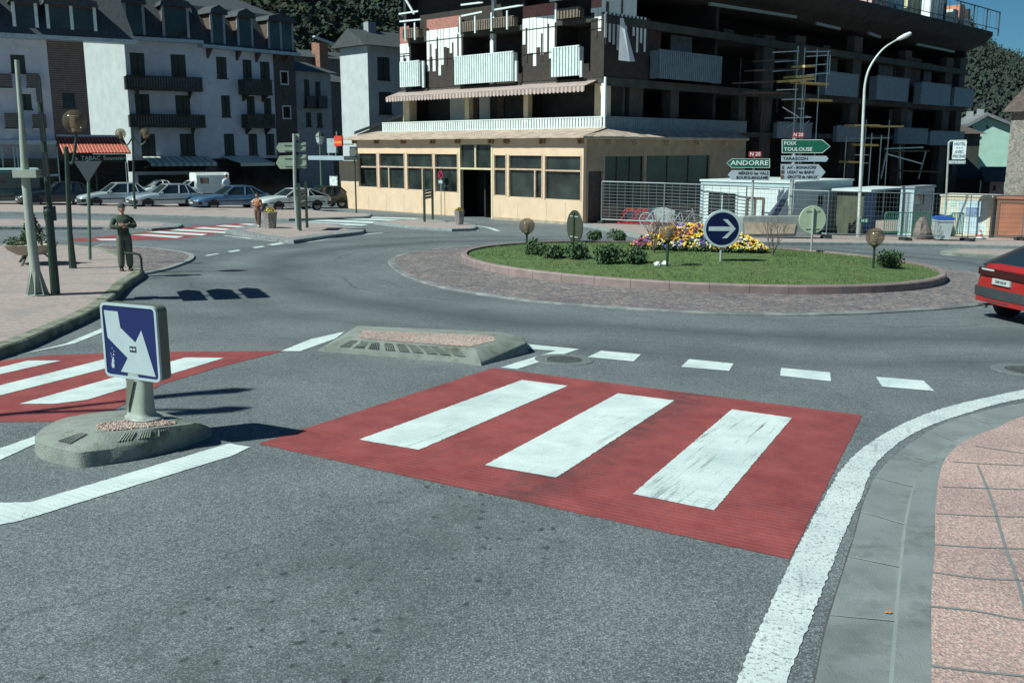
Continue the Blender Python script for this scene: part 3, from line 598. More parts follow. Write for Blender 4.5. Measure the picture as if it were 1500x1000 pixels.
w2,h2=W_-0.035,H_-0.035
tr=lambda u,v:((u-0.5)*w2,cz+(0.5-v)*h2)
mb=MB(); mb.prism([tr(*q) for q in ar],-0.0615,-0.0585); mb.build('white_arrow',M_signwhite,face)
mb=MB(); u,v=tr(.545,.60); mb.box(u-.04,u+.04,-.0645,-.062,v-.027,v+.027); st=mb.build('sticker',mat('sticker_black',(0.03,0.03,0.035),0.6),face)
mb=MB(); mb.box(u-.032,u-.004,-.0665,-.0648,v-.008,v+.010); mb.box(u+.003,u+.032,-.0665,-.0648,v-.008,v+.010); mb.build('sticker_mark',M_signwhite,face)
mb=MB(); rr=random.Random(3)
for u,v,s in ((.13,.80,.020),(.12,.86,.022),(.14,.76,.009),(.15,.71,.007),(.11,.74,.006),(.16,.66,.006),(.10,.70,.005),(.13,.62,.005)):
    a,b=tr(u,v); mb.prism([(a+s*rr.uniform(.6,1.1)*math.cos(k),b+1.5*s*rr.uniform(.6,1.1)*math.sin(k)) for k in [i*math.pi/4 for i in range(8)]],-.060,-.0588)
mb.build('paint_chips',M_signwhite,face)
zb=cz-H_/2; mb=MB(); ns_=20; rows=[(0,0.150,0.125),(0.03,0.150,0.125),(0.05,0.125,0.11),(0.08,0.118,0.10),(zb*0.55,0.125,0.085),(zb+0.06,0.135,0.07)]
vs=[];fs=[]
for z,a,b in rows:
    for k in range(ns_):
        q=2*math.pi*k/ns_; cx,cy=math.cos(q),math.sin(q); e=0.7
        vs.append((a*math.copysign(abs(cx)**e,cx),b*math.copysign(abs(cy)**e,cy)+0.01,z))
for i in range(len(rows)-1):
    for k in range(ns_): fs.append((i*ns_+k,i*ns_+(k+1)%ns_,(i+1)*ns_+(k+1)%ns_,(i+1)*ns_+k))
fs.append(tuple(len(vs)-ns_+k for k in range(ns_))); mb.add(vs,fs)
post=mb.build('post',M_bollard,t,smooth=True)
mb=MB(); mb.add([(-.085,-.098,0.10),(-.05,-.108,0.10),(.035,-.083,zb),(-.055,-.083,zb)],[(0,1,2,3)]); mb.build('slot',mat('slot_dark',(0.12,0.13,0.10),0.8),post)
mb=MB(); mb.lathe([(0.17,0),(0.175,0.015),(0.15,0.03)],(0.02,0.02,0.0),20,sy=0.85); mb.build('base_plate',M_grey,t)
# ---------------- facades ----------------
class Fac:
    """a vertical plane: origin O on the ground, unit direction d to the right seen from outside; local y runs inwards"""
    def __init__(s,O,d,z0=None):
        s.O=Vector((O[0],O[1])); s.d=Vector((d[0],d[1])).normalized(); s.z0=GZ(*s.O) if z0 is None else z0; s.rz=math.atan2(s.d.y,s.d.x)
    def tz(s,px,py):
        r=ray(px,py); det=s.d.x*(-r.y)+r.x*s.d.y      # O + t d = k r
        t=(-s.O.x*(-r.y)-r.x*s.O.y)/det
        k=(s.O.x+t*s.d.x)/r.x if abs(r.x)>abs(r.y)*0.2 else (s.O.y+t*s.d.y)/r.y
        return t,2.6+r.z*k-s.z0
    def t(s,px,py=220): return s.tz(px,py)[0]
    def z(s,px,py): return s.tz(px,py)[1]
    def rect(s,x0,x1,yt,yb):
        m=(x0+x1)/2; return s.t(x0),s.t(x1),s.z(m,yb),s.z(m,yt)
    def loc(s): return (s.O.x,s.O.y,s.z0)
    def world(s,t,y=0): n=Vector((-s.d.y,s.d.x)); p=s.O+s.d*t+n*y; return p
def holed(mb,x0,x1,z0,z1,holes,y0,y1,mi=0):
    xs=sorted({x0,x1,*[v for h in holes for v in h[:2] if x0<v<x1]}); zs=sorted({z0,z1,*[v for h in holes for v in h[2:4] if z0<v<z1]})
    ins=lambda x,z:any(h[0]<x<h[1] and h[2]<z<h[3] for h in holes)
    nx,nz=len(xs)-1,len(zs)-1
    S=[[not ins((xs[i]+xs[i+1])/2,(zs[j]+zs[j+1])/2) for j in range(nz)] for i in range(nx)]
    ok=lambda i,j:0<=i<nx and 0<=j<nz and S[i][j]
    for i in range(nx):
        for j in range(nz):
            if not S[i][j]: continue
            a,b,c,d=xs[i],xs[i+1],zs[j],zs[j+1]
            mb.add([(a,y0,c),(b,y0,c),(b,y0,d),(a,y0,d)],[(0,1,2,3)],mi); mb.add([(a,y1,c),(b,y1,c),(b,y1,d),(a,y1,d)],[(3,2,1,0)],mi)
            if not ok(i-1,j): mb.add([(a,y0,c),(a,y1,c),(a,y1,d),(a,y0,d)],[(3,2,1,0)],mi)
            if not ok(i+1,j): mb.add([(b,y0,c),(b,y1,c),(b,y1,d),(b,y0,d)],[(0,1,2,3)],mi)
            if not ok(i,j-1): mb.add([(a,y0,c),(b,y0,c),(b,y1,c),(a,y1,c)],[(3,2,1,0)],mi)
            if not ok(i,j+1): mb.add([(a,y0,d),(b,y0,d),(b,y1,d),(a,y1,d)],[(0,1,2,3)],mi)
dL=Vector((-1450,1420)).normalized(); dR=Vector((1400,1420)).normalized()
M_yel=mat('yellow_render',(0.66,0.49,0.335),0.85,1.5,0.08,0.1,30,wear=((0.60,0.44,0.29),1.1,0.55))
M_stud=mat('raw_timber_stud',(0.50,0.36,0.26),0.8,5,0.2)
M_cream=mat('cream_trim',(0.62,0.54,0.36),0.7,4,0.1)
M_glass=mat('dark_glass',(0.022,0.032,0.029),0.10,0.7,0.8,spec=0.5)
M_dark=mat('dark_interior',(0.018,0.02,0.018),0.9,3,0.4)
M_white=mat('white_render',(0.70,0.74,0.70),0.8,2,0.08,wear=((0.5,0.54,0.5),1.2,0.62))
M_wmetal=mat('white_painted_metal',(0.62,0.70,0.68),0.5,4,0.1,wear=((0.38,0.44,0.42),5,0.62))
M_brownwall=mat('brown_painted_wall',(0.036,0.029,0.024),0.85,3,0.25)
M_brownwood=mat('brown_timber',(0.11,0.075,0.055),0.8,6,0.3)
M_brick=None
def brick():
    m=bpy.data.materials.new('red_brick'); m.use_nodes=True; ns,ls,b=nodes(m); tc=ns.new('ShaderNodeTexCoord')
    mp=ns.new('ShaderNodeMapping'); mp.inputs['Rotation'].default_value=(R(90),0,0); ls.new(tc.outputs['Object'],mp.inputs['Vector'])
    t=ns.new('ShaderNodeTexBrick'); t.inputs['Scale'].default_value=3.2; t.inputs['Color1'].default_value=(0.30,0.10,0.08,1); t.inputs['Color2'].default_value=(0.42,0.16,0.12,1); t.inputs['Mortar'].default_value=(0.32,0.25,0.22,1)
    ls.new(mp.outputs[0],t.inputs['Vector']); ls.new(t.outputs['Color'],b.inputs['Base Color']); b.inputs['Roughness'].default_value=0.9; return m
M_brick=brick()
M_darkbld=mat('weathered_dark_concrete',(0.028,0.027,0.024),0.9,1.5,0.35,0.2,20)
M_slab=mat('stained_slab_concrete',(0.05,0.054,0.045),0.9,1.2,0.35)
M_bluepanel=mat('pale_balcony_panel',(0.17,0.23,0.26),0.7,3,0.15,wear=((0.13,0.17,0.18),2,0.6))
M_rooftile=mat('flaking_tan_roofing',(0.42,0.33,0.26),0.95,2.2,0.3,0.6,18,wear=((0.24,0.20,0.17),2.5,0.6))
M_roofdark=mat('dark_slate',(0.055,0.065,0.065),0.7,5,0.3,0.4,30)

# ---- yellow pavilion ----
E3=G(855,331); Ept=Vector((E3.x,E3.y))
tmp=Fac(Ept,-dL); tl=tmp.t(496); OL=Ept-dL*tl
FL=Fac(OL,-dL); 
T=thing('pavilion','single storey yellow pavilion with timber framed windows along its sunny side','building',FL.loc(),FL.rz)
xL=FL.t(522); xE=FL.t(855); zE=FL.z(853,199)
wins=[('a',524.6,551,225,243.5,245.5,273.6,None),('b',555.4,591.4,225,243.5,245.5,275.6,568.6),('c',596.4,633,225.5,244.5,246.5,278,618),('d',637,669.4,226,245,247,281,None),
 ('e',724.4,740.6,227.6,246.6,249,286,None),('f',746,793.6,228,247,249.3,289,783.6),('g',799,851,229,249,251.4,292.4,None)]
holes=[];wr=[]
for k,x0,x1,yt,ya,yb_,yb,mu in wins:
    a,b,z0,z1=FL.rect(x0,x1,yt,yb); za,zb2=FL.z((x0+x1)/2,ya),FL.z((x0+x1)/2,yb_); holes.append((a,b,z0,z1)); wr.append((a,b,z0,z1,za,zb2,FL.t(mu) if mu else None))
da,db,dz0,dz1=FL.rect(674,719.4,212,311); holes.append((da,db,dz0-0.4,dz1))
zl=FL.z(508,236)
mb=MB(); holed(mb,xL,xE,-1.6,zE,holes,0,0.22); mb.box(0,xL-0.004,0.0,0.22,-1.2,zl); mb.box(0,0.22,0.23,7,-1.2,zl)
mb.build('wall',M_yel,T)
for a,b,z0,z1,za,zb2,mu in wr:
    m_=MB(); m_.box(a+.003,b-.003,0.12,0.14,z0+.003,z1-.003); wn=m_.build('window',M_glass,T)
    f=MB(); f.box(a,b,-0.012,0.09,zb2,za) ; s=0.07
    f.box(a-s,a,-0.02,-0.004,z0-.03,z1+.06); f.box(b,b+s,-0.02,-0.004,z0-.03,z1+.06)
    if mu: f.box(mu-.05,mu+.05,-0.008,0.09,z0,zb2-.003)
    f.build('frame',M_stud,wn)
m_=MB(); zt1,zt2=FL.z(697,246),FL.z(697,248.6); m_.box(da,db,0.12,0.14,zt2+.01,dz1-.003); tr_=m_.build('door_transom',M_glass,T)
f=MB(); f.box(da,db,-.01,.1,zt2,zt1); mm=FL.t(696); f.box(mm-.05,mm+.05,-.008,.1,zt1+.003,dz1); f.box(da-.1,da,-.02,-.004,dz0-.4,dz1+.1); f.box(db,db+.12,-.022,-.004,dz0-.4,dz1+.1); f.build('door_frame',M_cream,T)
m_=MB(); m_.box(da-.5,db+1,1.8,1.9,-1,zt2); m_.box(da+.9,da+1.0,1.0,1.8,-1,zt2-.3); m_.build('doorway_back_wall',M_dark,T)
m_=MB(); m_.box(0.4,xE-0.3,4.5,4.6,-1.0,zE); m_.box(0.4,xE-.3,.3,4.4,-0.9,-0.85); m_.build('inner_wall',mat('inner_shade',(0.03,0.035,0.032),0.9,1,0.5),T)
mb=MB()
for px in (520.5,552.5,592,635,671.5,720.5,743,795.5,852):
    c=FL.t(px,206); za,zb3=FL.z(px,210.5),FL.z(px,203.5)
    for o_ in (-0.16,0.07): mb.box(c+o_,c+o_+.09,-0.16,-.003,za,zb3)
mb.build('rafter_end',mat('rafter_wood',(0.30,0.17,0.08),0.8,5,0.3),T)
# roof of the pavilion, sheets of roofing sloping up to the terrace
eL=2.5; eR=0.75
Cpt=Ept+dR*eL+dL*eR
FR=Fac(Ept,dR)
xR=FR.t(1092); zr=FL.z(855,196)
zt=2.6+(218-187.5)/F*(Cpt.y/0.98)-FL.z0
loc=lambda wx,wy:((Vector((wx,wy))-FL.O).dot(FL.d),(Vector((wx,wy))-FL.O).dot(Vector((-FL.d.y,FL.d.x))))
c0=loc(*Cpt); e0=(xE,0)
mb=MB(); rr=random.Random(2); nseg=40
for i in range(nseg):
    a=xL-1.3+(xE+0.35-xL+1.3)*i/nseg; b=xL-1.3+(xE+0.35-xL+1.3)*(i+1)/nseg; 
    ja,jb=rr.uniform(-.015,.015),rr.uniform(-.015,.015); y1a=c0[1]+.3 
    xa1=min(a,c0[0]); xb1=min(b,c0[0])
    mb.add([(a,-0.45,zE-.02+ja),(b,-0.45,zE-.02+ja*.5),(xb1,y1a,zt+jb*.3),(xa1,y1a,zt+ja*.3),(a,-0.45,zE-.1+ja),(b,-0.45,zE-.1+ja*.5)],[(0,1,2,3),(0,4,5,1)])
yend=xR*1.0
for i in range(24):
    a=-0.45+(yend+0.45)*i/24; b=-0.45+(yend+0.45)*(i+1)/24; j=rr.uniform(-.015,.015)
    mb.add([(xE+0.35,a,zE+j-.02),(xE+.35,b,zE+j-.02),(c0[0]-.2,max(b,c0[1]),zt),(c0[0]-.2,max(a,c0[1]),zt),(xE+.35,a,zE+j-.12),(xE+.35,b,zE+j-.12)],[(0,1,2,3),(0,4,5,1)])
mb.build('roof',M_rooftile,T)
mb=MB(); mb.box(xL-1.3,xE+.32,-0.42,0,zE-.10,zE-.05); mb.box(xE,xE+.3,0,yend,zE-.16,zE-.11); mb.build('soffit',M_cream,T)
# shaded side wall
Z=lambda px,py:FR.z(px,py)+FR.z0-FL.z0
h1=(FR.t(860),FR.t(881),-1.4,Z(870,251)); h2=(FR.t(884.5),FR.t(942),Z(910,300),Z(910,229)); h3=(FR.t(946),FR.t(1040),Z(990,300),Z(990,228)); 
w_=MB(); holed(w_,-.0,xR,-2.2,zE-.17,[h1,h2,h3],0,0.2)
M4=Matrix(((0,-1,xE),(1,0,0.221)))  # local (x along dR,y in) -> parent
w_.v=[(xE-v[1],0.221+v[0],v[2]) for v in w_.v]; w_.build('side_wall',mat('olive_boarding',(0.36,0.29,0.19),.85,2,.15),T)  # the yellow wall's shade is put into this darker side colour
for h in (h2,h3):
    g=MB(); g.box(xE-.14,xE-.12,.221+h[0],.221+h[1],h[2],h[3]); wn=g.build('window',M_glass,T)
    f=MB()
    for k in range(1,3): yy=.221+h[0]+(h[1]-h[0])*k/3; f.box(xE-.11,xE-.08,yy-.03,yy+.03,h[2],h[3])
    f.build('frame',M_brownwood,wn)
g=MB(); g.box(xE-.16,xE-.1,.221+h1[0],.221+h1[1],-1.4,h1[3]); dr=g.build('side_door',mat('dark_brown_door',(0.05,0.04,0.03),0.6,5,0.3),T)
g=MB(); g.box(xE-.09,xE-.05,.221+h1[0]+.15,.221+h1[0]+.25,-.35,-.2); g.build('handle',M_grey,dr)
mb=MB()
for px in (888,926,973,1018,1058):
    c=FR.t(px)+.221; mb.box(xE+.003,xE+.28,c-.07,c+.07,zE-.42,zE-.2)
mb.build('beam_end',M_stud,T)
mj=MB()
for px in (540,566,592,618,645,732,758,800,828): q=FL.t(px,300); mj.box(q,q+.018,-.006,-.003,-1.0,FL.z(px,296 if px>730 else 284))
mj.build('panel_joint',M_stud,T)
mj=MB(); mj.box(xL,da-.1,-.012,-.003,-1.6,FL.z(600,311)); mj.box(db+.13,xE,-.012,-.003,-1.6,FL.z(800,323)); mj.build('splash_stain',mat('splash_brown',(0.36,0.30,0.22),.9,3,.3),T)
# steps, canopy, left end board
g=MB(); g.box(xE+.05,xE+1.0,h1[0]+.3,h1[1]+.6,-1.5,-1.02); g.build('doorstep',M_conc,T)
canopy_z=FL.z(497,232)
g=MB(); g.box(-1.7,2.2,-1.2,0-.005,canopy_z-.1,canopy_z+.16); g.build('canopy',mat('pale_blue_canopy',(0.30,0.38,0.42),0.5,3,0.1),T)
g=MB(); a,b,z0,z1=FL.rect(486,497,257,291); g.box(a,b,-.25,-.2,z0,z1); g.build('notice_board',mat('spotted_poster',(0.55,0.62,0.6),0.6,14,0.6),T)
p=FL.world(FL.t(497),-.6); z=FL.z(497,222)+FL.z0
tt=thing('shop_sign','small grey metal sign box above the pale canopy','sign',(p.x,p.y,canopy_z+.2+FL.z0),FL.rz)
g=MB(); g.box(-.4,.55,-.06,.06,.15,1.05); g.build('panel',mat('brushed_metal',(0.45,0.52,0.55),0.4,8,0.2,metal=.4),tt)
g=MB(); g.bar((-.3,0,-.06),(-.3,0,.15),.05); g.bar((.45,0,-.06),(.45,0,.15),.05); g.build('bracket',M_grey,tt)
p=FL.world(FL.t(511),-.8)
tt=thing('shop_sign','small red and orange sign box at the left corner of the yellow pavilion','sign',(p.x,p.y,FL.z(511,214)+FL.z0),FL.rz)
g=MB(); g.box(-.35,.45,-.06,.06,0,.62); g.build('panel',mat('red_sign',(0.55,0.05,0.03),0.5,6,0.2),tt)
g=MB(); g.box(-.35,.45,-.066,-.061,.14,.3); g.build('stripe',mat('orange_stripe',(0.7,0.22,0.05),0.5),tt)
g=MB(); g.bar((.4,.0,.1),(.4,.9,.1),.05); g.bar((-.15,0,.62),(-.15,0,.9),.05); g.build('bracket',M_grey,tt)

# ---- big unfinished building behind ----
LEN=None
tmp=Fac(Cpt,-dL); tB=tmp.t(590); OM=Cpt-dL*tB
ML=Fac(OM,-dL,z0=FL.z0)
B=thing('apartment_building','large half-finished building with white icicle patterned walls and a long shadowed side','building',ML.loc(),ML.rz)
xC=ML.t(884); DEP=11.0
mrR=Fac(Cpt,dR,z0=FL.z0); xF=mrR.t(1413)
zT=ML.z(880,187.5); z2=ML.z(880,113.5); z2b=ML.z(880,119); z3=ML.z(853,25.5); z4=z3+(z3-z2)*1.0; zTop=mrR.z(1400,42)
IR=lambda o_:[ (xC-v[1],v[0],v[2]) for v in o_]     # side facade coordinates into the building's
def sbuild(mb,name,m,parent=B): mb.v=IR(mb.v); return mb.build(name,m,parent)
s=MB()
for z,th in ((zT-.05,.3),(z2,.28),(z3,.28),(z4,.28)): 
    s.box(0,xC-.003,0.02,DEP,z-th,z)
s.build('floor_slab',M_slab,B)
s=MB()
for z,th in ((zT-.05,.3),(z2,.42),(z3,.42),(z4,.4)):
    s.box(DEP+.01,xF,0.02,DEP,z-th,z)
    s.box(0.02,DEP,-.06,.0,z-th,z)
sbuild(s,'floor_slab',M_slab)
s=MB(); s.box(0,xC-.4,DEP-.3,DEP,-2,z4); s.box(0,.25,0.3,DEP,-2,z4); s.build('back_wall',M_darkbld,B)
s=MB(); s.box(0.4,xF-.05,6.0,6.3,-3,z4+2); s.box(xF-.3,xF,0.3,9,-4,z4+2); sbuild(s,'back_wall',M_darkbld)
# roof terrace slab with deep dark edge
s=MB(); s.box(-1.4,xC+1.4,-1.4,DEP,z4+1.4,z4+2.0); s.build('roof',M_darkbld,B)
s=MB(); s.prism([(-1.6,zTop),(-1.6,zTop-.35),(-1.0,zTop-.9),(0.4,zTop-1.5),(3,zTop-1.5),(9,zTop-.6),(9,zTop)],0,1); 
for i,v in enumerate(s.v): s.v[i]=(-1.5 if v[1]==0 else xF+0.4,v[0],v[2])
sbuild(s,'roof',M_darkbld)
# first floor recess
yw=1.9
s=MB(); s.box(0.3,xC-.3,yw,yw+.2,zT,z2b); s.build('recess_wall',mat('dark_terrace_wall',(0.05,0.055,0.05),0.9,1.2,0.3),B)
for x0,x1 in ((622,644),(664,679)):
    a,b,_,_=ML.rect(x0,x1,142,176); s=MB(); s.box(a+.35,b+.35,yw-.05,yw-.01,zT,z2-.5); s.build('white_panel',M_white,B)
for x0,x1 in ((645,650),(653,663),(691,700),(752,757)):
    a,b,_,_=ML.rect(x0,x1,142,176); s=MB(); s.box(a+.35,b+.35,yw-.09,yw-.055,zT,z2-.45); s.build('shutter',M_brownwood,B)
for x0,x1 in ((589,598),(678.5,684.5),(764,770.5),(867,880)):
    a,b,_,_=ML.rect(x0,x1,142,176); s=MB(); s.box(a,b,.15,.15+max(.3,(b-a)),zT-.02,z2-.29); s.build('column',M_cream,B)
# terrace rail
def rail(name,a,b,z0,z1,y,side=False,m=None,step=.16,gap=.055,post=True,parent=B):
    s=MB(); n_=max(2,int((b-a)/step))
    for i in range(n_): x=a+(b-a)*i/n_; s.box(x,x+(b-a)/n_-gap,y,y+.03,z0,z1-.06)
    s.box(a,b,y-.02,y+.05,z1-.055,z1); s.box(a,b,y+.032,y+.06,z0,z0+.06)
    return sbuild(s,name,m or M_wmetal,parent) if side else s.build(name,m or M_wmetal,parent)
rail('terrace_rail',ML.t(563),xC,zT,ML.z(880,170.5),-.12,step=.2,gap=.06)
s=MB(); a=ML.t(563); s.box(a,xC,-.07,-.05,zT,zT+.4); s.build('rail_backing',mat('rail_back',(0.16,0.2,0.19),0.9,4,0.3),B)
rail('terrace_rail',0.1,mrR.t(1093),mrR.z(1000,193),mrR.z(1000,174.5),-.12,True,M_bluepanel,.2,.03)
# awning
az1,az0=ML.z(700,127.5),ML.z(700,138); a,b=ML.t(585),ML.t(873); s=MB(); 
s.add([(a,0.1,az1),(b,0.1,az1),(b,-1.0,az0+.05),(a,-1.0,az0+.05),(a,0.1,az1-.03),(b,.1,az1-.03),(b,-1.0,az0+.02),(a,-1.0,az0+.02)],[(0,1,2,3),(7,6,5,4),(0,3,7,4),(1,5,6,2)])
n_=int((b-a)/.28)
for i in range(n_):
    x=a+(b-a)*i/n_; x2=a+(b-a)*(i+1)/n_; m_=(x+x2)/2; s.add([(x,-1.01,az0+.04),(x2,-1.01,az0+.04),(x2,-1.01,az0-.2),(m_,-1.01,az0-.27),(x,-1.01,az0-.2)],[(0,1,2,3,4)])
s.build('awning',striped('striped_awning_cloth',(0.46,0.40,0.36),(0.28,0.19,0.17),3.57,'X'),B)
s=MB(); s.box(a,b,-.02,.18,az1+.02,z2-.29); s.build('awning_box',M_brownwood,B)
# second floor: patterned wall pieces
rr=random.Random(11)
zw0=z2; 
def icicle(x0,x1,ytop,ybrick,yc):
    a,b=ML.t(x0),ML.t(x1); m_=(x0+x1)/2; ztop=ML.z(m_,ytop); zb_=ML.z(m_,ybrick); zc=ML.z(m_,yc)
    s=MB(); s.box(a,b,.0,.25,z2+.02,ztop); w=s.build('patterned_wall',M_brownwall,B)
    s=MB(); s.box(a,b,-.004,-.002+.0,ztop-.0,zb_) if False else s.box(a+.01,b-.01,-.01,-.001,zb_,ztop+.25); s.build('brick_band',M_brick,w)
    s=MB(); n_=max(3,int((b-a)/.24))
    for i in range(n_):
        xa=a+(b-a)*i/n_; xb=a+(b-a)*(i+1)/n_-(0 if rr.random()<.5 else .035)
        bot=zc+(z2-zc)*rr.uniform(-.35,.62)
        s.box(xa,xb,-.022,-.003,max(z2+.25,bot),zb_-.003)
    s.build('white_icicle_pattern',M_white,w)
    s=MB(); k=max(1,int((b-a)/.62))
    for i in range(k):
        xa=a+(b-a)*(i+.25+rr.random()*.5)/k; zz=zb_-rr.uniform(.2,1.1); s.box(xa,xa+.13,-.034,-.023,zc-.5,zz)
    s.build('dark_stripe',M_brownwall,w)
    s=MB(); s.box(a,b,-.042,-.036,zb_-.62,zb_-.58); s.box(a,b,-.042,-.036,zc-.1,zc-.06); s.build('wire',M_dark,w)
icicle(589.5,603,45,64,80); icicle(628,678,32,42,84); icicle(765.5,812,14,25,76); icicle(863,884,4,12,40)
for x0,x1,yt in ((603,628,58),(678,765,46),(812,863,28)):
    s=MB(); a,b=ML.t(x0),ML.t(x1); s.box(a,b,1.7,1.8,z2,z3-.3); s.box(a,a+.1,0,1.7,z2,z3-.3); s.build('recess_wall',M_brownwall,B)
def balcony(x0,x1,ytm,ybm,side=False,m=None,y=-.35,name='balcony',cor=True):
    f=mrR if side else ML; a,b,z0,z1=f.rect(x0,x1,ytm,ybm); s=MB(); n_=max(3,int((b-a)/.19))
    if cor:
        for i in range(n_): x=a+(b-a)*i/n_; w_=(b-a)/n_; s.box(x,x+w_*.62,y-.07,y+.03,z0,z1-.05); s.box(x+w_*.62,x+w_,y,y+.03,z0,z1-.05)
    else: s.box(a,b,y,y+.06,z0,z1-.05)
    s.box(a-.02,b+.02,y-.05,y+.06,z1-.045,z1); s.box(a,a+.05,y+.061,0,z0,z1-.06); s.box(b-.05,b,y+.061,0,z0,z1-.06)
    return (sbuild(s,name,m or M_wmetal) if side else s.build(name,m or M_wmetal,B)),(a,b,z0,z1)
for x0,x1,yt,yb in ((595.5,623,90,127.5),(674.5,758,79.5,122),(814,853,69,112.5)): balcony(x0,x1,yt,yb)
for px in (624.5,760.5,855.5): 
    s=MB(); a=ML.t(px,100); s.box(a,a+.14,-.35,-.22,z2+.05,ML.z(px,90)); s.build('rail_post',M_wmetal,B)
s=MB(); a=ML.t(716,65); s.box(a,a+.25,.1,.35,z2,z3-.28); a=ML.t(718,10); s.box(a,a+.2,.1,.3,z3,z4-.28); s.build('column',M_white,B)
M_slat=mat('brown_slats',(0.16,0.13,0.10),0.8,6,0.25)
for x0,x1,yt,yb,ps in ((600,622,42,56.5,(600.5,614.5)),(680,759,29,44,(681,703,727,750)),(822,853,13,28,(821,))):
    o,(a,b,z0,z1)=balcony(x0,x1,yt,yb,m=M_slat)
    s=MB()
    for px in ps: q=ML.t(px,30); s.box(q,q+.1,-.46,-.39,z0-.15,z1+.3)
    s.build('baluster',M_wmetal,o)
for p0,p1 in (((594,22),(622,18)),((595,33),(626,30)),((686,25),(716,19)),((734,16),(776,9)),((685,9),(717,5)),((815,3),(841,-1)),((602,-2),(616,22))):
    t0,q0=ML.tz(*p0); t1,q1=ML.tz(*p1); s=MB(); s.bar((t0,-.5,q0),(t1,-.5,q1),.09); s.build('loose_board',M_wmetal,B)
s=MB(); s.box(0,xC,1.2,1.4,z3,z4-.3); s.build('upper_wall',M_brownwall,B)
s=MB(); s.box(xC-.2,xC+.02,-.02,.18,zT,z2-.3); s.box(xC+.03,xC+.13,-.1,0.0,zT,z2); s.build('corner_post',M_white,B)
# shadowed side
for x0,x1,y0_,y1_ in ((928,948,129,172),(988,1000,135,175),(1088,1098,140,250),(1120,1136,60,250),(1165,1180,60,250),(1250,1262,60,260),(1325,1334,80,260),(1385,1395,90,260),(1405,1413,90,260)):
    a,b,z0,z1=mrR.rect(x0,x1,y0_,y1_); s=MB(); s.box(a,b,.25,.25+min(.6,b-a),z0-.6 if y1_<200 else -3,z1+.4); sbuild(s,'column',mat('grey_brown_column',(0.065,0.06,0.05),0.9,2,0.25))
for x0,x1,yt,yb,c,m_ in ((951,1042,78,119,True,M_bluepanel),(1195,1243,106.5,141,False,M_bluepanel),(1270.5,1317,112.5,147.5,False,M_bluepanel),(1336,1379,121.5,154,False,M_bluepanel),(1385,1413,128.5,156.5,False,M_bluepanel)):
    balcony(x0,x1,yt,yb,True,m_,-.6,cor=c)
for x0,x1,yt,yb in ((1134,1185,179,203),(1222,1258,184,208),(1312,1356,187.5,211),(1360,1410,192,213)): balcony(x0,x1,yt,yb,True,M_bluepanel,-.3,cor=False)
# dim walls, doors and brown patches in the recesses
rr=random.Random(5)
for k,(x0,x1,yt,yb) in enumerate(((899,931,3,20),(935,944,30,75),(955,985,30,80),(1000,1030,50,82),(1012,1040,95,100),(1075,1090,40,56),(1120,1132,48,60),(1152,1166,65,76),(1218,1228,64,76),(1300,1320,82,118),(1322,1334,83,120),(1340,1360,82,125),(1365,1376,90,125),(1222,1240,80,106),(1320,1342,160,188),(1345,1353,160,187))):
    a,b,z0,z1=mrR.rect(x0,x1,yt,yb); s=MB(); s.box(a,b,.9,1.0,z0,z1); sbuild(s,'recess_panel',mat('recess_panel_%s'%'abc'[k%3],[(0.12,0.14,0.15),(0.09,0.085,0.06),(0.12,0.075,0.07)][k%3],0.9,2,0.3))
a,b,z0,z1=mrR.rect(884.5,930,0,20); s=MB(); s.box(a,b,.0,.2,z0,z1+2); 
w=sbuild(s,'side_wall',M_white)
s=MB(); s.box(a,b+1.2,.01,.2,z2,z0-.01); sbuild(s,'side_wall',M_brownwall)
s=MB()
for i in range(11):
    x=a+(b-a+1.0)*i/11; s.box(x,x+.17,-.02,-.003,z0-rr.uniform(.2,1.9),z0+.02)
s2=sbuild(s,'white_icicle_pattern',M_white,w)
s=MB(); x0,zz=mrR.tz(901,28); x1,zz1=mrR.tz(905,90); s.add([(x0-.1,-.5,zz),(x0+.12,-.55,zz),(x1+.75,-.65,zz1),(x1-.45,-.5,zz1),(x1+.1,-.8,zz1-.05),(x0,-.62,zz)],[(0,1,2,4,3),(0,5,4,3),(5,1,2,4)]); sbuild(s,'hanging_sheet',mat('white_cloth',(0.6,0.64,0.66),0.9,5,0.1))
for (x0,y0_),(x1,y1_) in (((1022,8),(1150,27)),((1180,36),(1215,44)),((1258,50),(1275,56)),((1330,66),(1385,77))):
    t0,q0=mrR.tz(x0,y0_); t1,q1=mrR.tz(x1,y1_); s=MB(); s.bar((t0,-.9,q0),(t1,-.9,q1),.16); sbuild(s,'gutter_pipe',mat('grey_green_pipe',(0.20,0.24,0.21),0.6))
# things on the roof terrace
def onroof(px,py,off=-1.2):
    r=ray(px,py); f=Fac(mrR.world(0,off),dR,z0=0); t=f.t(px); p=f.world(t); return Vector((p.x,p.y,zTop+ML.z0))
def roofrail(x0,x1,lab,n_):
    p0,p1=onroof(x0,20),onroof(x1,40); L=(p1-p0).length; d=p1-p0
    t=thing('roof_railing',lab,'railing',p0,math.atan2(d.y,d.x)); s=MB(); s.bar((0,0,1.75),(L,0,1.75),.07); s.bar((0,0,.35),(L,0,.35),.05); s.build('top_rail',M_darkm,t)
    for i in range(n_+1): s=MB(); x=L*i/n_; s.bar((x,0,-.2),(x,0,1.8),.09); s.build('post',M_darkm,t)
    s=MB()
    for i in range(n_*2): x=L*(i+.5)/n_/2; s.bar((x,0,.4),(x,0,1.7),.025)
    s.build('bar',M_darkm,t)
M_darkm=mat('dark_metal',(0.03,0.04,0.042),0.5,6,0.2)
roofrail(1368,1446,'dark metal railing at the right end of the roof edge against the sky',4); roofrail(1256,1366,'dark metal railing in front of the white boxes on the roof edge',6)
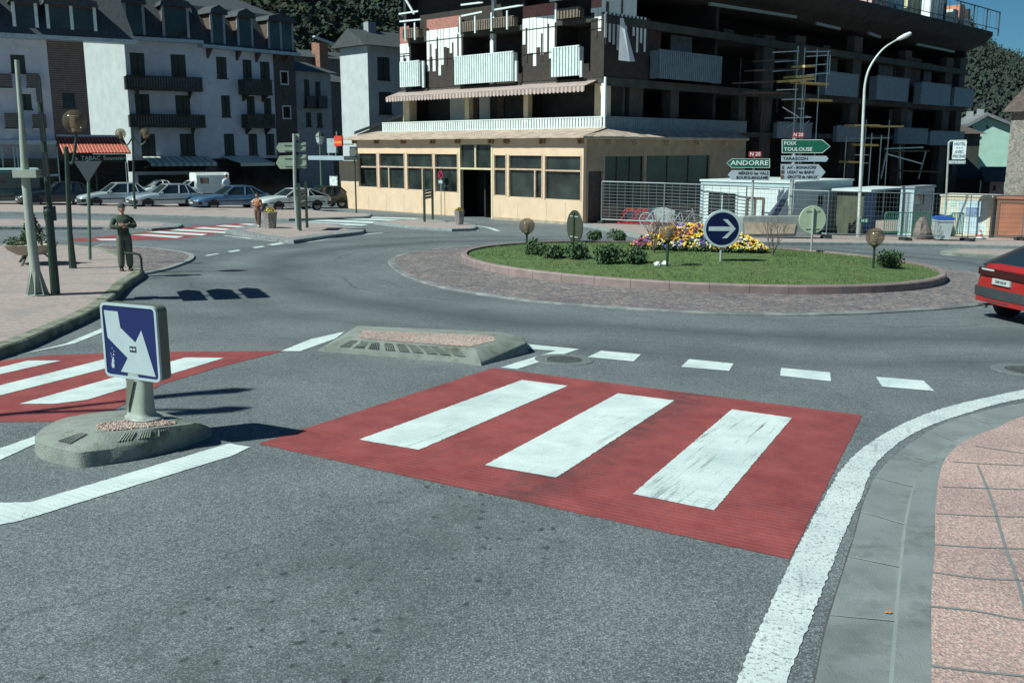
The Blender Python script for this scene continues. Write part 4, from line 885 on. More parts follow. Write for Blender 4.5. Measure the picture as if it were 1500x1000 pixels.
for px,wd,h,lab,col in ((1262,2.6,1.6,'pink tarpaulin covered box at the left on the roof edge',(0.55,0.38,0.36)),(1288,2.2,1.2,'pale blue tarpaulin heap on the roof edge',(0.35,0.52,0.60)),(1312,2.4,1.7,'cream crate on the roof edge',(0.62,0.60,0.38)),(1347,3.2,2.6,'tall white container standing on the roof edge',(0.68,0.75,0.76)),(1372,1.2,1.2,'low cream box right of the tall white container on the roof',(0.6,0.58,0.5)),(1382,1.0,1.7,'orange brown stack near the open roof railing',(0.50,0.20,0.12)),(1388,1.4,.7,'white bags at the foot of the orange stack on the roof',(0.7,0.75,0.73))):
    p=onroof(px,20,-.3); t=thing('roof_box',lab,'building material',p,math.atan2(dR.y,dR.x),group=None)
    s=MB(); m_=mat('roof_%d'%px,col,0.8,3,0.15); s.prism([(-wd/2,0),(wd/2,0),(wd/2*.97,h*.93),(wd*.1,h),(-wd/2*.95,h*.96)],-.6,.6); s.build('cover',m_,t)
    s=MB(); 
    for k in range(3): x=-wd/2+wd*(k+.5)/3; s.box(x-.03,x+.03,-.63,-.603,.05,h*.9)
    s.build('strap',mat('strap_grey',(0.3,0.33,0.33),0.8),t)
# scaffold tower in front of the shadowed side
pS=mrR.world(mrR.t(1170),-2.2); zS=GZ(pS.x,pS.y); t=thing('scaffold','silver tube scaffold with yellow planks in front of the dark side of the building','scaffold',(pS.x,pS.y,zS),math.atan2(dR.y,dR.x))
fs_=Fac(pS,dR,z0=zS); M_sil=mat('galvanised_tube',(0.62,0.70,0.70),0.35,9,0.15,metal=.5)
for px,y0_,y1_ in ((1169,68,200),(1179,70,160),(1197,72,122),(1213,74,130),(1216,80,110)):
    a,zt_=fs_.tz(px,y0_); s=MB(); s.tube([(a,0,0.0 if px<1180 else fs_.z(px,y1_)),(a,0,zt_)],.045,6); s.build('upright',M_sil,t)
s=MB()
for (x0,y0_,x1,y1_) in ((1131,77,1169,75),(1134,91,1168,89),(1131,105,1169,102),(1136,132,1167,131),(1144,146,1176,145),(1148,173,1187,172),(1145,157,1168,171),(1168,159,1176,159),(1180,76,1215,75.5),(1180,83,1213,81),(1182,96,1212,94),(1180,110,1212,107),(1151,188,1166,176),(1173,187,1184,177),(1178,170,1187,172)):
    (a,za),(b,zb_)=fs_.tz(x0,y0_),fs_.tz(x1,y1_); s.tube([(a,-.05,za),(b,-.05,zb_)],.035,6)
s.build('ledger',M_sil,t)
M_plank=mat('yellow_plank',(0.62,0.46,0.16),0.7,5,0.2)
for (x0,y0_,x1,y1_) in ((1137,120,1174,116.5),(1146,114,1172,112.5),(1158,98.5,1173,98)):
    (a,za),(b,zb_)=fs_.tz(x0,y0_),fs_.tz(x1,y1_); s=MB(); s.bar((a,-.5,za),(b,-.5,zb_),.9,.14); s.build('plank',M_plank,t)
t=thing('scaffold','low scaffold with long yellow planks beside the tall street lamp','scaffold',*(lambda p:((p.x,p.y,GZ(p.x,p.y)),math.atan2(dR.y,dR.x)))(mrR.world(mrR.t(1275),-2.5)))
fq=Fac(mrR.world(mrR.t(1275),-2.5),dR)
for (x0,y0_,x1,y1_) in ((1238,184,1276,184),(1275,185.5,1311,185.5),(1249,212,1274,213),(1262,274.5,1310,277)):
    (a,za),(b,zb_)=fq.tz(x0,y0_),fq.tz(x1,y1_); s=MB(); s.bar((a,-.3,za),(b,-.3,zb_),.7,.12); s.build('plank',M_plank,t)
for px,yt in ((1269,175),(1277,195),(1303,176),(1291,198)):
    a,zt_=fq.tz(px,yt); s=MB(); s.tube([(a,0,0),(a,0,zt_)],.045,6); s.build('upright',M_sil,t)
s=MB()
for (x0,y0_,x1,y1_) in ((1248,203,1305,202),(1254,227,1276,227),(1263,239,1276,239),(1262,276,1300,277)):
    (a,za),(b,zb_)=fq.tz(x0,y0_),fq.tz(x1,y1_); s.tube([(a,.1,za),(b,.1,zb_)],.035,6)
s.build('ledger',M_sil,t)

# ---------------- houses on the left ----------------
M_bluewhite=mat('pale_render',(0.62,0.64,0.70),0.85,1.3,0.1,wear=((0.5,0.53,0.58),0.9,0.55))
M_shut=mat('dark_green_shutter',(0.035,0.05,0.042),0.7,5,0.3)
M_balc=mat('dark_timber_balcony',(0.055,0.055,0.045),0.8,5,0.3)
M_mans=mat('mansard_slate',(0.045,0.055,0.06),0.75,4,0.3,0.4,25)
M_zinc=mat('zinc_flashing',(0.42,0.50,0.52),0.45,6,0.2,metal=.3)
c3=G(300,287); Cn=Vector((c3.x,c3.y))
d1=Vector((2200,1420)).normalized(); d2=Vector((1170,1420)).normalized()
tmp=Fac(Cn,d1); t190=tmp.t(192,200); O1=Cn+d1*t190
F1=Fac(O1,d1,z0=GZ(*Cn)); F2=Fac(Cn,d2,z0=GZ(*Cn))
H=thing('house','tall pale house with dark balconies and a dormered mansard roof behind the parked cars','house',F1.loc(),F1.rz)
L1=F1.t(300); zEv=F1.z(250,62)
def win_px(F_,lst): return [F_.rect(*q) for q in lst]
w1=win_px(F1,[(200,221,78,112),(258.5,280,80.5,113),(203,224,138,168),(261.5,283,140,170),(207.5,228.5,196,228),(264.5,286,196,227)])
mb=MB(); holed(mb,0,L1,-1,zEv,w1,0,.3); mb.build('wall',M_bluewhite,H)
def windows(ws,par,conv=None,sh=True):
    for a,b,z0,z1 in ws:
        s=MB(); s.box(a+.005,b-.005,.13,.16,z0+.005,z1-.005); 
        if conv: s.v=[conv(v) for v in s.v]
        wn=s.build('window',M_glass,par)
        s=MB(); m_=(a+b)/2; s.box(m_-.03,m_+.03,.09,.127,z0,z1); s.box(a,a+.05,.09,.127,z0,z1); s.box(b-.05,b,.09,.127,z0,z1)
        s.box(a-.05,b+.05,-.08,.1,z0-.09,z0-.004)
        if conv: s.v=[conv(v) for v in s.v]
        s.build('frame',M_balc,wn)
        if sh:
            s=MB(); s.box(a+.02,m_-.035,.03,.07,z0+.02,z1-.02); s.box(m_+.035,b-.02,.03,.07,z0+.02,z1-.02)
            if conv: s.v=[conv(v) for v in s.v]
            s.build('shutter',M_shut,wn)
windows(w1,H)
ang=F2.rz-F1.rz; ca,sa=math.cos(ang),math.sin(ang)
conv2=lambda v:(L1+v[0]*ca-v[1]*sa, v[0]*sa+v[1]*ca, v[2])
L2=F2.t(432); w2_=win_px(F2,[(320,335,84,115),(358,371,88,119),(383,397,91,121),(324,337,140,171),(361,373,141,168),(386,397,144,172),(325,340,196,227),(361,374,196,227),(386,399,196,226)])
mb=MB(); holed(mb,0.003,F2.t(402.5),-1,F2.z(350,75),w2_,0,.3); mb.v=[conv2(v) for v in mb.v]; mb.build('wall',M_bluewhite,H)
windows(w2_,H,conv2)
w3=win_px(F2,[(412,421.5,106,123),(413,423,156.5,173)])
mb=MB(); holed(mb,F2.t(402.5)+.003,L2,-1,F2.z(350,75),w3,-.06,.3); mb.box(0,L2-.2,8.8,9,-1,F2.z(350,75)); mb.box(L2-.25,L2-.01,.31,8.7,-1,F2.z(350,75)); mb.v=[conv2(v) for v in mb.v]; mb.build('brown_wall',mat('brown_render',(0.085,0.07,0.06),0.9,2,0.2),H)
windows(w3,H,conv2,False)
s=MB()
for a,b,z0,z1 in w3:
    k=.1; s.box(a-k,a,-.1,-.063,z0-k,z1+k); s.box(b,b+k,-.1,-.063,z0-k,z1+k); s.box(a,b,-.1,-.063,z1,z1+k); s.box(a,b,-.1,-.063,z0-k,z0)
s.v=[conv2(v) for v in s.v]; s.build('window_surround',M_wmetal,H)
def tbalc(F_,x0,x1,yt,yb,conv=None):
    a,b,z0,z1=F_.rect(x0,x1,yt,yb); s=MB(); n_=int((b-a)/.2)
    for i in range(n_): x=a+(b-a)*i/n_; s.box(x,x+.16,-.95,-.91,z0,z1-.08)
    s.box(a,b,-.98,-.88,z1-.075,z1); s.box(a,b,-.94,0,z0-.22,z0-.003); s.box(a,a+.05,-.9,-.003,z0,z1-.08); s.box(b-.05,b,-.9,-.003,z0,z1-.08)
    for q in (.15,.85): x=a+(b-a)*q; s.prism([(-.8,z0-.24),(0,z0-.24),(0,z0-.75)],x-.08,x+.08,plane='YZ')
    if conv: s.v=[conv(v) for v in s.v]
    s.build('balcony',M_balc,H)
tbalc(F1,189,298,113,129.5); tbalc(F1,191,299,168,183); tbalc(F2,350,390,117,136,conv2); tbalc(F2,352,392,167,184,conv2)
# eaves and mansard
def mans(F_,a,b,z,conv=None,top=3.4,inset=1.4,extra=0):
    s=MB(); s.box(a-.3,b+.2,-.8,.0,z-.05,z+.2); 
    if conv: s.v=[conv(v) for v in s.v]
    s.build('eaves',M_zinc,H if F_ is not None else None)
    s=MB(); s.add([(a-.2,-.5,z+.2),(b+.1,-.5,z+.2),(b-.2,inset,z+top),(a+.2,inset,z+top),(a+.2,9,z+top+2.4),(b-.2,9,z+top+2.4)],[(0,1,2,3),(3,2,5,4)])
    if conv: s.v=[conv(v) for v in s.v]
    s.build('mansard_roof',M_mans,H)
mans(F1,0,L1,zEv); z2v=F2.z(350,75); mans(F2,0.2,L2,z2v-.0,conv2)
def dormer(a,b,z,hgt,conv=None,par=None,post=M_wmetal,n_=1):
    par=par or H; s=MB(); y0,y1=-.35,2.0
    s.box(a,b,y0+.03,y1,z+.1,z+hgt); 
    if conv: s.v=[conv(v) for v in s.v]
    d=s.build('dormer',M_brownwood,par); s=MB()
    s.prism([(a-.25,z+hgt),(b+.25,z+hgt),(b+.12,z+hgt+.35),((a+b)/2,z+hgt+.7),(a-.12,z+hgt+.35)],y0-.35,y1+1)
    if conv: s.v=[conv(v) for v in s.v]
    s.build('dormer_roof',M_mans,d)
    for k in range(n_+1):
        s=MB(); x=a+(b-a)*k/n_; s.box(x-.1,x+.1,y0-.05,y0+.02,z+.1,z+hgt-.003)
        if conv: s.v=[conv(v) for v in s.v]
        s.build('dormer_post',post,d)
    s=MB()
    for k in range(n_): x0_,x1_=a+(b-a)*k/n_+.12,a+(b-a)*(k+1)/n_-.12; s.box(x0_,x1_,y0-.01,y0+.025,z+.2,z+hgt-.15)
    if conv: s.v=[conv(v) for v in s.v]
    s.build('dormer_window',M_glass,d)
for x0,x1,n_ in ((196,222,1),(250,285,1)): dormer(F1.t(x0),F1.t(x1),zEv+.15,2.5,n_=n_,post=mat('grey_post',(0.3,0.33,0.36),.8))
for x0,x1,n_ in ((312,330,1),(350,370,1),(394,428,2)): dormer(F2.t(x0),F2.t(x1),z2v+.15,2.5,conv2,n_=n_,post=mat('grey_post',(0.3,0.33,0.36),.8))
s=MB()
for px in (308,350,378,404,420):
    x=F2.t(px); s.prism([(-.7,z2v-.05),(0,z2v-.05),(0,z2v-.8)],x-.1,x+.1,plane='YZ')
s.v=[conv2(v) for v in s.v]; s.build('eaves_bracket',M_brownwood,H)
# lit gable wall between the two houses
FG=Fac(O1,(-dL.x,-dL.y)); tg=FG.t(134); 
s=MB(); za=FG.z(160,70); s.box(tg,-.05,0,.25,-1,F1.z(190,62)+1.3+F1.z0-FG.z0)
s.v=[( *((Matrix.Rotation(FG.rz-F1.rz,2)@Vector((v[0],v[1])))[:]),v[2]+FG.z0-F1.z0) for v in s.v]; s.build('gable_wall',mat('gable_render',(0.42,0.46,0.455),.85,1.2,.1,wear=((0.42,0.47,0.46),1.0,.55)),H)
# shop fronts under the house
def awning(F_,x0,x1,yt,yb,out,m,label,conv=None,val=.25):
    a,b,z0,z1=F_.rect(x0,x1,yt,yb); p=F_.world(a); t=thing('shop_awning',label,'awning',(p.x,p.y,F_.z0),F_.rz); W2=b-a
    s=MB(); s.add([(0,-.02,z1),(W2,-.02,z1),(W2,-out,z0+.1),(0,-out,z0+.1),(0,-.02,z1-.04),(W2,-.02,z1-.04),(W2,-out,z0+.06),(0,-out,z0+.06)],[(0,1,2,3),(7,6,5,4),(0,3,7,4),(1,5,6,2),(3,2,6,7)]); s.build('cloth',m,t)
    s=MB(); s.add([(0,-out-.01,z0+.09),(W2,-out-.01,z0+.09),(W2,-out-.01,z0+.1-val),(0,-out-.01,z0+.1-val)],[(0,1,2,3)]); s.build('valance',m,t)
    s=MB()
    for x in (.1,W2-.1): s.bar((x,0,z0-.3),(x,-out+.1,z0+.03),.05)
    s.build('arm',M_darkm,t); return t
awning(F1,208,303,229,240,2.7,striped('white_striped_cloth',(0.62,0.66,0.60),(0.34,0.42,0.38),1.9,'X'),'white and green striped awning over a shop behind the parked cars')
awning(F2,322,372,228,240,2.8,mat('cream_cloth',(0.60,0.62,0.52),.8,3,.08),'plain cream awning folded out right of the striped one')
s=MB(); s.box(-.4,L1,-.12,-.003,F1.z(250,238)-.7,F1.z(250,231)-.2); s.build('shop_fascia',M_dark,H)
s=MB(); s.box(.3,L1-.3,-.05,-.003,-.5,F1.z(250,243)-.7); s.build('shop_window',M_glass,H)
s=MB(); s.box(.1,L2-.2,-.15,-.003 if False else -.065,F2.z(360,290),F2.z(360,232)); s.v=[conv2(v) for v in s.v]; s.build('shop_window',M_glass,H)
# house at the far left
O0p=PP(-120,250,62); d0=Vector((2300,1420)).normalized()
F0=Fac((O0p.x,O0p.y),d0); H0=thing('house','shaded old house with slatted balconies and white framed dormers at the far left','house',F0.loc(),F0.rz)
e0_=F0.t(135); zev=F0.z(70,60)
w0=win_px(F0,[(28,49,81,107),(33,53,138,160),(-30,-8,80,108),(-30,-8,138,162),(98,116,136,158)])
mb=MB(); holed(mb,0,F0.t(82),-1,zev,w0[:4],0,.3); mb.build('wall',M_bluewhite,H0); windows(w0[:4],H0)
mb=MB(); holed(mb,F0.t(82)+.003,e0_,-1,zev,w0[4:],.0,.3); mb.box(e0_-.3,e0_,.31,7,-1,zev); mb.build('slatted_wall',striped('weathered_slats',(0.20,0.16,0.14),(0.10,0.085,0.08),7,'Z',power=.6),H0)
windows(w0[4:],H0,None,False)
for x0,x1,yt,yb in ((5,26,109,128),(47,66,109,128),(-60,-20,109,128),(10,32,166,187),(50,70,168,186),(-60,-10,166,186)):
    a,b,z0,z1=F0.rect(x0,x1,yt,yb); s=MB(); s.box(a,b,-.7,-.64,z0,z1); s.box(a,b,-.64,-.003,z0-.1,z0-.003); s.build('balcony',striped('slatted_boards',(0.19,0.165,0.15),(0.07,0.06,0.06),7,'Z',power=.62),H0)
    s=MB(); s.box(a,b,-.74,-.6,z0-.18,z0-.104); s.build('balcony_edge',M_wmetal,H0)
s=MB(); s.box(-.5,F0.t(200)+.4,-1.1,-.0,zev,zev+.25); s.build('eaves',M_zinc,H0)
s=MB(); b=F0.t(200)+.3; s.add([(-.5,-.7,zev+.25),(b,-.7,zev+.25),(b-.6,1.6,zev+4.0),(-.5,1.6,zev+4.0),(-.5,9,zev+6.5),(b-.6,9,zev+6.5)],[(0,1,2,3),(3,2,5,4)]); s.build('mansard_roof',M_mans,H0)
for x0,x1,n_ in ((-30,11,1),(38,70,1),(86,153,2)): dormer(F0.t(x0),F0.t(x1),zev+.2,2.05,None,H0,n_=n_)
s=MB(); s.box(.2,F0.t(80),-1.2,-1.15,-.6,F0.z(40,232)) ; s.build('glazed_shopfront',M_glass,H0)
s=MB()
for px in (-20,0,17,22,27,32,80): x=F0.t(px); s.box(x-.04,x+.04,-1.24,-1.205,-.6,F0.z(40,215))
s.box(.2,F0.t(80),-1.24,-1.205,F0.z(40,258),F0.z(40,255)); s.box(.2,F0.t(80),-1.3,-.0,F0.z(40,212),F0.z(40,206)); s.build('shopfront_frame',M_zinc,H0)
# tobacconist front with red tiled canopy
a,b,z0,z1=F0.rect(84,181,201,224); p=F0.world(a); t=thing('shop_canopy','red tiled canopy over the TABAC shop sign','canopy',(p.x,p.y,F0.z0),F0.rz); W2=b-a
s=MB(); n_=40
for i in range(n_):
    x=W2*i/n_; s.add([(x,-.1,z1),(x+W2/n_*.55,-.1,z1+.05),(x+W2/n_,-.1,z1),(x,-2.6,z0),(x+W2/n_*.55,-2.6,z0+.05),(x+W2/n_,-2.6,z0)],[(0,1,4,3),(1,2,5,4)])
s.add([(0,-.1,z1-.08),(W2,-.1,z1-.08),(W2,-2.6,z0-.06),(0,-2.6,z0-.06)],[(0,1,2,3)])
s.build('tiles',striped('red_tiles',(0.56,0.17,0.10),(0.24,0.05,0.04),20/W2,'X'),t)
s=MB(); s.box(0,W2,-.1,.02,z1,z1+.15); s.build('flashing',M_zinc,t)
s=MB(); s.box(.2,W2-.3,-2.42,-2.3,z0-.62,z0-.08); sg=s.build('fascia',M_dark,t)
tx=[text(w_,.38,M_white,'lettering',None,(q*W2,-2.43,z0-.34)) for w_,q in (('P',.06),('la',.18),('TABAC',.40),('Souvenirs',.76))]
o=merge('lettering',tx,mat('letter_white',(0.6,0.68,0.66),.6),sg)
s=MB(); s.box(.1,W2,-.3,-.2,-.8,z0-.6); s.build('shopfront',M_dark,t)
s=MB()
for x in (.2,W2*.45,W2-.35): s.box(x,x+.1,-2.4,-2.3,-.6,z0-.63)
s.build('post',M_darkm,t)
# buildings further down the street
def simplehouse(label,px0,px1,Y,ytop,d,m,wl,roof=None,par=None,dep=8,sh=True,name='house',roofh=1.2,over=.5):
    p=PP(px0,250,Y); f=Fac((p.x,p.y),d); t=thing(name,label,'house',f.loc(),f.rz); b=f.t(px1); zt_=f.z((px0+px1)/2,ytop)
    ws=win_px(f,wl); mb=MB(); holed(mb,0,b,-2,zt_,ws,0,.3); mb.box(0,.3,.301,dep,-2,zt_); mb.box(b-.3,b,.301,dep,-2,zt_); mb.box(.3,b-.3,dep-.3,dep,-2,zt_); mb.build('wall',m,t); windows(ws,t,None,sh)
    s=MB(); s.add([(-over,-over,zt_),(b+over,-over,zt_),(b+over,dep+over,zt_),(-over,dep+over,zt_),(-over,dep/2,zt_+roofh),(b+over,dep/2,zt_+roofh)],[(0,1,5,4),(2,3,4,5),(0,4,3),(1,2,5),(0,3,2,1)]); s.build('roof',roof or M_roofdark,t)
    return t,f,b,zt_
M_greyren=mat('grey_render',(0.30,0.32,0.33),.9,1.5,.15)
t1,f1,b1,zz=simplehouse('narrow grey house with tall twin windows and iron balconies down the side street',434,488,88,106,(1100,1420),M_greyren,[(449,457,117,157),(465,473,120,158),(450,458,165,185),(466,474,166,186)])
s=MB(); 
for x0,x1 in ((447,460),(464,477)):
    a,b,z0,z1=f1.rect(x0,x1,141,158); s.box(a,b,-.5,-.47,z0,z1); s.box(a,b,-.46,0-.003,z0-.08,z0)
s.build('balcony_rail',M_darkm,t1)
s=MB(); s.tube([(.15,-.12,0),(.15,-.12,zz)],.07,6); s.build('drainpipe',M_darkm,t1)
simplehouse('dark brown narrow house with a slanting roof at the end of the side street',488,524,100,122,(900,1420),mat('brown_grey_render',(0.13,0.12,0.105),.9,2,.25),[(502,508,131,157),(510,515,133,158),(503,508,168,190)])
t3,f3,b3,z3_=simplehouse('stone house with brick chimney behind the narrow grey house',430,524,112,86,(1500,1420),mat('rubble_stone',(0.17,0.17,0.15),.95,4,.35,.5,12),[(495,505,150,170)])
s=MB(); a,b,z0,z1=f3.rect(463,475,66,105); s.box(a,b,-1.5,-.6,z0,z1); a,b,z0,z1=f3.rect(476,487,62,76); s.box(a,b,1,2,z0-1,z1); s.build('chimney',mat('brick_chimney',(0.26,0.13,0.09),.9,6,.3),t3)
p=f3.world(f3.t(443),-1.0)
for (x0,y0_,x1,y1_) in ((444,56,477,69),(486,68,513,69),(513,69,540,57)):
    (a,za),(b,zb_)=f3.tz(x0,y0_),f3.tz(x1,y1_); s=MB(); s.bar((a,-2.2,za),(b,-2.2,zb_),.5,.18); s.build('roof_flashing',M_zinc,t3)
t4,f4,b4,z4_=simplehouse('white washed house with brown shutters left of the half-finished building',543,612,74,70,(1500,1420),mat('faded_white_render',(0.46,0.50,0.50),.85,1.2,.1,wear=((0.38,0.42,0.42),1.0,.55)),[(556,574,84,117),(557,576,135,167)],roofh=1.3,dep=3.6)
s=MB(); g_=Fac(f4.O,-dL) ; tq=g_.t(521)
# lit flank
p0=PP(521,250,77); 
s=MB(); s.add([(0,0,-2),(0,0,z4_),(-.0,8,z4_),(0,8,-2)],[(0,1,2,3)]); 
s=MB(); s.box(1.2,1.9,1.5,2.1,z4_+.3,z4_+1.9); s.build('chimney',M_greyren,t4)
p=PP(523,250,69); f=Fac((p.x,p.y),(1500,300)); t=thing('lean_to','dark lean-to roof sloping between the white house and the pavilion','shed',f.loc(),f.rz); b=f.t(600); za,zb_=f.z(523,192),f.z(585,163); s=MB(); s.prism([(0,za-.2),(b,zb_-.2),(b,zb_),(0,za)],-.3,3.2); s.build('roof',M_roofdark,t); s=MB(); s.prism([(.2,-1.5),(b-.2,-1.5),(b-.2,zb_-.21),(.2,za-.21)],0,2.9); s.build('wall',M_greyren,t)
# ---------------- hills ----------------
M_hill=None
def hillmat(name,c0,c1,c2,sc1=0.045):
    m=bpy.data.materials.new(name); m.use_nodes=True; ns,ls,b=nodes(m); tc=ns.new('ShaderNodeTexCoord'); O=tc.outputs['Object']
    a=N(ns,'ShaderNodeTexNoise',Scale=sc1,Detail=9.0,Roughness=0.72); ls.new(O,a.inputs['Vector']); r=ramp(ns,0.36,0.66,c0,c1); ls.new(a.outputs['Fac'],r.inputs['Fac'])
    v=N(ns,'ShaderNodeTexVoronoi',Scale=sc1*6); ls.new(O,v.inputs['Vector']); s_=ns.new('ShaderNodeSeparateColor'); ls.new(v.outputs['Color'],s_.inputs[0]); r2=ramp(ns,0.55,0.95,(0,0,0),(.6,.6,.6)); ls.new(s_.outputs[0],r2.inputs['Fac'])
    ls.new(mix(ns,ls,r2.outputs['Color'],r.outputs['Color'],c2),b.inputs['Base Color']); b.inputs['Roughness'].default_value=1; b.inputs['Specular IOR Level'].default_value=.1
    bp=N(ns,'ShaderNodeBump',Strength=1.0,Distance=3.0); ls.new(v.outputs['Distance'],bp.inputs['Height']); ls.new(bp.outputs['Normal'],b.inputs['Normal']); return m
M_hill=hillmat('wooded_hill',(0.018,0.032,0.018),(0.045,0.062,0.032),(0.06,0.055,0.035))
def ridge(px):
    K=[(-1200,-260),(0,-330),(560,-240),(900,-120),(1250,-20),(1390,56),(1412,80),(1440,93),(1470,103),(1500,109),(1600,122),(1900,150),(2600,170)]
    for (a,b),(c,d) in zip(K,K[1:]):
        if px<=c: return b+(d-b)*(px-a)/(c-a)
    return 170
mb=MB(); nr,na_=46,230; r0_,r1_=150.,520.
P0=[]
for i in range(nr+1):
    t=i/nr
    for j in range(na_+1):
        px=-1300+3900*j/na_; u=(px-750)/F; n_=math.hypot(u,1); r=r0_+(r1_-r0_)*t
        x,y=u/n_*r,1/n_*r; el=(218-ridge(px))/F
        h0=GZ(x/r*r0_,y/r*r0_)-1; top=2.6+el*r1_*(1/n_)
        z=h0+(top-h0)*(t**0.85)+(6*noise.fractal(Vector((x*.012,y*.012,0)),1.0,2.0,4)+2.2*noise.noise(Vector((x*.09,y*.09,3))))*min(1,t*3)*(1-0.75*t**6)
        P0.append((x,y,z))
fs=[(i*(na_+1)+j,i*(na_+1)+j+1,(i+1)*(na_+1)+j+1,(i+1)*(na_+1)+j) for i in range(nr) for j in range(na_)]
mb.add(P0,fs); struct(mb.build('hill',M_hill,smooth=True),'dark wooded hillside behind the town')
rng=random.Random(21); mb=MB()
for _ in range(6500):
    px=rng.choice((rng.uniform(1370,1530),rng.uniform(1370,1530),rng.uniform(420,620))); j=int((px+1300)/3900*na_); t=rng.random()**0.8; i=int(t*nr)
    q=Vector(P0[min(nr,i)*(na_+1)+j]); s=rng.uniform(1.4,3.0); q+=Vector((rng.uniform(-4,4),rng.uniform(-4,4),s*.35))
    leafball(mb,q+Vector((0,0,s*.35)),(s,s,s*.9),26,s*.24,rng,mis=3)
o=mb.build('woodland',[mat('wood_a',(0.020,0.037,0.026),1,.3,.3),mat('wood_b',(0.026,0.042,0.030),1,.3,.3),mat('wood_c',(0.030,0.036,0.028),1,.3,.3)]); tag(o,'far-off wood covering the hillside','woodland',kind='stuff')
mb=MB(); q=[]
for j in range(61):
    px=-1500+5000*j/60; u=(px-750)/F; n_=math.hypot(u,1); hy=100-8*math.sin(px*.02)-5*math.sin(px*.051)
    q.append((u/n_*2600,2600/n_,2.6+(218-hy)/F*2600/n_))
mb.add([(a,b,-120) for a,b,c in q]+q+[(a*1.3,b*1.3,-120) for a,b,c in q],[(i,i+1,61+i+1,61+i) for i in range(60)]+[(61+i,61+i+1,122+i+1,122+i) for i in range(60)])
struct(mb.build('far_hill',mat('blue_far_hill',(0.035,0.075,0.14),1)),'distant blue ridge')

# ---------------- houses on the right ----------------
M_teal=mat('mint_render',(0.36,0.56,0.47),.85,1.2,.08)
p=PP(1419,250,106); f=Fac((p.x,p.y),(2600,-600)); t=thing('house','mint green gabled house at the foot of the wooded hill','house',f.loc(),f.rz)
b=f.t(1480); za=f.z(1420,181); zc=f.z(1440,171); zd=f.z(1478,188); xc=f.t(1440)
s=MB(); s.prism([(0,-6),(b+3,-6),(b+3,zd-1.0),(xc,zc),(0,za)],0,9); s.build('wall',M_teal,t)
s=MB(); s.prism([(-.6,za-.35),(xc,zc+.05),(b+3.4,zd-1.25),(b+3.4,zd-1.0),(xc,zc+.4),(-.6,za-.0)],-.7,9.5); rf=s.build('roof',mat('grey_tile',(0.16,0.17,0.18),.8,4,.3),t)
s=MB(); s.box(xc-.2,xc+.4,3,3.6,zc-.2,zc+.9); s.box(.2,.8,4,4.6,za,za+1.4); s.build('chimney',M_greyren,rf)
a,b2,z0,z1=f.rect(1441,1445,184,188.5); s=MB(); s.box(a,b2,-.03,.02,z0,z1); s.build('window',M_glass,t)
a,b2,z0,z1=f.rect(1433,1436,200,204); s=MB(); s.box(a,b2,-.03,.02,z0,z1); s.build('window',M_glass,t)
M_oldtile=mat('old_brown_tile',(0.085,0.065,0.055),.9,3,.35,.5,20)
simplehouse('dark shaded house with a brown tiled roof left of the mint green house',1396,1434,100,196,(2600,200),mat('shaded_wall',(0.06,0.065,0.055),.9,2,.2),[(1433.2,1433.6,210,211)],M_oldtile,roofh=1.0,dep=10,sh=False)
simplehouse('low dark roofed shed behind the cream container',1380,1440,88,262,(2600,300),mat('shed_wall',(0.05,0.06,0.05),.9,2,.2),[(1390,1392,275,280)],mat('black_roof',(0.02,0.022,0.02),.9,3,.3),roofh=2.4,dep=9,sh=False,name='shed')
simplehouse('small pink walled house with a tiled roof under the stone house',1452,1476,84,266,(2600,-900),mat('pink_wall',(0.42,0.27,0.23),.9,3,.15),[(1460,1464,272,277)],M_oldtile,roofh=1.2,dep=6,sh=False)
p=PP(1511,250,66); f=Fac((p.x,p.y),dR); t=thing('stone_house','old stone house with a lit rough corner and tiled roof at the right edge','house',f.loc(),f.rz)
M_stone=aggregate('rubble_wall',[(0.25,0.24,0.21),(0.30,0.28,0.25),(0.20,0.19,0.17),(0.27,0.25,0.22)],5.5,jx=(0.6,0.6,0.58),bump=.9)
zt_=f.z(1485,158); a,b2,z0,z1=f.rect(1489,1493,175,215); s=MB(); holed(s,0,9,-1,zt_,[(3.2,4.2,zt_-3.5,zt_-1.8)],0,.5); s.box(0,.5,.501,1.6,-1,zt_); s.build('wall',M_stone,t)
s=MB(); s.box(3.22,4.18,.2,.25,zt_-3.48,zt_-1.82); s.build('window',M_glass,t)
s=MB(); s.add([(-.5,-.5,zt_-.1),(9,-.5,zt_-.1),(9,2.1,zt_-.1),(-.5,2.1,zt_-.1),(2.2,.8,zt_+2.6),(9,.8,zt_+3.2)],[(0,1,5,4),(2,3,4,5),(0,4,3),(0,3,2,1)]); rf=s.build('roof',M_oldtile,t)
s=MB(); s.box(2.2,3.0,.5,1.2,zt_+1.6,zt_+3.6); s.box(2.3,2.9,.6,1.1,zt_+3.6,zt_+4.0); s.build('chimney',M_greyren,rf)
s=MB(); 
for i,(x0,x1,z0,z1) in enumerate(((-.9,9,f.z(1485,287),f.z(1485,280)),(-.4,9,f.z(1485,280)+.005,f.z(1485,263)),(.1,9,f.z(1485,263)+.005,f.z(1485,248)))): s.box(x0,x1,-1.2+i*.3,-.005,z0,z1)
s.build('stone_ledge',M_stone,t)

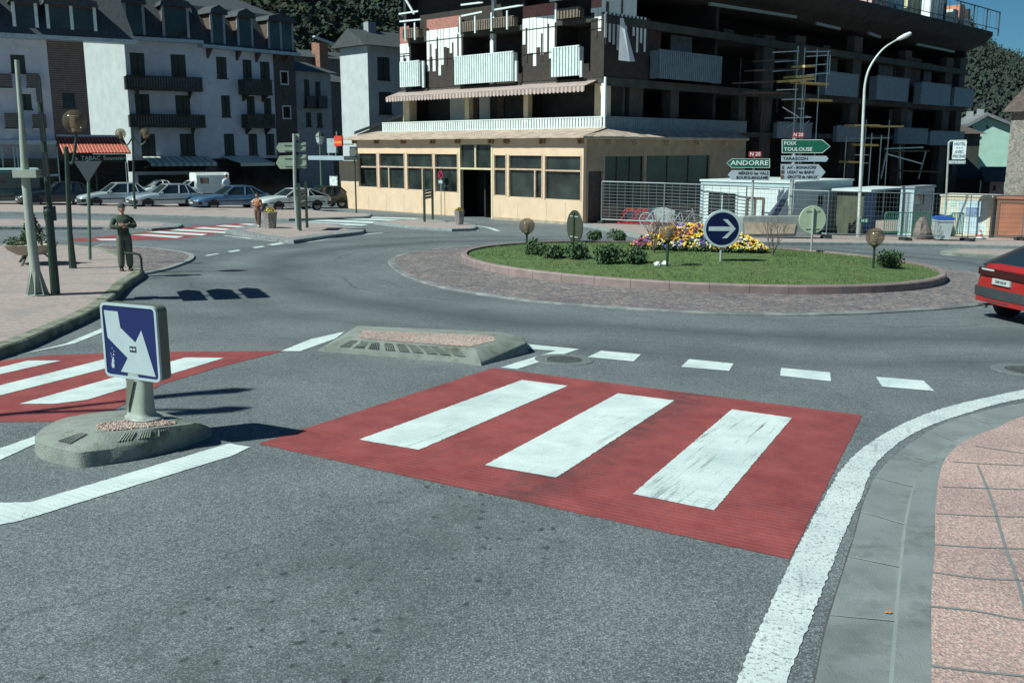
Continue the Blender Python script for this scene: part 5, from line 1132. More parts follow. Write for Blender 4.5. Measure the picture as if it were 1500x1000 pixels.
# ---------------- site cabins and containers ----------------
M_cab=mat('white_cabin_sheet',(0.54,0.62,0.61),.5,2,.08,wear=((0.42,0.5,0.5),2,.62)); M_cabframe=mat('pale_blue_frame',(0.38,0.50,0.52),.5,3,.1)
def cabin(label,cx,cy,x0,x1s,ytop,front=(),side=(),m=M_cab,fm=M_cabframe,name='site_cabin',cat='cabin',h=None,ribs=False,dz=.12):
    c=G(cx,cy,dz); C2=Vector((c.x,c.y)); f0=Fac(C2,-dL); a=f0.t(x0); O_=C2+dL*(-a); f=Fac(O_,-dL,z0=c.z); L=-a; H_=h or f.z(cx,ytop)
    g_=Fac(C2,dR,z0=c.z); L2=g_.t(x1s); t=thing(name,label,cat,f.loc(),f.rz)
    fh=[f.rect(*q) for q in front]; s=MB(); holed(s,0,L,.02,H_,fh,0,.08); s.box(.01,L-.01,L2-.05,L2,.02,H_-.004); s.box(0,.05,.09,L2-.06,.02,H_-.004); s.box(.02,L-.02,.1,L2-.1,.0,.05); s.build('wall',m,t)
    sh_=[(g_.t(q[0]),g_.t(q[1]),g_.z((q[0]+q[1])/2,q[3]),g_.z((q[0]+q[1])/2,q[2])) for q in side]
    s=MB(); holed(s,.081,L2-.06,.02,H_-.004,sh_,0,.08); s.v=[(L-v[1],v[0],v[2]) for v in s.v]; s.build('side_wall',m,t)
    s=MB()
    s.box(-.04,.10,-.03,-.003,.0,H_); s.box(L-.1,L+.04,-.03,-.003,.0,H_); s.box(.101,L-.101,-.03,-.003,H_-.18,H_); s.box(.101,L-.101,-.03,-.003,.0,.14)
    s.box(L+.003,L+.03,.0,.1,.0,H_); s.box(L+.003,L+.03,L2-.1,L2,.0,H_); s.box(L+.003,L+.03,.101,L2-.101,H_-.18,H_); s.build('frame',fm,t)
    s=MB(); s.box(-.08,L+.08,-.08,L2+.05,H_+.003,H_+.09); s.build('roof',m,t)
    for a_,b_,z0,z1 in fh:
        s=MB(); s.box(a_+.01,b_-.01,.04,.06,z0+.01,z1-.01); w=s.build('window',M_glass,t); s=MB(); k=.12
        s.box(a_-k,a_,-.03,.03,z0-k,z1+k); s.box(b_,b_+k,-.03,.03,z0-k,z1+k); s.box(a_,b_,-.03,.03,z1,z1+k); s.box(a_,b_,-.03,.03,z0-k,z0); s.box((a_+b_)/2-.03,(a_+b_)/2+.03,.0,.035,z0,z1); s.build('frame',M_cab,w)
    for a_,b_,z0,z1 in sh_:
        s=MB(); s.box(L-.06,L-.04,a_+.01,b_-.01,z0+.01,z1-.01); s.build('window',M_glass,t)
    if ribs:
        s=MB(); n_=int(L2/.3)
        for i in range(n_): s.box(L+.003,L+.028,.12+i*.3,.12+i*.3+.14,.02,H_-.2)
        s.build('corrugation',m,t)
    return t,f,g_,L,L2,H_
t,f,g_,L,L2,H_=cabin('white site cabin with a barred window behind the direction signs',1159,344,1030,1252,269,[(1041,1081,283,318)],[(1203,1211,285,302)])
s=MB(); a,b,z0,z1=f.rect(1101,1121,292,338); s.box(a,b,-.035,-.005,.1,z1); dr=s.build('door',M_cab,t); s=MB(); k=.1; s.box(a-k,a,-.06,-.036,.1,z1+k); s.box(b,b+k,-.06,-.036,.1,z1+k); s.box(a,b,-.06,-.036,z1,z1+k); s.box((a+b)/2-.04,(a+b)/2+.04,-.06,-.036,.1,z1); s.build('frame',M_brownwood,dr)
# plank ramp leaning on the cabin
s=MB(); (a,za),(b,zb_)=f.tz(1138,322),f.tz(1157,296); s.bar((a,-.5,za),(b,-.5,zb_+.2),.6,.05); s.build('ramp',mat('navy_step',(0.05,0.08,0.16),.7),t)
cabin('grey site cabin with a small window left of the hotel sign',1333,347,1326,1373,276,(),[(1344,1360,283,299)],mat('grey_blue_cabin',(0.24,0.28,0.30),.6,2,.12))
pp=G(1262,345,.12); f=Fac((pp.x,pp.y),dR,z0=pp.z); t=thing('storage_shed','open site shed with a bright blue door beside the tall street lamp','shed',f.loc(),f.rz); b=f.t(1326); zt_=f.z(1290,279)
s=MB(); s.box(0,b,1.2,1.3,0,zt_); s.box(0,.08,0,1.19,0,zt_); s.build('wall',mat('shed_green_wall',(0.07,0.08,0.05),.8,2,.3),t)
s=MB(); s.box(-.2,b+.2,-.4,1.5,zt_+.003,zt_+.1); s.build('roof',M_cab,t)
s=MB(); a_,b_,z0,z1=f.rect(1302,1320,284,322); s.box(a_,b_,1.1,1.19,.05,z1); dr=s.build('blue_door',mat('bright_blue_paint',(0.02,0.13,0.42),.5,2,.2),t)
s=MB(); s.box(a_+.1,a_+.16,1.05,1.095,z1*.45,z1*.45+.15); s.build('handle',M_grey,dr)
t,f,g_,L,L2,H_=cabin('cream and white container with faded doors behind the orange cone',1447,348,1386,1474,289,(),(),mat('cream_container',(0.62,0.60,0.48),.7,1.2,.12,wear=((0.5,0.62,0.6),.8,.5)),mat('cream_frame',(0.58,0.50,0.36),.7,3,.1),'shipping_container','container',ribs=True)
s=MB()
for x0,x1,y0_,y1_ in ((1389,1394,293,330),(1399,1407,294,302),(1399,1407,309,318)):
    a,b,z0,z1=f.rect(x0,x1,y0_,y1_); s.box(a,b,-.02,-.003,z0,z1)
s.build('panel',mat('mint_panel',(0.45,0.62,0.56),.6,3,.1),t)
s=MB(); a,b,z0,z1=f.rect(1412,1421,292,345); s.box(a,b,-.02,-.003,.15,z1); a,b,z0,z1=f.rect(1424,1446,292,345); s.box(a,b,-.022,-.003,.15,z1); s.build('door',mat('pale_blue_door',(0.42,0.55,0.60),.6,2,.12),t)
s=MB(); a,b,z0,z1=f.rect(1423,1440,304,317); s.box(a,b,-.05,-.024,z0,z1); s.build('patch',mat('blue_patch',(0.16,0.25,0.38),.7,6,.4),t)
cabin('rusty orange container at the right edge behind the red car',1520,352,1470,1560,293,(),(),mat('orange_container',(0.32,0.12,0.065),.7,1.5,.2,wear=((0.25,0.12,0.08),1.5,.55)),mat('brown_frame',(0.16,0.09,0.06),.7),'shipping_container','container',ribs=True,dz=.12)

# ---------------- signs ----------------
M_sgreen=mat('direction_green',(0.008,0.11,0.06),.4,3,.12); M_sred=mat('route_red',(0.33,0.03,0.035),.4); M_swht=mat('direction_white',(0.36,0.43,0.47),.4,4,.06); M_letw=mat('letter_pale',(0.62,0.70,0.68),.5); M_letk=mat('letter_black',(0.02,0.025,0.03),.5)
M_pole=mat('grey_pole',(0.36,0.39,0.36),.5,6,.15,metal=.2); M_gpole=mat('green_pole',(0.022,0.045,0.030),.5,6,.2)
def dsign(label,px,py,d,post,ptop,boards,plate,pw=.05,m=M_pole):
    p=G(px,py,.13); f=Fac((p.x,p.y),d,z0=p.z); t=thing('direction_sign',label,'road sign',f.loc(),f.rz)
    s=MB()
    for q in post: s.tube([(f.t(q),.06,-.02),(f.t(q),.06,f.z(q,ptop))],pw,8)
    s.build('post',m,t)
    for poly,bm_,lm,lines in boards:
        P=[f.tz(*q) for q in poly]; s=MB(); s.prism(P,-.03,.0); bo=s.build('board',bm_,t)
        c=(sum(a for a,_ in P)/len(P),sum(b for _,b in P)/len(P)); s=MB(); Q=[(c[0]+(a-c[0])*.975,c[1]+(b-c[1])*.92) for a,b in P]; n_=len(P)
        s.add([(a,-.034,b) for a,b in P]+[(a,-.034,b) for a,b in Q]+[(a,-.031,b) for a,b in P],[(i,(i+1)%n_,n_+(i+1)%n_,n_+i) for i in range(n_)]+[(i,(i+1)%n_,2*n_+(i+1)%n_,2*n_+i) for i in range(n_)]); s.build('border',lm if bm_ is M_sgreen else M_letk if False else lm,bo) if bm_ is M_sgreen else None
        objs=[]
        for txt,cx,cy,hpx,al,sx,shr in lines:
            a,b=f.tz(cx,cy); k=abs(f.z(cx,cy-hpx/2)-f.z(cx,cy+hpx/2))
            objs.append(text(txt,k*1.38,lm,'lettering',None,(a,-.037,b),align=al,sx=sx,shear=shr,depth=.003,bold=.004))
        merge('lettering',objs,lm,bo)
    a,b,z0,z1=f.rect(*plate); s=MB(); s.box(a,b,-.03,0,z0,z1); pl=s.build('route_plate',M_sred,t)
    o=merge('lettering',[text('N 20',(z1-z0)*.95,M_letw,'x',None,((a+b)/2,-.034,(z0+z1)/2),sx=1.0,bold=.004)],M_letw,pl); return t,f
t,f=dsign('direction sign with green ANDORRE arrow pointing left above a white one',1105,343,(1,-.06),(1105.6,),222,
 [([(1064,238.8),(1072,232.4),(1127.6,232.4),(1127.6,246),(1072,246)],M_sgreen,M_letw,[('ANDORRE',1125.5,239,7.0,'RIGHT',1.22,0)]),
  ([(1066,256),(1072,249.3),(1127.2,250),(1127,264.4),(1072,263.6)],M_swht,M_letk,[('MÉRENS les VALS',1125.5,254,4.3,'RIGHT',1.0,0),('BOURG-MADAME',1125,260.4,4.3,'RIGHT',1.0,0)])],(1097,1115.6,222,230))
t,f=dsign('taller direction sign with green FOIX TOULOUSE arrow pointing right over two white boards',1163,345,(1,-.04),(1163.5,),195,
 [([(1145,204.6),(1204.5,204.6),(1216,214.6),(1204.5,224.4),(1145,224.4)],M_sgreen,M_letw,[('FOIX',1148,210.2,5.4,'LEFT',1.1,0),('TOULOUSE',1148,219,5.4,'LEFT',1.1,0)]),
  ([(1144.4,228),(1210,228.4),(1213.4,232.5),(1210,237),(1144.4,236.8)],M_swht,M_letk,[('TARASCON',1146.5,232.6,4.4,'LEFT',1.15,0)]),
  ([(1143.6,240.4),(1199,240.8),(1209,252),(1199,264),(1143.6,263.4)],M_swht,M_letk,[('AX - BONASCRE',1152.5,245.4,4.2,'LEFT',1.0,.15),('USSAT les BAINS',1152.5,252.4,4.2,'LEFT',.95,.15),('GROTTE de NIAUX',1152.5,259.4,4.2,'LEFT',.9,.15)])],(1159.4,1176.4,194,201.4),.09)
s=MB(); a,b,z0,z1=f.rect(1145.5,1150.5,249.4,255); s.box(a,b,-.036,-.031,z0,z1); a,b,z0,z1=f.rect(1145.5,1150.5,256.6,262); s.box(a,b,-.036,-.031,z0,z1); a,b,z0,z1=f.rect(1146.5,1150,243,248); s.box(a,b,-.036,-.031,z0,z1); s.build('pictogram',M_brownwood,[c for c in t.children if c.name.startswith('board')][-1])
# signs seen from behind at the left centre
def backsign():
    p=G(436,336,.14); f=Fac((p.x,p.y),(1,.03),z0=p.z); t=thing('direction_sign','four stacked arrow signs seen from behind on a pole beside the flower tub','road sign',f.loc(),f.rz); M_bk=mat('sign_back_olive',(0.26,0.32,0.24),.5,5,.12)
    s=MB(); s.tube([(f.t(431.5,200),-.09,f.z(431.5,196)),(f.t(433.5,300),-.07,1.6),(0,-.05,-.02)],.065,8); s.build('post',M_pole,t)
    for poly in ([(404.5,217),(408,209.5),(448,208.5),(448,222.5),(409,223.5)],[(404,239),(409,228.5),(448.4,226.5),(448.8,246.5),(410,247.5)]):
        P=[f.tz(*q) for q in poly]; s=MB(); s.prism(P,0,.05); bo=s.build('board',M_bk,t); a0,a1=P[1][0],P[2][0]; z1,z0=P[2][1],P[3][1]; s=MB()
        for k in (.22,.78): z=z0+(z1-z0)*k; s.box(a0+.2,a1-.05,-.03,-.003,z-.03,z+.03)
        s.build('rail',M_bk,bo)
    s=MB(); a,b,z0,z1=f.rect(434,439,196,206); s.box(a,b,0,.04,z0,z1); s.build('small_plate',M_bk,t)
backsign()
# round arrow sign and the other discs on the roundabout
def disc(label,cx,cy,rpx,bx,by,d,front=True,m=None):
    p=onm(bx,by); f=Fac((p.x,p.y),d,z0=p.z); t=thing('round_sign',label,'road sign',f.loc(),f.rz); a,z=f.tz(cx,cy); r=rpx/F*p.y*1.0
    s=MB(); s.lathe([(0,-.02),(r-.01,-.02),(r,-.012),(r,.012),(r-.01,.02),(0,.02)],(a,0,z),40,'Y'); dc=s.build('disc',M_signwhite if front else (m or mat('disc_back_cream',(0.42,0.50,0.36),.5,3,.08)),t)
    s=MB(); s.tube([(a,.05 if front else -.05,-.05),(a,.05 if front else -.05,z+r*.85)],.035,8); s.build('post',M_pole if m is None else M_gpole,t)
    if front:
        s=MB(); s.lathe([(0,-.024),(r*.865,-.024)],(a,0,z),40,'Y'); fc=s.build('blue_face',M_blue,dc)
        w=r*.115; s=MB(); s.prism([(a-r*.72,z-w),(a+r*.42,z-w),(a+r*.0,z-r*.50),(a+r*.26,z-r*.50),(a+r*.70,z),(a+r*.26,z+r*.50),(a+r*.0,z+r*.50),(a+r*.42,z+w),(a-r*.72,z+w)],-.032,-.026); s.build('white_arrow',M_signwhite,fc)
    else:
        s=MB()
        for k in (-.62,.62): s.box(a-r*.5,a+r*.5,-.035,-.021,z+k*r-.02,z+k*r+.02)
        s.build('clamp_rail',M_pole,dc)
    return t
disc('round blue sign with a white arrow pointing right on the grassy mound',1058,335,27.5,1057,383,(1,-.05))
disc('round cream sign back on a pole at the far side of the mound',1190,322,20.5,1187,369,(1,.1),False)
disc('dark round sign turned almost edge on among the shrubs of the mound',842,332,24,842,356,(.42,-.91),False,mat('disc_back_dark',(0.05,0.055,0.035),.4,4,.2))
# hotel sign
p=G(1383,348,.12); f=Fac((p.x,p.y),(1,-.35),z0=p.z); t=thing('hotel_sign','white HOTEL sign hanging from a thin pole in front of the dark building','sign',f.loc(),f.rz)
s=MB(); s.tube([(0,0,0),(f.t(1390,208),0,f.z(1390,209)),(f.t(1392,206.6),0,f.z(1392,206.8)),(f.t(1416,206),0,f.z(1416,206.3))],.045,8); s.build('post',M_pole,t)
a,b,z0,z1=f.rect(1395.5,1415,207,233.5); s=MB(); s.box(a,b,-.06,.06,z0,z1); bo=s.build('board',mat('hotel_white',(0.62,0.72,0.72),.5),t); M_lb=mat('letter_bluegrey',(0.08,0.13,0.17),.6); hh=z1-z0
merge('lettering',[text(w_,hh*.19*1.2,M_lb,'x',None,((a+b)/2,-.064,z0+hh*q),sx=.82,bold=.006) for w_,q in (('HOTEL',.84),('* * *',.58),('AVEC',.40),('PISCINE',.16))],M_lb,bo)
a,b,z0,z1=f.rect(1391,1416,235,240.5); s=MB(); s.box(a,b,-.05,.05,z0,z1); bo=s.build('lower_board',mat('hotel_lower',(0.16,0.20,0.20),.5),t)
merge('lettering',[text('RESTAURANT',(z1-z0)*.85,M_letw,'x',None,((a+b)/2,-.054,(z0+z1)/2),sx=.80,bold=.004)],M_letw,bo)
# green plate
p=G(1273,352,.12); f=Fac((p.x,p.y),(1,0),z0=p.z); t=thing('green_sign','small green plate with white letters near the foot of the tall lamp','sign',f.loc(),0); s=MB(); a,b,z0,z1=f.rect(1266.5,1279.5,320,326.5); s.box(a,b,-.03,0,z0,z1); bo=s.build('board',M_sgreen,t); merge('lettering',[text('H E',(z1-z0)*.9,M_letw,'x',None,((a+b)/2,-.034,(z0+z1)/2),bold=.004)],M_letw,bo)
s=MB(); s.bar((0,.02,0),(0,.02,z0),.05); s.build('post',M_gpole,t)
# no stopping sign in front of the pavilion window
pw_=FL.world(FL.t(649.5),-.25); t=thing('no_parking_sign','small round no parking sign with a red ring in front of the pavilion window','road sign',(pw_.x,pw_.y,FL.z0),FL.rz)
z=FL.z(650,255.5); r=.21; s=MB(); s.lathe([(0,-.012),(r,-.012),(r,.012),(0,.012)],(0,0,z),24,'Y'); dc=s.build('disc',mat('ring_red',(0.42,0.03,0.04),.4),t); s=MB(); s.lathe([(0,-.016),(r*.76,-.016)],(0,0,z),24,'Y'); s.build('blue_face',M_blue,dc); s=MB(); s.bar((-r*.5,-.02,z-r*.5),(r*.5,-.02,z+r*.5),.01,.05); s.build('red_bar',mat('ring_red',(0,0,0)),dc)
s=MB(); s.box(-.16,.16,-.012,.012,z-.5,z-.33); s.build('plate',M_signwhite,t); s=MB(); s.tube([(0,.03,-1.6),(0,.03,z)],.025,6); s.build('post',M_pole,t)

# ---------------- lamps ----------------
M_globe=bpy.data.materials.new('smoked_globe'); M_globe.use_nodes=True; ns,ls,b=nodes(M_globe)
tp=ns.new('ShaderNodeBsdfTransparent'); tp.inputs[0].default_value=(0.72,0.68,0.62,1); b.inputs['Base Color'].default_value=(0.22,0.18,0.13,1); b.inputs['Roughness'].default_value=.08; mx=ns.new('ShaderNodeMixShader'); mx.inputs[0].default_value=.26; ls.new(tp.outputs[0],mx.inputs[1]); ls.new(b.outputs[0],mx.inputs[2]); ls.new(mx.outputs[0],ns['Material Output'].inputs['Surface']); M_louv=mat('lamp_louvre',(0.58,0.50,0.38),.5)
def globe(mb_g,c,r,parent,arms=True):
    s=MB(); n_=12; s.lathe([(r*math.sin(math.pi*i/n_) if 0<i<n_ else 0.0,-r*math.cos(math.pi*i/n_)) for i in range(n_+1)],c,20); g=s.build('globe',M_globe,parent,smooth=True)
    s=MB()
    for k in range(6): z=c[2]-r*.45+k*r*.17; s.lathe([(r*.36,z),(r*.42,z+r*.03),(r*.36,z+r*.07)],(c[0],c[1],0),14)
    s.lathe([(r*.25,c[2]-r*.85),(r*.3,c[2]-r*.5),(r*.12,c[2]+r*.4),(0,c[2]+r*.42)],(c[0],c[1],0),12); s.build('louvre',M_louv,g); return g
def mlamp(label,gx,gy,rpx,bx,by):
    p=onm(bx,by); t=thing('globe_lamp',label,'garden lamp',p,0,'smoked globe lamps on the roundabout'); f=Fac((p.x,p.y),(1,0),z0=p.z); a,z=f.tz(gx,gy); r=rpx/F*p.y
    s=MB(); s.tube([(0,0,-.05),(a,0,z-r*.8)],.035,8); s.lathe([(.05,z-r*1.12),(.09,z-r*.95),(.09,z-r*.85),(0.05,z-r*.8)],(a,0,0),12); s.build('post',M_gpole,t); globe(None,(a,0,z),r,t)
mlamp('smoked globe lamp at the left end of the mound above the shrubs',772,331,11.5,771,362); mlamp('smoked globe lamp in front of the flower bed beside white litter',979,340,13,977,391); mlamp('smoked globe lamp at the right end of the mound by a bush',1282,347,13.5,1279,393)
# tall street lamp
p=G(1257,347,.13); f=Fac((p.x,p.y),(1,0),z0=p.z); t=thing('street_lamp','tall curved white street lamp in front of the dark building','street lamp',p,0)
pts=[f.tz(*q) for q in ((1257,347),(1258,320),(1262,230),(1265.5,150),(1267,125),(1272,104),(1282,86),(1296,70),(1314,58.5))]; P=[(a,0,z) for a,z in pts]
s=MB(); s.tube(smooth(P,4),[.075-.045*i/32 for i in range(33)],10); s.build('pole',mat('lamp_white',(0.55,0.60,0.56),.4,3,.15,metal=.1),t,smooth=True)
a,z=f.tz(1314,58.5); b,zb_=f.tz(1335,48.5); s=MB(); d=Vector((b-a,0,zb_-z)); nrm=Vector((-d.z,0,d.x)).normalized(); 
s.tube([Vector((a,0,z)),Vector((a,0,z))+d*.2,Vector((a,0,z))+d*.55,Vector((a,0,z))+d*.9,Vector((a,0,z))+d],[.05,.08,.10,.085,.03],10); s.build('lamp_head',mat('lamp_head_white',(0.68,0.74,0.70),.4),t,smooth=True)
s=MB(); s.tube([(0,0,0),(0.0,0,.9)],.10,10); s.build('base',M_pole,t)
# thick tapered pole with a finned foot
p=G(55,432,.15); f=Fac((p.x,p.y),(1,0),z0=p.z); t=thing('lamp_post','thick grey tapered post with a finned flared foot at the left','post',p,0)
s=MB(); pts=[f.tz(*q) for q in ((55,432),(52,400),(44,330),(37,255),(31,170),(24.5,88))]; s.tube([(a,0,z) for a,z in pts],[.095,.09,.082,.074,.046,.04],14); s.build('pole',M_bollard,t,smooth=True)
s=MB()
for k in range(8):
    a=k*math.pi/4+.2; ca,sa=math.cos(a),math.sin(a); s.add([(ca*.07,sa*.07,.5),(ca*.07,sa*.07,0),(ca*.2,sa*.2,0),(ca*.2-sa*.012,sa*.2+ca*.012,.02),(ca*.07-sa*.025,sa*.07+ca*.025,.5),(ca*.07-sa*.025,sa*.07+ca*.025,0)],[(0,1,2),(0,2,3,4),(4,3,5)])
s.lathe([(.21,0),(.21,.02),(.1,.03)],(0,0,0),16); s.build('flared_foot',M_bollard,t)
a,z=f.tz(37,265); s=MB(); s.box(a-.14,a+.02+.26,-.16,.16,z+.06,z+.2); s.build('bracket_box',M_bollard,t)
# edge-on direction signs on a pole whose shadow falls across the road
p=G(79,432,.15); f=Fac((p.x,p.y),(1,0),z0=p.z)
t=thing('marker_post','short dark green post with a cap in front of the planter','post',p,0); a,z=f.tz(70,313); s=MB(); s.tube([(0,0,0),(a,0,z)],.055,8); s.build('post',M_gpole,t); s=MB(); s.lathe([(.075,z-.02),(.075,z+.05),(.03,z+.09)],(a,0,0),10); s.build('cap',M_gpole,t)
t=thing('direction_sign','stack of three dark direction signs seen edge on high on a pole at the left','road sign',(p.x-.05,p.y+.25,p.z),R(114))
H2=HT((p.x,p.y+.25),75,80)
s=MB(); s.tube([(0,0,2.2),(0,0,3.9)],.05,8); s.tube([(0,0,0),(0,0,2.2)],.05,8); s.build('post',M_gpole,t)
M_sd=mat('sign_edge_dark',(0.04,0.055,0.06),.5)
for za,zb_ in ((2.15,2.58),(2.76,3.26),(3.44,3.86)):
    s=MB(); s.prism([(-.75,za),(.75,za),(1.0,(za+zb_)/2),(.75,zb_),(-.75,zb_)],-.03,.03); s.build('board',M_sd,t)
s=MB(); s.box(-.18,.18,-.1,.1,1.35,1.6); s.build('small_box',M_sd,t)
# globe lamps at the left
def slamp(label,bx,by,globes,ptop,rr_=None,m=M_gpole):
    p=G(bx,by,.14); f=Fac((p.x,p.y),(1,0),z0=p.z); t=thing('globe_street_lamp',label,'street lamp',p,0); a0,z0=f.tz(*ptop)
    s=MB(); s.tube([(0,0,0),(0,0,.8),(a0,0,z0)],[.09,.06,.05],8); s.build('pole',m,t)
    for gx,gy,r in globes:
        a,z=f.tz(gx,gy); rr2=r/F*p.y; s=MB(); s.tube(smooth([(a0,0,z0-.3),((a0+a)/2,0,min(z0-.3,z-rr2-.25)-.05),(a,0,z-rr2-.15),(a,0,z-rr2*.85)],4),.035,8); s.build('arm',m,t); globe(None,(a,0,z),rr2,t)
slamp('dark street lamp with one large smoked globe standing behind the planter',107,393,[(109,178,16.5)],(97,215))
slamp('dark lamp post with twin smoked globes by the parked silver cars',198,306,[(176.5,196,7.5),(212,195.5,7.5)],(194,190))
p=G(132,380,.15); f=Fac((p.x,p.y),(1,0),z0=p.z); t=thing('road_sign','dark back of a triangular sign on a green post left of the man','road sign',p,0); s=MB(); a,z=f.tz(129,235); s.tube([(0,0,0),(a,0,z)],.04,8); s.build('post',mat('mid_green_pole',(0.10,0.17,0.12),.5),t)
P=[f.tz(*q) for q in ((109,236),(150,236),(129.5,268))]; s=MB(); s.prism(P,-.04,-.015) ; s.build('triangle',M_sd,t)
# green lantern
p=G(472,300,.1); f=Fac((p.x,p.y),(1,0),z0=p.z); t=thing('lantern','old green street lantern at the corner of the side street','street lamp',p,0); a,z=f.tz(472,212); a2,z2_=f.tz(472,192)
s=MB(); s.tube([(0,0,0),(0,0,.7),(0,0,z)],[.12,.07,.05],8); s.build('pole',mat('mid_green_pole',(0,0,0)),t); h_=z2_-z
s=MB(); s.lathe([(.1,z),(.2,z+h_*.15),(.28,z+h_*.6),(.12,z+h_*.8)],(0,0,0),8); ln=s.build('lantern_glass',mat('lantern_glass',(0.5,0.58,0.55),.2),t); s=MB(); s.lathe([(.32,z+h_*.6),(.2,z+h_*.85),(.05,z+h_)],(0,0,0),8); s.build('cap',M_gpole,ln)
# unseen stand-in lamp, added left of the frame to throw the long soft shadows
e1,e2=G(352,571),G(350,598)
dsp=Vector((0.866,0.5,0))*(8.6/math.tan(R(SUN_EL)))
base=G(-420,600)
h1_=e1-dsp; t=thing('street_lamp','tall unseen twin armed lamp added for its shadows, left of the picture edge','street lamp',(h1_.x-1.2,h1_.y-.9,GZ(h1_.x,h1_.y)),0)
s=MB(); s.tube([(0,0,0),(0,0,7.6)],[.11,.06],8); s.tube(smooth([(0,0,7.5),(.3,.3,8.0),(1.2,.9,8.2)],4),.05,8)
q2=e2-dsp-Vector(t.location); s.tube(smooth([(0,0,7.5),(q2.x*.4,q2.y*.4,8.0),(q2.x,q2.y,8.2)],4),.05,8); s.build('pole',M_pole,t)
for q in ((1.2,.9),(q2.x,q2.y)):
    s=MB(); s.tube([(q[0]-.9,q[1]-.45,8.2),(q[0],q[1],8.25),(q[0]+.2,q[1]+.1,8.2)],[.05,.15,.05],8); s.build('lamp_head',M_pole,t)

# ---------------- signal head, info boards, planters ----------------
p=G(522,312,.12); f=Fac((p.x,p.y),(1,-.2),z0=p.z); t=thing('signal_post','dark box with a round lens on a pole by the left corner of the pavilion','signal',p,f.rz); a,b,z0,z1=f.rect(514,524.6,215,234); s=MB(); s.tube([(0,0,0),(0,0,z1)],.045,8); s.build('post',M_gpole,t); s=MB(); s.box(a,b,-.2,-.06,z0,z1); bx=s.build('head',M_sd,t); s=MB(); s.lathe([(.22,-.24),(.22,-.205),(0.17,-.205),(.17,-.235)],((a+b)/2,0,(z0+z1)/2+.05),18,'Y'); s.build('lens_ring',mat('ring_grey',(0.12,0.13,0.13),.5),bx)
def board(label,x0,y0_,x1,y1_,yt,yb0,yb1,d):
    p=G(x0,y0_,.13); q=G(x1,y1_,.13); dd=Vector((q.x-p.x,q.y-p.y)); f=Fac((p.x,p.y),dd,z0=p.z); L=dd.length; t=thing('notice_board',label,'notice board',p,f.rz); zt_=f.z(x0,yt)
    for x in (0,L): s=MB(); s.box(x-.05,x+.05,-.05,.05,-.02,zt_); s.build('post',M_gpole,t)
    s=MB(); z0,z1=f.z(x0,yb1),f.z(x0,yb0); n_=3 if (z1-z0)<1.0 else 6
    for k in range(n_): s.box(.06,L-.06,-.03,.03,z0+(z1-z0)*k/n_,z0+(z1-z0)*(k+.72)/n_)
    s.build('board',mat('board_grey_brown',(0.15,0.15,0.13),.7,6,.2),t)
board('wooden notice board on two green posts right of the signpost',440,338,450,334,268,276,303,None)
board('low wooden notice board on two dark posts before the pavilion',622,324.5,634,322,248,278,292,None)
M_aggpot=aggregate('washed_gravel_concrete',[(0.24,0.22,0.20),(0.32,0.29,0.26),(0.16,0.15,0.14)],45); M_dkleaf=mat('dark_leaf',(0.028,0.060,0.022),.8); M_midleaf=mat('mid_leaf',(0.06,0.115,0.04),.8); M_ltleaf=mat('light_leaf',(0.075,0.12,0.035),.8)
M_yelf=mat('yellow_petal',(0.75,0.47,0.02),.7); M_ylw2=mat('lemon_petal',(0.72,0.68,0.28),.7); M_purp=mat('purple_petal',(0.13,0.08,0.33),.7); M_orf=mat('orange_petal',(0.62,0.24,0.03),.7); M_whf=mat('white_petal',(0.65,0.66,0.62),.7); M_wine=mat('wine_petal',(0.22,0.02,0.06),.7)
def pot(label,bx,by,wpx,ytop,fl=True,n_=8):
    p=G(bx,by,.14); z=HT(p,bx,ytop)-.14; r=wpx/2/F*p.y; t=thing('planter',label,'planter',p,0)
    s=MB(); s.lathe([(r*.78,0),(r*.86,z*.5),(r,z*.93),(r*1.03,z*.93),(r*1.03,z),(r*.9,z),(r*.88,z*.9),(0,z*.9)],(0,0,0),n_); s.build('tub',M_aggpot,t)
    g=random.Random(bx); s=MB(); leafball(s,(0,0,z),(r*.85,r*.85,.16),260,.035,g,mis=3); s.build('flowers',[M_midleaf,M_yelf,M_ylw2 if fl else M_brownwood],t); return t
pot('octagonal gravel concrete tub with yellow flowers behind the woman',396,334,22,310.5); pot('small gravel concrete tub before the dark doorway of the pavilion',673,328,15,308.5,False)
p=G(48,386,.15); z=HT(p,48,357)-.15; t=thing('planter','shallow bowl planter with a conical evergreen on splayed legs behind the posts','planter',p,0); s=MB(); s.lathe([(.05,z*.42),(.32,z*.48),(.52,z*.75),(.60,z),(.54,z),(.46,z*.85),(0,z*.82)],(0,0,0),20); s.build('bowl',mat('beige_bowl',(0.36,0.31,0.25),.8,5,.15),t,smooth=True)
for k in range(3):
    a=k*2.1+.5; s=MB(); s.bar((.25*math.cos(a),.25*math.sin(a),z*.5),(.52*math.cos(a),.52*math.sin(a),0),.04); s.build('leg',M_gpole,t)
g=random.Random(9); s=MB()
for i in range(14): q=i/14; leafball(s,(.05,0,z+.05+q*.75),(.32*(1-q)+.03,.32*(1-q)+.03,.1),110,.03,g,mis=2)
leafball(s,(-.25,-.1,z+.05),(.32,.3,.14),260,.03,g,mis=2); s.build('evergreen',[M_dkleaf,M_midleaf],t)
p=G(208,399,.15); f=Fac((p.x,p.y),(1,.1),z0=p.z); t=thing('hoop_rail','low dark hoop rail at the kerb beside the man','hoop rail',p,f.rz); s=MB(); s.tube([(0,0,0),(0,0,.32),(-.03,0,.4),(-.12,0,.43),(-.35,0,.44)],.028,8); s.build('hoop',M_gpole,t); s=MB(); s.lathe([(.06,0),(.05,.04),(.03,.05)],(0,0,0),10); s.build('foot',M_gpole,t)

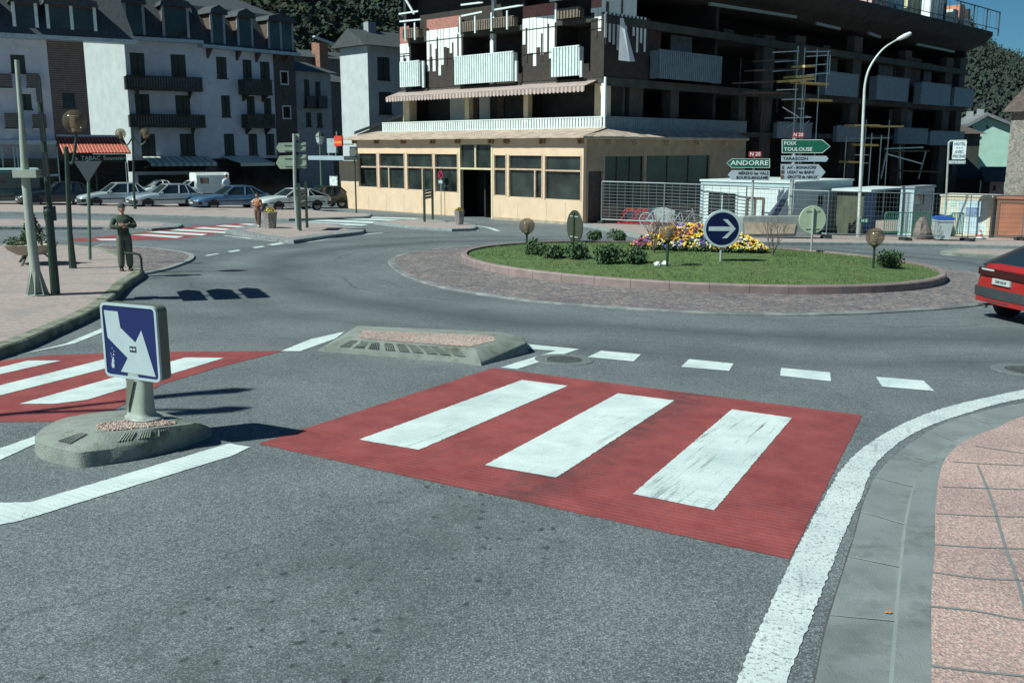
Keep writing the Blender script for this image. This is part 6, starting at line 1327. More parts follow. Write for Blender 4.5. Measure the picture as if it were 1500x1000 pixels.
# ---------------- plants on the mound ----------------
def shrub(label,px,py,wpx,hpx,seed,mats=None,n_=900):
    p=onm(px,py); g=random.Random(seed); r=wpx/2/F*p.y; h=hpx/F*p.y*1.2; t=thing('shrub',label,'shrub',p,0,'low shrubs on the roundabout'); s=MB()
    for k in range(6):
        a=g.uniform(0,6.28); q=g.uniform(.1,.55)*r; leafball(s,(q*math.cos(a)*1.1,q*math.sin(a),h*g.uniform(.3,.55)),(r*.6,r*.6,h*.5),n_//6,.04,g,mis=3)
    s.build('foliage',mats or [M_dkleaf,M_midleaf,mat('shrub_leaf',(0.045,0.09,0.035),.8)],t); s=MB()
    for k in range(6): a=g.uniform(0,6.28); s.tube([(0,0,-.02),(r*.3*math.cos(a),r*.3*math.sin(a),h*.3),(r*.55*math.cos(a),r*.55*math.sin(a),h*.7)],[.012,.008,.004],4)
    s.build('stem',M_brownwood,t)
for i,(l,px,py,w_,h_) in enumerate((('shrub at the foot of the left globe lamp',785,372,40,20),('shrub just right of the left globe lamp',808,378,42,19),('shrub below the dark edge on sign',846,379,44,22),('largest shrub in the front row left of the flower bed',888,386,50,24),('shrub between the front row and the flower bed',932,386,44,20),('small dark shrub at the back of the mound, left one',872,353,26,13),('small dark shrub at the back of the mound, right one',903,354,32,15),('round dark bush beside the right globe lamp',1306,392,46,24),('small shrub at the left end of the flower bed',944,361,26,14))): shrub(l,px,py,w_,h_,i+30)
g=random.Random(77); s=MB(); sl=MB()
for _ in range(1750):
    a=g.uniform(0,6.283); q=math.sqrt(g.random()); c=onm(1030,366); x=c.x+q*math.cos(a)*2.05-.05; y=c.y+.3+q*math.sin(a)*1.1; z=GZ(x,y)+mound(min(ir,math.hypot(x-ic.x,y-ic.y))); hh=.12+.62*(1-q*q)*g.uniform(.7,1.08)
    u=noise.noise(Vector((x*1.7,y*1.7,5)))+g.uniform(-.25,.25); mi=0 if u<-.3 else 4 if u<-.24 else 1 if u<-.1 else 2 if u<.14 else 3 if u<.36 else 0 if u<.46 else 5
    for k in range(3):
        b_=g.uniform(0,6.28); rr_=.030*g.uniform(.7,1.3); cx,cy,cz_=x+.025*math.cos(b_),y+.025*math.sin(b_),z+hh+g.uniform(-.02,.02); nx=Vector((g.uniform(-.5,.5),-1,g.uniform(.2,1.2))).normalized(); u1=nx.orthogonal().normalized(); v1=nx.cross(u1)
        s.add([Vector((cx,cy,cz_))+(u1*math.cos(w_)+v1*math.sin(w_))*rr_ for w_ in (0,1.57,3.14,4.71)],[(0,1,2,3)],mi)
    leafball(sl,(x,y,z+hh*.6),(.09,.09,hh*.45),9,.045,g,mis=2)
o=s.build('flowers',[M_purp,M_ylw2,M_yelf,M_orf,M_whf,M_wine]); tag(o,'bed of yellow, purple, orange and white pansies on the mound','flower bed',kind='stuff')
o=sl.build('flower_bed_leaves',[M_dkleaf,M_midleaf]); tag(o,'green leaves under the pansies','leaves',kind='stuff')
def bare(label,px,py,hpx,wpx,seed):
    p=onm(px,py); g=random.Random(seed); h=hpx/F*p.y; w_=wpx/F*p.y; t=thing('bare_shrub',label,'shrub',p,0); s=MB()
    def br(a,d,l,r,dep):
        b=a+d*l; s.tube([a,a.lerp(b,.5)+Vector((g.uniform(-.03,.03),g.uniform(-.03,.03),0)),b],[r,r*.8,r*.6],4,False)
        if dep:
            for _ in range(g.choice((2,3))): br(b,(d+Vector((g.uniform(-.5,.5),g.uniform(-.5,.5),g.uniform(-.1,.4)))).normalized(),l*g.uniform(.6,.85),r*.62,dep-1)
    for k in range(7): a=g.uniform(0,6.28); br(Vector((0,0,0)),Vector((math.cos(a)*w_/h*.55,math.sin(a)*w_/h*.55,1)).normalized(),h*.36,.017,3)
    s.build('branches',mat('bare_twig',(0.13,0.10,0.085),.9),t)
bare('leafless shrub between the left globe lamp row and the flower bed',958,371,52,40,3); bare('leafless shrub rising at the right end of the flower bed',1132,374,58,40,8); bare('pale leafless shrub at the back of the flower bed',1002,358,50,44,12)
p=onm(968,390)
for k,(px,py,sx_) in enumerate(((963,390,.10),(975,389,.13),(1357,419,.10))):
    p=onm(px,py) if k<2 else G(px,py,.06); g=random.Random(k); t=thing('litter',('crumpled white paper left of the globe lamp foot','larger crumpled white paper at the globe lamp foot','white crumpled cup on the setts below the mound')[k],'litter',p,0); s=MB(); s.lathe([(0,0),(sx_*g.uniform(.7,1),.02),(sx_*.9,.06),(sx_*.5,.11),(0,.12)],(0,0,0),7); s.v=[(a+g.uniform(-.02,.02),b+g.uniform(-.02,.02),c+g.uniform(-.012,.012)) for a,b,c in s.v]; s.build('paper',mat('paper_white',(0.7,0.74,0.72),.8),t)

# props, a hanging lamp string and loose planks in the dark lower floors
t=thing('scaffold','dim timber props and planks stacked under the dark lower floor by the hotel sign','scaffold',*(lambda p:((p.x,p.y,GZ(p.x,p.y)),math.atan2(dR.y,dR.x)))(mrR.world(mrR.t(1330),-1.2)))
fq=Fac(mrR.world(mrR.t(1330),-1.2),dR)
for x0,y0_,x1,y1_ in ((1296,218,1352,216),(1290,262,1300,215),(1318,262,1318,214),(1345,262,1356,222),(1300,226,1350,240)):
    (a,za),(b,zb_)=fq.tz(x0,y0_),fq.tz(x1,y1_); s=MB(); s.bar((a,0,za),(b,0,zb_),.09); s.build('prop',M_sil,t)
for x0,y0_,x1,y1_ in ((1296,222,1350,221),(1310,250,1370,252)):
    (a,za),(b,zb_)=fq.tz(x0,y0_),fq.tz(x1,y1_); s=MB(); s.bar((a,-.3,za),(b,-.3,zb_),.8,.1); s.build('plank',M_brownwood,t)
t=thing('scaffold','short stack of yellow planks lying across tube brackets above the silver tube scaffold','scaffold',*(lambda p:((p.x,p.y,GZ(p.x,p.y)),math.atan2(dR.y,dR.x)))(mrR.world(mrR.t(1190),-1.9)))
fq=Fac(mrR.world(mrR.t(1190),-1.9),dR)
for x0,y0_,x1,y1_ in ((1165,121,1207,124),(1178,146,1212,148),(1236,237,1258,238)):
    (a,za),(b,zb_)=fq.tz(x0,y0_),fq.tz(x1,y1_); s=MB(); s.bar((a,0,za),(b,0,zb_),.7,.12); s.build('plank',M_plank,t)
for px,yt in ((1186,118),(1206,120),(1246,200)):
    a,zt_=fq.tz(px,yt); s=MB(); s.tube([(a,.3,0),(a,.3,zt_)],.04,6); s.build('upright',M_sil,t)
t=thing('scaffold','brown timber platforms left of the silver tube scaffold on the dark side','scaffold',*(lambda p:((p.x,p.y,GZ(p.x,p.y)),math.atan2(dR.y,dR.x)))(mrR.world(mrR.t(1110),-1.6)))
fq=Fac(mrR.world(mrR.t(1110),-1.6),dR)
for x0,y0_,x1,y1_ in ((1080,122,1148,119),(1098,104,1150,102),(1085,136,1150,137),(1110,90,1150,88)):
    (a,za),(b,zb_)=fq.tz(x0,y0_),fq.tz(x1,y1_); s=MB(); s.bar((a,0,za),(b,0,zb_),.7,.09); s.build('platform',M_brownwood,t)
for px in (1090,1120,1146):
    a,zt_=fq.tz(px,84); s=MB(); s.tube([(a,0.2,fq.z(px,165)),(a,.2,zt_)],.04,6); s.build('upright',M_darkm,t)
s=MB(); s.tube([(fq.t(1120),.2,0),(fq.t(1120),.2,fq.z(1120,165))],.05,6); s.build('upright',M_darkm,t)
# ---------------- fences and odds on the right ----------------
M_wire=mat('galvanised_wire',(0.19,0.23,0.24),.5,metal=.3)
def fence(label,p,q,h,nh,nv,frame=.025,wire=.008,group='mesh fence panels round the works'):
    d=Vector((q.x-p.x,q.y-p.y,q.z-p.z)); L=d.xy.length; t=thing('fence_panel',label,'fence',p,math.atan2(d.y,d.x),group); sl_=d.z/L; Z=lambda x,z:(x,0,z+sl_*x)
    s=MB(); s.tube([Z(0,.05),Z(0,h)],frame,6); s.tube([Z(L,.05),Z(L,h)],frame,6); s.tube([Z(0,h),Z(L,h)],frame,6); s.tube([Z(0,.2),Z(L,.2)],frame,6); s.build('frame',M_wire,t)
    s=MB()
    for k in range(1,nh): z=.2+(h-.2)*k/nh; s.bar(Z(0,z),Z(L,z),wire*1.6)
    for k in range(1,nv): x=L*k/nv; s.bar(Z(x,.2),Z(x,h),wire)
    s.build('mesh',M_wire,t)
    for x in (0,L): s=MB(); s.box(x-.13,x+.13,-.3,.3,sl_*x-.0,sl_*x+.12); s.build('foot_block',M_darkm,t)
fp=[G(881,327,.13),G(972,331,.13),G(1091,340,.13)]; hh=HT(fp[0],884,266)-.13
fence('silver fence panel in front of the dark side door of the pavilion',fp[0],fp[1],hh,12,8,.035,.012); fence('silver fence panel left of the site cabin window',fp[1],fp[2],hh,12,10,.035,.012)
fq2=[G(1091,341,.13),G(1210,349,.13),G(1326,352,.13),G(1417,353,.13),G(1496,352,.13),G(1600,354,.13)]
for i,l in enumerate(('thin fence panel before the white site cabin','thin fence panel in front of the tall lamp','thin fence panel before the grey cabin and the bin','thin fence panel before the cream container','thin fence panel before the orange container')): fence(l,fq2[i],fq2[i+1],2.0,9,22,.024,.005)
def barrier(label,x0,y0_,x1,y1_,h,m,n_):
    p,q=G(x0,y0_,.13),G(x1,y1_,.13); d=q-p; L=d.xy.length; t=thing('crowd_barrier',label,'barrier',p,math.atan2(d.y,d.x)); s=MB(); s.tube([(0,0,0),(0,0,h-.08),(.08,0,h),(L-.08,0,h),(L,0,h-.08),(L,0,0)],.025,6); s.bar((0,0,.2),(L,0,.2),.03); s.build('frame',m,t); s=MB()
    for k in range(1,n_): s.bar((L*k/n_,0,.2),(L*k/n_,0,h),.022)
    s.build('bars',m,t)
M_gb=mat('barrier_green',(0.03,0.17,0.10),.5)
barrier('green barrier railing left of the wheelie bin',1294,347,1362,349,1.1,M_gb,22); barrier('green barrier railing right of the wheelie bin in front of the container',1390,350,1409,350,1.15,M_gb,8)
p=G(1379,352,.13); f=Fac((p.x,p.y),(1,-.1),z0=p.z); h=f.z(1379,321); t=thing('wheelie_bin','grey wheelie bin with a blue lid standing on the pavement','bin',p,f.rz+.0); k=.0104*0+ (1390-1367)/F*p.y/2
s=MB(); s.add([(-k*.72,-.26,.06),(k*.72,-.26,.06),(k*.72,.24,.06),(-k*.72,.24,.06),(-k,-.36,h),(k,-.36,h),(k,.36,h),(-k,.36,h)],[(0,3,2,1),(4,5,6,7),(0,1,5,4),(1,2,6,5),(2,3,7,6),(3,0,4,7)]); s.box(-k*1.03,k*1.03,-.38,.38,h-.08,h+.0); s.build('body',mat('bin_grey',(0.42,0.50,0.50),.5,3,.1),t)
s=MB(); s.prism([(-k*1.08,h+.005),(k*1.08,h+.005),(k*1.06,h+.07),(k*.6,h+.13),(-k*.6,h+.13),(-k*1.06,h+.07)],-.40,.40); s.build('lid',mat('lid_blue',(0.02,0.10,0.42),.4),t)
for x in (-k*.6,k*.6): s=MB(); s.lathe([(.1,-.03),(.1,.03)],(x,.26,.1),12,'X'); s.v=[(v[0],v[1],v[2]) for v in s.v]; s.build('wheel',M_darkm,t)
s=MB(); s.bar((-k*.8,.42,h-.02),(k*.8,.42,h-.02),.03); s.build('handle',M_darkm,t)
p=G(1435,350,.13); h=HT(p,1435,337)-.13; t=thing('traffic_cone','small orange and white cone before the pale container door','cone',p,0); s=MB(); s.lathe([(.045,h),(.07,h*.8)],(0,0,0),12); s.lathe([(.1,h*.55),(.14,h*.3)],(0,0,0),12); s.build('orange_band',mat('cone_orange',(0.6,0.08,0.04),.5),t); s=MB(); s.lathe([(.07,h*.8),(.1,h*.55)],(0,0,0),12); s.lathe([(.14,h*.3),(.17,.04)],(0,0,0),12); s.build('white_band',M_cab,t); s=MB(); s.box(-.2,.2,-.2,.2,0,.04); s.build('foot',M_darkm,t)
p,q=G(1084,347,.13),G(1188,349,.13); d=q-p; t=thing('concrete_block','long low concrete block under the direction signs','block',p,math.atan2(d.y,d.x)); L=d.xy.length; h=HT(p,1090,317)-.13; s=MB(); s.prism([(0,0),(L,0),(L,h-.05),(L-.06,h),(.06,h),(0,h-.05)],-.25,.35); s.build('body',M_kerbgrey,t); s=MB(); s.prism([(L*.04,.14),(L*.72,.14),(L*.74,h*.62),(L*.02,h*.75)],-.29,-.255); s.build('sand_panel',mat('sandy_board',(0.45,0.38,0.28),.8,2,.2),t)
p=G(1350,350,.13); t=thing('rubble_sack','brown sacks and debris piled behind the green railing','sacks',p,0); g=random.Random(5); s=MB(); 
s.lathe([(.0,0),(.32,.03),(.36,.3),(.25,.7),(.12,.95),(0,.98)],(0,0,0),9); s.v=[(a+g.uniform(-.04,.04),b+g.uniform(-.04,.04),c) for a,b,c in s.v]; s.build('sack',mat('sack_brown',(0.17,0.14,0.12),.9,6,.3),t)
s=MB(); s.lathe([(.0,0),(.25,.03),(.28,.25),(.15,.5),(0,.55)],(.5,.1,0),8); s.build('small_sack',mat('sack_grey',(0.24,0.22,0.2),.9,6,.3),t)
# red trestle and white parked bicycles behind the fence
p=G(905,328,.13); f=Fac((p.x,p.y),(1,.02),z0=p.z); t=thing('red_barrier','red painted trestle lying behind the silver fence','barrier',p,f.rz); M_rb=mat('barrier_red',(0.55,0.06,0.06),.5); L=f.t(1000)
s=MB(); 
for y0 in (0,.9):
    a,z=f.tz(917,314); s.bar((0,y0,.05),(L,y0+.1,.02),.07); s.bar((.5,y0,.7),(L*.45,y0,.7),.06); s.bar((0,y0,.05),(.5,y0,.7),.06); s.bar((L*.22,y0,.05),(L*.36,y0,.7),.06); s.bar((L*.35,y0,.05),(L*.48,y0,.7),.06)
s.build('frame',M_rb,t); s=MB()
for x in (.5,L*.36,L*.48): s.bar((x,0,.7),(x,.9,.7),.06)
s.build('crossbar',M_rb,t)
def bike(label,px,py,rz):
    p=G(px,py,.13); t=thing('bicycle',label,'bicycle',p,rz); M_bf=mat('bike_silver',(0.5,0.55,0.56),.4,metal=.3)
    for x in (-.52,.52):
        s=MB(); n_=22; s.tube([(x+.33*math.cos(2*math.pi*k/n_),0,.34+.33*math.sin(2*math.pi*k/n_)) for k in range(n_+1)],.02,5,False); w=s.build('wheel',M_bf,t); s=MB()
        for k in range(6): a=k*math.pi/6; s.bar((x-.32*math.cos(a),0,.34-.32*math.sin(a)),(x+.32*math.cos(a),0,.34+.32*math.sin(a)),.008)
        s.build('spokes',M_bf,w)
    s=MB()
    for a,b in (((-.52,0,.34),(-.18,0,.82)),((-.52,0,.34),(-.05,0,.3)),((-.05,0,.3),(-.2,0,.9)),((-.05,0,.3),(.38,0,.82)),((-.18,0,.8),(.38,0,.84)),((.52,0,.34),(.36,0,1.0))): s.bar(a,b,.035)
    s.build('frame',M_bf,t); s=MB(); s.bar((.36,-.25,1.0),(.36,.25,1.0),.03); s.build('handlebar',M_darkm,t); s=MB(); s.prism([(-.34,.9),(-.08,.9),(-.1,.96),(-.32,.97)],-.07,.07); s.build('saddle',M_darkm,t)
bike('silver bicycle behind the silver fence left of the cabin',1002,335,.15); bike('second bicycle leaning nearer the pavilion wall behind the fence',962,332,-.2)
p=G(950,326,.13); t=thing('white_sheet','pale sheet draped over a low stack behind the red trestle','sheet',p,R(5)); s=MB(); s.prism([(-1.2,.0),(1.2,0),(1.3,.65),(.9,.78),(-.9,.82),(-1.35,.6)],-.5,.5); s.build('sheet',mat('pale_sheet',(0.50,0.58,0.56),.8,4,.2),t)
# ---------------- cars ----------------
M_tyre=mat('tyre_rubber',(0.018,0.018,0.02),.85); M_rim=mat('wheel_rim',(0.22,0.24,0.25),.4,metal=.6); M_plast=mat('bumper_black',(0.035,0.042,0.045),.6,5,.15); M_cglass=mat('car_glass',(0.015,0.025,0.028),.05,spec=1.0); M_lamp=mat('headlight_glass',(0.55,0.62,0.62),.1,metal=.3); M_tail=mat('tail_light_red',(0.30,0.012,0.012),.25); M_plate=mat('number_plate',(0.42,0.46,0.45),.5)
def carpaint(name,col,metal=.0):
    m=mat(name,col,.32,1.2,.05,metal=metal); b=m.node_tree.nodes['Principled BSDF']; b.inputs['Coat Weight'].default_value=.6; b.inputs['Coat Roughness'].default_value=.08; return m
def car(name,label,cat,px,py,heading,L,W,H,paint_,st,gh,wb,wr=.29,roofrack=False,van=False,bump=M_plast,tail=False,plate=None,pos=None,pm=None):
    p=pos or G(px,py,0); t=thing(name,label,cat,(p[0],p[1],GZ(p[0],p[1])),R(heading))
    # tilt with the ground
    w=W/2; s=MB(); n_=12; rings=[]; zb=.28
    for x,zt,k in st:
        hw=w*k; m_=.52*zt+.15
        half=[(0,zt+.015),(hw*.55,zt+.012),(hw*.84,zt-.01),(hw*.95,zt-.06),(hw*.995,zt-.16),(hw,m_),(hw*.985,.42),(hw*.93,zb),(0,zb-.02)]
        rings.append([(x,-y,z) for y,z in half]+[(x,y,z) for y,z in half[-2:0:-1]])
    m_=len(rings[0]); vs=[v for r in rings for v in r]; fs=[]
    for i in range(len(rings)-1):
        for k in range(m_): fs.append((i*m_+k,i*m_+(k+1)%m_,(i+1)*m_+(k+1)%m_,(i+1)*m_+k))
    fs+=[tuple(range(m_))[::-1],tuple((len(rings)-1)*m_+k for k in range(m_))]; s.add(vs,fs); body=s.build('body',paint_,t,smooth=True)
    xf0,xf1,xr1,xr0=gh; zbl=lambda x:max(z for z in [st[i][1]+(st[i+1][1]-st[i][1])*(x-st[i][0])/(st[i+1][0]-st[i][0]) for i in range(len(st)-1) if min(st[i][0],st[i+1][0])<=x<=max(st[i][0],st[i+1][0])])
    za,zr=zbl(xf0)-.03,zbl(xr0)-.03; tw=w*.72; bw=w*.93; Ht=H-.05; xm=(xf1+xr1)/2
    gl=[(xf0,-bw,za),(xf0,bw,za),(xf1,-tw,Ht),(xf1,tw,Ht),(xr1,-tw,Ht),(xr1,tw,Ht),(xr0,-bw,zr),(xr0,bw,zr),(xm,-bw*1.01,min(za,zr)),(xm,bw*1.01,min(za,zr))]
    s=MB(); s.add(gl,[(0,1,3,2),(2,3,5,4),(4,5,7,6),(0,2,4,6,8),(1,9,7,5,3)]); g_=s.build('windows',M_cglass if not van else M_cglass,t)
    s=MB(); o=.012
    ys=lambda y:(1 if y>0 else -1)
    # roof skin
    rs=[(xf1+.05,tw*1.03,Ht),(xf1,tw*.9,Ht+.03),((xf1*.75+xr1*.25),tw*.9,H),((xf1*.25+xr1*.75),tw*.9,H),(xr1,tw*.88,Ht+.025),(xr1-.05,tw*1.03,Ht-.01)]
    vs=[];fs=[]
    for x,y,z in rs: vs+=[(x,-y-.03,z-.045 if z<H else Ht-.03),(x,-y,z),(x,0,z+.015),(x,y,z),(x,y+.03,z-.045 if z<H else Ht-.03)]
    for i in range(len(rs)-1):
        for k in range(4): fs.append((i*5+k,i*5+k+1,(i+1)*5+k+1,(i+1)*5+k))
    s.add(vs,fs); s.build('roof',paint_,body,smooth=True); s=MB()
    for sg in (-1,1):
        P=lambda q,e=0.012:(q[0],sg*(abs(q[1])+e),q[2])
        A,Bq,C,D=(xf0,bw,za),(xf1,tw,Ht),(xr1,tw,Ht),(xr0,bw,zr)
        s.bar(P(A),P(Bq),.05,.06); s.bar(P(C),P(D),.10 if not tail else .14,.05); s.bar(P(Bq,.0),P(C,.0),.045,.05)
        xb=xf0+(xr0-xf0)*.50; s.bar((xb-.05,sg*(bw*1.0+.006),za),(xb-.12,sg*(tw+.012),Ht),.07,.03)
        if xr0-xr1<-.3 or tail: xc=xr1+(xr0-xr1)*.35+.15; s.bar((xc,sg*(bw+.004),zr),(xr1+.12,sg*(tw+.012),Ht),.11,.03)
    s.build('pillars',pm or paint_,body)
    for sx in (wb/2,-wb/2):
        for sg in (-1,1):
            x=sx+(st[0][0]+st[-1][0])/2*0; s=MB(); y=sg*(w-.02); 
            s.lathe([(0.0,-.10),(wr*.95,-.10),(wr,-.07),(wr,.07),(wr*.95,.095),(wr*.68,.10),(wr*.66,.085),(0,.085)] if sg>0 else [(0.0,-.085),(wr*.66,-.085),(wr*.68,-.10),(wr*.95,-.095),(wr,-.07),(wr,.07),(wr*.95,.1),(0,.1)],(x,y-sg*.085,wr),20,'Y'); wh=s.build('wheel',M_tyre,t,smooth=True)
            s=MB(); yy=y+sg*.006; s.lathe([(0,sg*0.0),(wr*.25,sg*.012),(wr*.35,-sg*.004),(wr*.6,sg*.006),(wr*.66,sg*.0)],(x,yy,wr),18,'Y'); s.build('rim',M_rim,wh,smooth=True)
            s=MB(); ar=[(x+(wr+.06)*math.cos(math.pi*k/14),wr+.02+(wr+.05)*math.sin(math.pi*k/14)) for k in range(15)]; s.prism(ar,sg*(w*.9),sg*(w+.004)); s.build('wheel_arch',M_tyre,body)
    xf,xr=st[0][0],st[-1][0]
    for nm,x,d in (('front_bumper',xf,1),('rear_bumper',xr,-1)):
        s=MB(); s.prism([(-w*.99,x-d*.28),(-w*1.0,x-d*.05),(-w*.85,x+d*.06),(w*.85,x+d*.06),(w*1.0,x-d*.05),(w*.99,x-d*.28)],.36,.55,plane='XY'); s.v=[(b_,a_,c_) for a_,b_,c_ in s.v]; s.build(nm,bump,t)
    zf=st[0][1]; 
    for sg in (-1,1):
        s=MB(); s.box(xf-.12,xf+.02,sg*w*.58-w*.25,sg*w*.58+w*.25,zf-.16,zf-.02) ; s.build('headlight',M_lamp,body)
        s=MB(); zt=st[-1][1]; s.box(xr-.02,xr+.12,sg*w*.68-w*.24,sg*w*.68+w*.24,zt-.24,zt-.09); s.build('tail_light',M_tail,body)
        s=MB(); s.prism([(xf0-.28,za+.02),(xf0-.15,za+.0),(xf0-.13,za+.13),(xf0-.25,za+.14)],sg*(bw+.02),sg*(bw+.17)); s.build('mirror',paint_ if not tail else M_plast,body)
        s=MB(); s.box(xr+.45,xf-.45,sg*(w)-.004,sg*(w)+.010,.50,.56); s.build('side_strip',M_plast,body)
        s=MB()
        for q in (.02,.5,.93):
            x=xf0-.12+(xr0-xf0)*q; s.box(x-.005,x+.005,sg*(w-.003),sg*(w+.004),.34,za-.12)
        s.build('door_seam',M_plast,body)
    s=MB(); s.box(xf-.06,xf+.022,-w*.3,w*.3,zf-.15,zf-.04); s.build('grille',M_plast,body)
    s=MB(); s.box(xf+.04,xf+.075,-.26,.26,.40,.51); s.build('number_plate',M_plate,t)
    return t,body,w,st
hatch=lambda L:[(L/2,.66,.86),(L/2-.12,.74,.95),(L/2-.5,.82,1),(L/2-1.0,.90,1),(.2,.92,1),(-.6,.93,1),(-L/2+.55,.92,1),(-L/2+.12,.88,.97),(-L/2,.78,.9)]
sedan=lambda L:[(L/2,.62,.86),(L/2-.14,.72,.95),(L/2-.6,.80,1),(L/2-1.15,.88,1),(.2,.90,1),(-.7,.91,1),(-L/2+.9,.92,1),(-L/2+.15,.90,.97),(-L/2,.78,.9)]
hd=217
car('parked_car','silver saloon with pale bonnet parked next to the black car','car',169,303.5,hd,4.1,1.62,1.40,carpaint('silver_paint_a',(0.42,0.50,0.52),.25),sedan(4.1),(.62,-.02,-1.15,-1.62),2.45)
car('parked_car','silver saloon with a white sticker on its side window next to the blue saloon','car',243,305,hd,4.15,1.66,1.40,carpaint('silver_paint_b',(0.38,0.46,0.50),.25),sedan(4.15),(.62,-.02,-1.15,-1.65),2.45)
c_=car('parked_car','metallic blue saloon parked between the silver cars and the pale coupe','car',338,306.5,hd,4.5,1.68,1.38,carpaint('blue_paint',(0.10,0.20,0.32),.45),sedan(4.5),(.72,.0,-1.1,-1.85),2.6)
car('parked_car','pale silver coupe behind the walking woman at the right end of the row','car',428,309,hd+2,4.4,1.68,1.33,carpaint('pale_silver_paint',(0.55,0.62,0.60),.15),hatch(4.4),(.72,.05,-.9,-2.0),2.44,tail=True)
car('parked_car','dark hatchback mostly hidden behind the pale coupe','car',468,304.5,hd,3.8,1.6,1.40,carpaint('dark_green_paint',(0.02,0.035,0.035),.2),hatch(3.8),(.62,.0,-1.2,-1.75),2.4)
car('parked_car','black car parked at the far left beside the dark green van','car',84,302.5,hd,4.0,1.62,1.38,carpaint('black_paint',(0.012,0.015,0.022)),hatch(4.0),(.62,.0,-1.2,-1.8),2.45)
vanst=lambda L,h:[(L/2,.70,.86),(L/2-.12,.82,.95),(L/2-.55,.95,1),(L/2-1.0,1.02,1),(.5,1.05,1),(.3,1.06,1),(0,1.06,1),(-L/2+.1,1.06,1),(-L/2,1.0,.97)]
def vanbox(t,body,w,x0,x1,z0,z1,m,win=True):
    s=MB(); rs=[(x0,0),(x1,0)]; k=w*.97
    pr=[(-k,z0),(-k,z1-.18),(-k*.9,z1-.04),(-k*.6,z1),(k*.6,z1),(k*.9,z1-.04),(k,z1-.18),(k,z0)]; s.prism(pr,x0,x1,plane='YZ'); bx=s.build('load_box',m,body,smooth=False)
    if win: s=MB(); s.box(x1-.85,x1-.25,-k-.004,k+.004,z1-.75,z1-.35); s.build('side_window',M_cglass,bx)
wp=carpaint('white_paint',(0.72,0.78,0.74))
t,b_,w,_=car('van','white panel van with a small side window behind the parked cars','van',292,294.5,hd-2,4.0,1.66,1.45,wp,vanst(4.0,1.0),(1.15,.6,.2,-.1),2.6,van=True); vanbox(t,b_,w,-1.95,.35,.9,1.98,wp)
car('pickup','small white pickup cab parked beside the white van','pickup',243,294,hd-2,3.9,1.6,1.42,wp,vanst(3.9,1.0),(1.1,.55,-.05,-.3),2.5)
gp_=carpaint('dark_green_van_paint',(0.03,0.07,0.065)); t,b_,w,_=car('van','dark green van with a pale roof at the left edge','van',-2,301,hd-4,4.4,1.8,1.6,gp_,vanst(4.4,1.0),(1.3,.7,.3,.0),2.7,van=True); vanbox(t,b_,w,-2.1,.45,.9,2.0,gp_)
s=MB(); s.prism([(-w*.9,1.97),(w*.9,1.97),(w*.85,2.05),(-w*.85,2.05)],-2.1,.5,plane='YZ'); s.build('pale_roof',mat('van_roof_pale',(0.40,0.55,0.55),.4),b_)
# the red car driving off at the right edge
hd2=9.0; wc=G(1476,462.5,0); h=Vector((math.cos(R(hd2)),math.sin(R(hd2)),0)); nl=Vector((-h.y,h.x,0)); L=3.95; W=1.64; wb=2.6
ctr=wc+h*(wb/2)-nl*(W/2-.12)
rp=carpaint('red_paint',(0.30,0.016,0.014)); t,b_,w,_=car('red_car','red hatchback with a black rear bumper driving off at the right edge','car',0,0,hd2,L,W,1.38,rp,
 [(L/2,.62,.86),(L/2-.14,.72,.95),(L/2-.6,.80,1),(L/2-1.15,.88,1),(.2,.92,1),(-.7,.96,1),(-1.3,1.0,1),(-L/2+.14,1.02,.98),(-L/2+.03,.92,.95),(-L/2-.02,.62,.95)],(.72,.05,-L/2+.85,-L/2+.12),wb,wr=.30,tail=True,pos=ctr,pm=M_plast)
xr=-L/2; s=MB(); s.box(xr-.035,xr+.1,-w*.9,w*.9,.80,.94); tl=s.build('lamp_band',mat('dark_lamp_band',(0.04,0.008,0.01),.2),b_)
s=MB(); s.box(xr-.05,xr-.036,.25,.62,.90,.935); s.build('reversing_light',M_lamp,tl)
s=MB(); s.box(xr-.06,xr-.02,-.26,.26,.66,.77); pl=s.build('number_plate',M_plate,t)
o=text('2589 KB 09',.075,M_letk,'lettering',pl,(xr-.064,0,.715),(R(90),0,R(-90)),sx=.9); 
s=MB(); s.prism([(xr-.02,-w*1.01),(xr+.4,-w*1.02),(xr+.4,w*1.02),(xr-.02,w*1.01),(xr-.10,w*.86),(xr-.125,w*.4),(xr-.125,-w*.4),(xr-.10,-w*.86)],.40,.57,plane='XY'); s.build('rear_bumper_cover',M_plast,t)
s=MB(); s.prism([(xr-.0,-w*.98),(xr+.4,-w*1.0),(xr+.4,w*1.0),(xr-.0,w*.98),(xr-.085,w*.84),(xr-.105,w*.4),(xr-.105,-w*.4),(xr-.085,-w*.84)],.29,.395,plane='XY'); s.build('lower_valance',rp,t)
s=MB(); s.box(xr-.112,xr-.106,-w*.4,w*.4,.325,.345); s.build('valance_trim',M_plast,t)
s=MB(); s.bar((xr-.02,.45,.22),(xr-.02,.45,.16),.06); s.tube([(xr-.14,.5,.22),(xr+.2,.5,.22)],.025,8); s.build('exhaust',M_rim,t)
for c in t.children:
    if not c.name.startswith('wheel'): c.location.z+=.09
for c in t.children:
    if c.name.startswith('wheel'):
        for q in c.children: q.data.materials[0]=M_rim

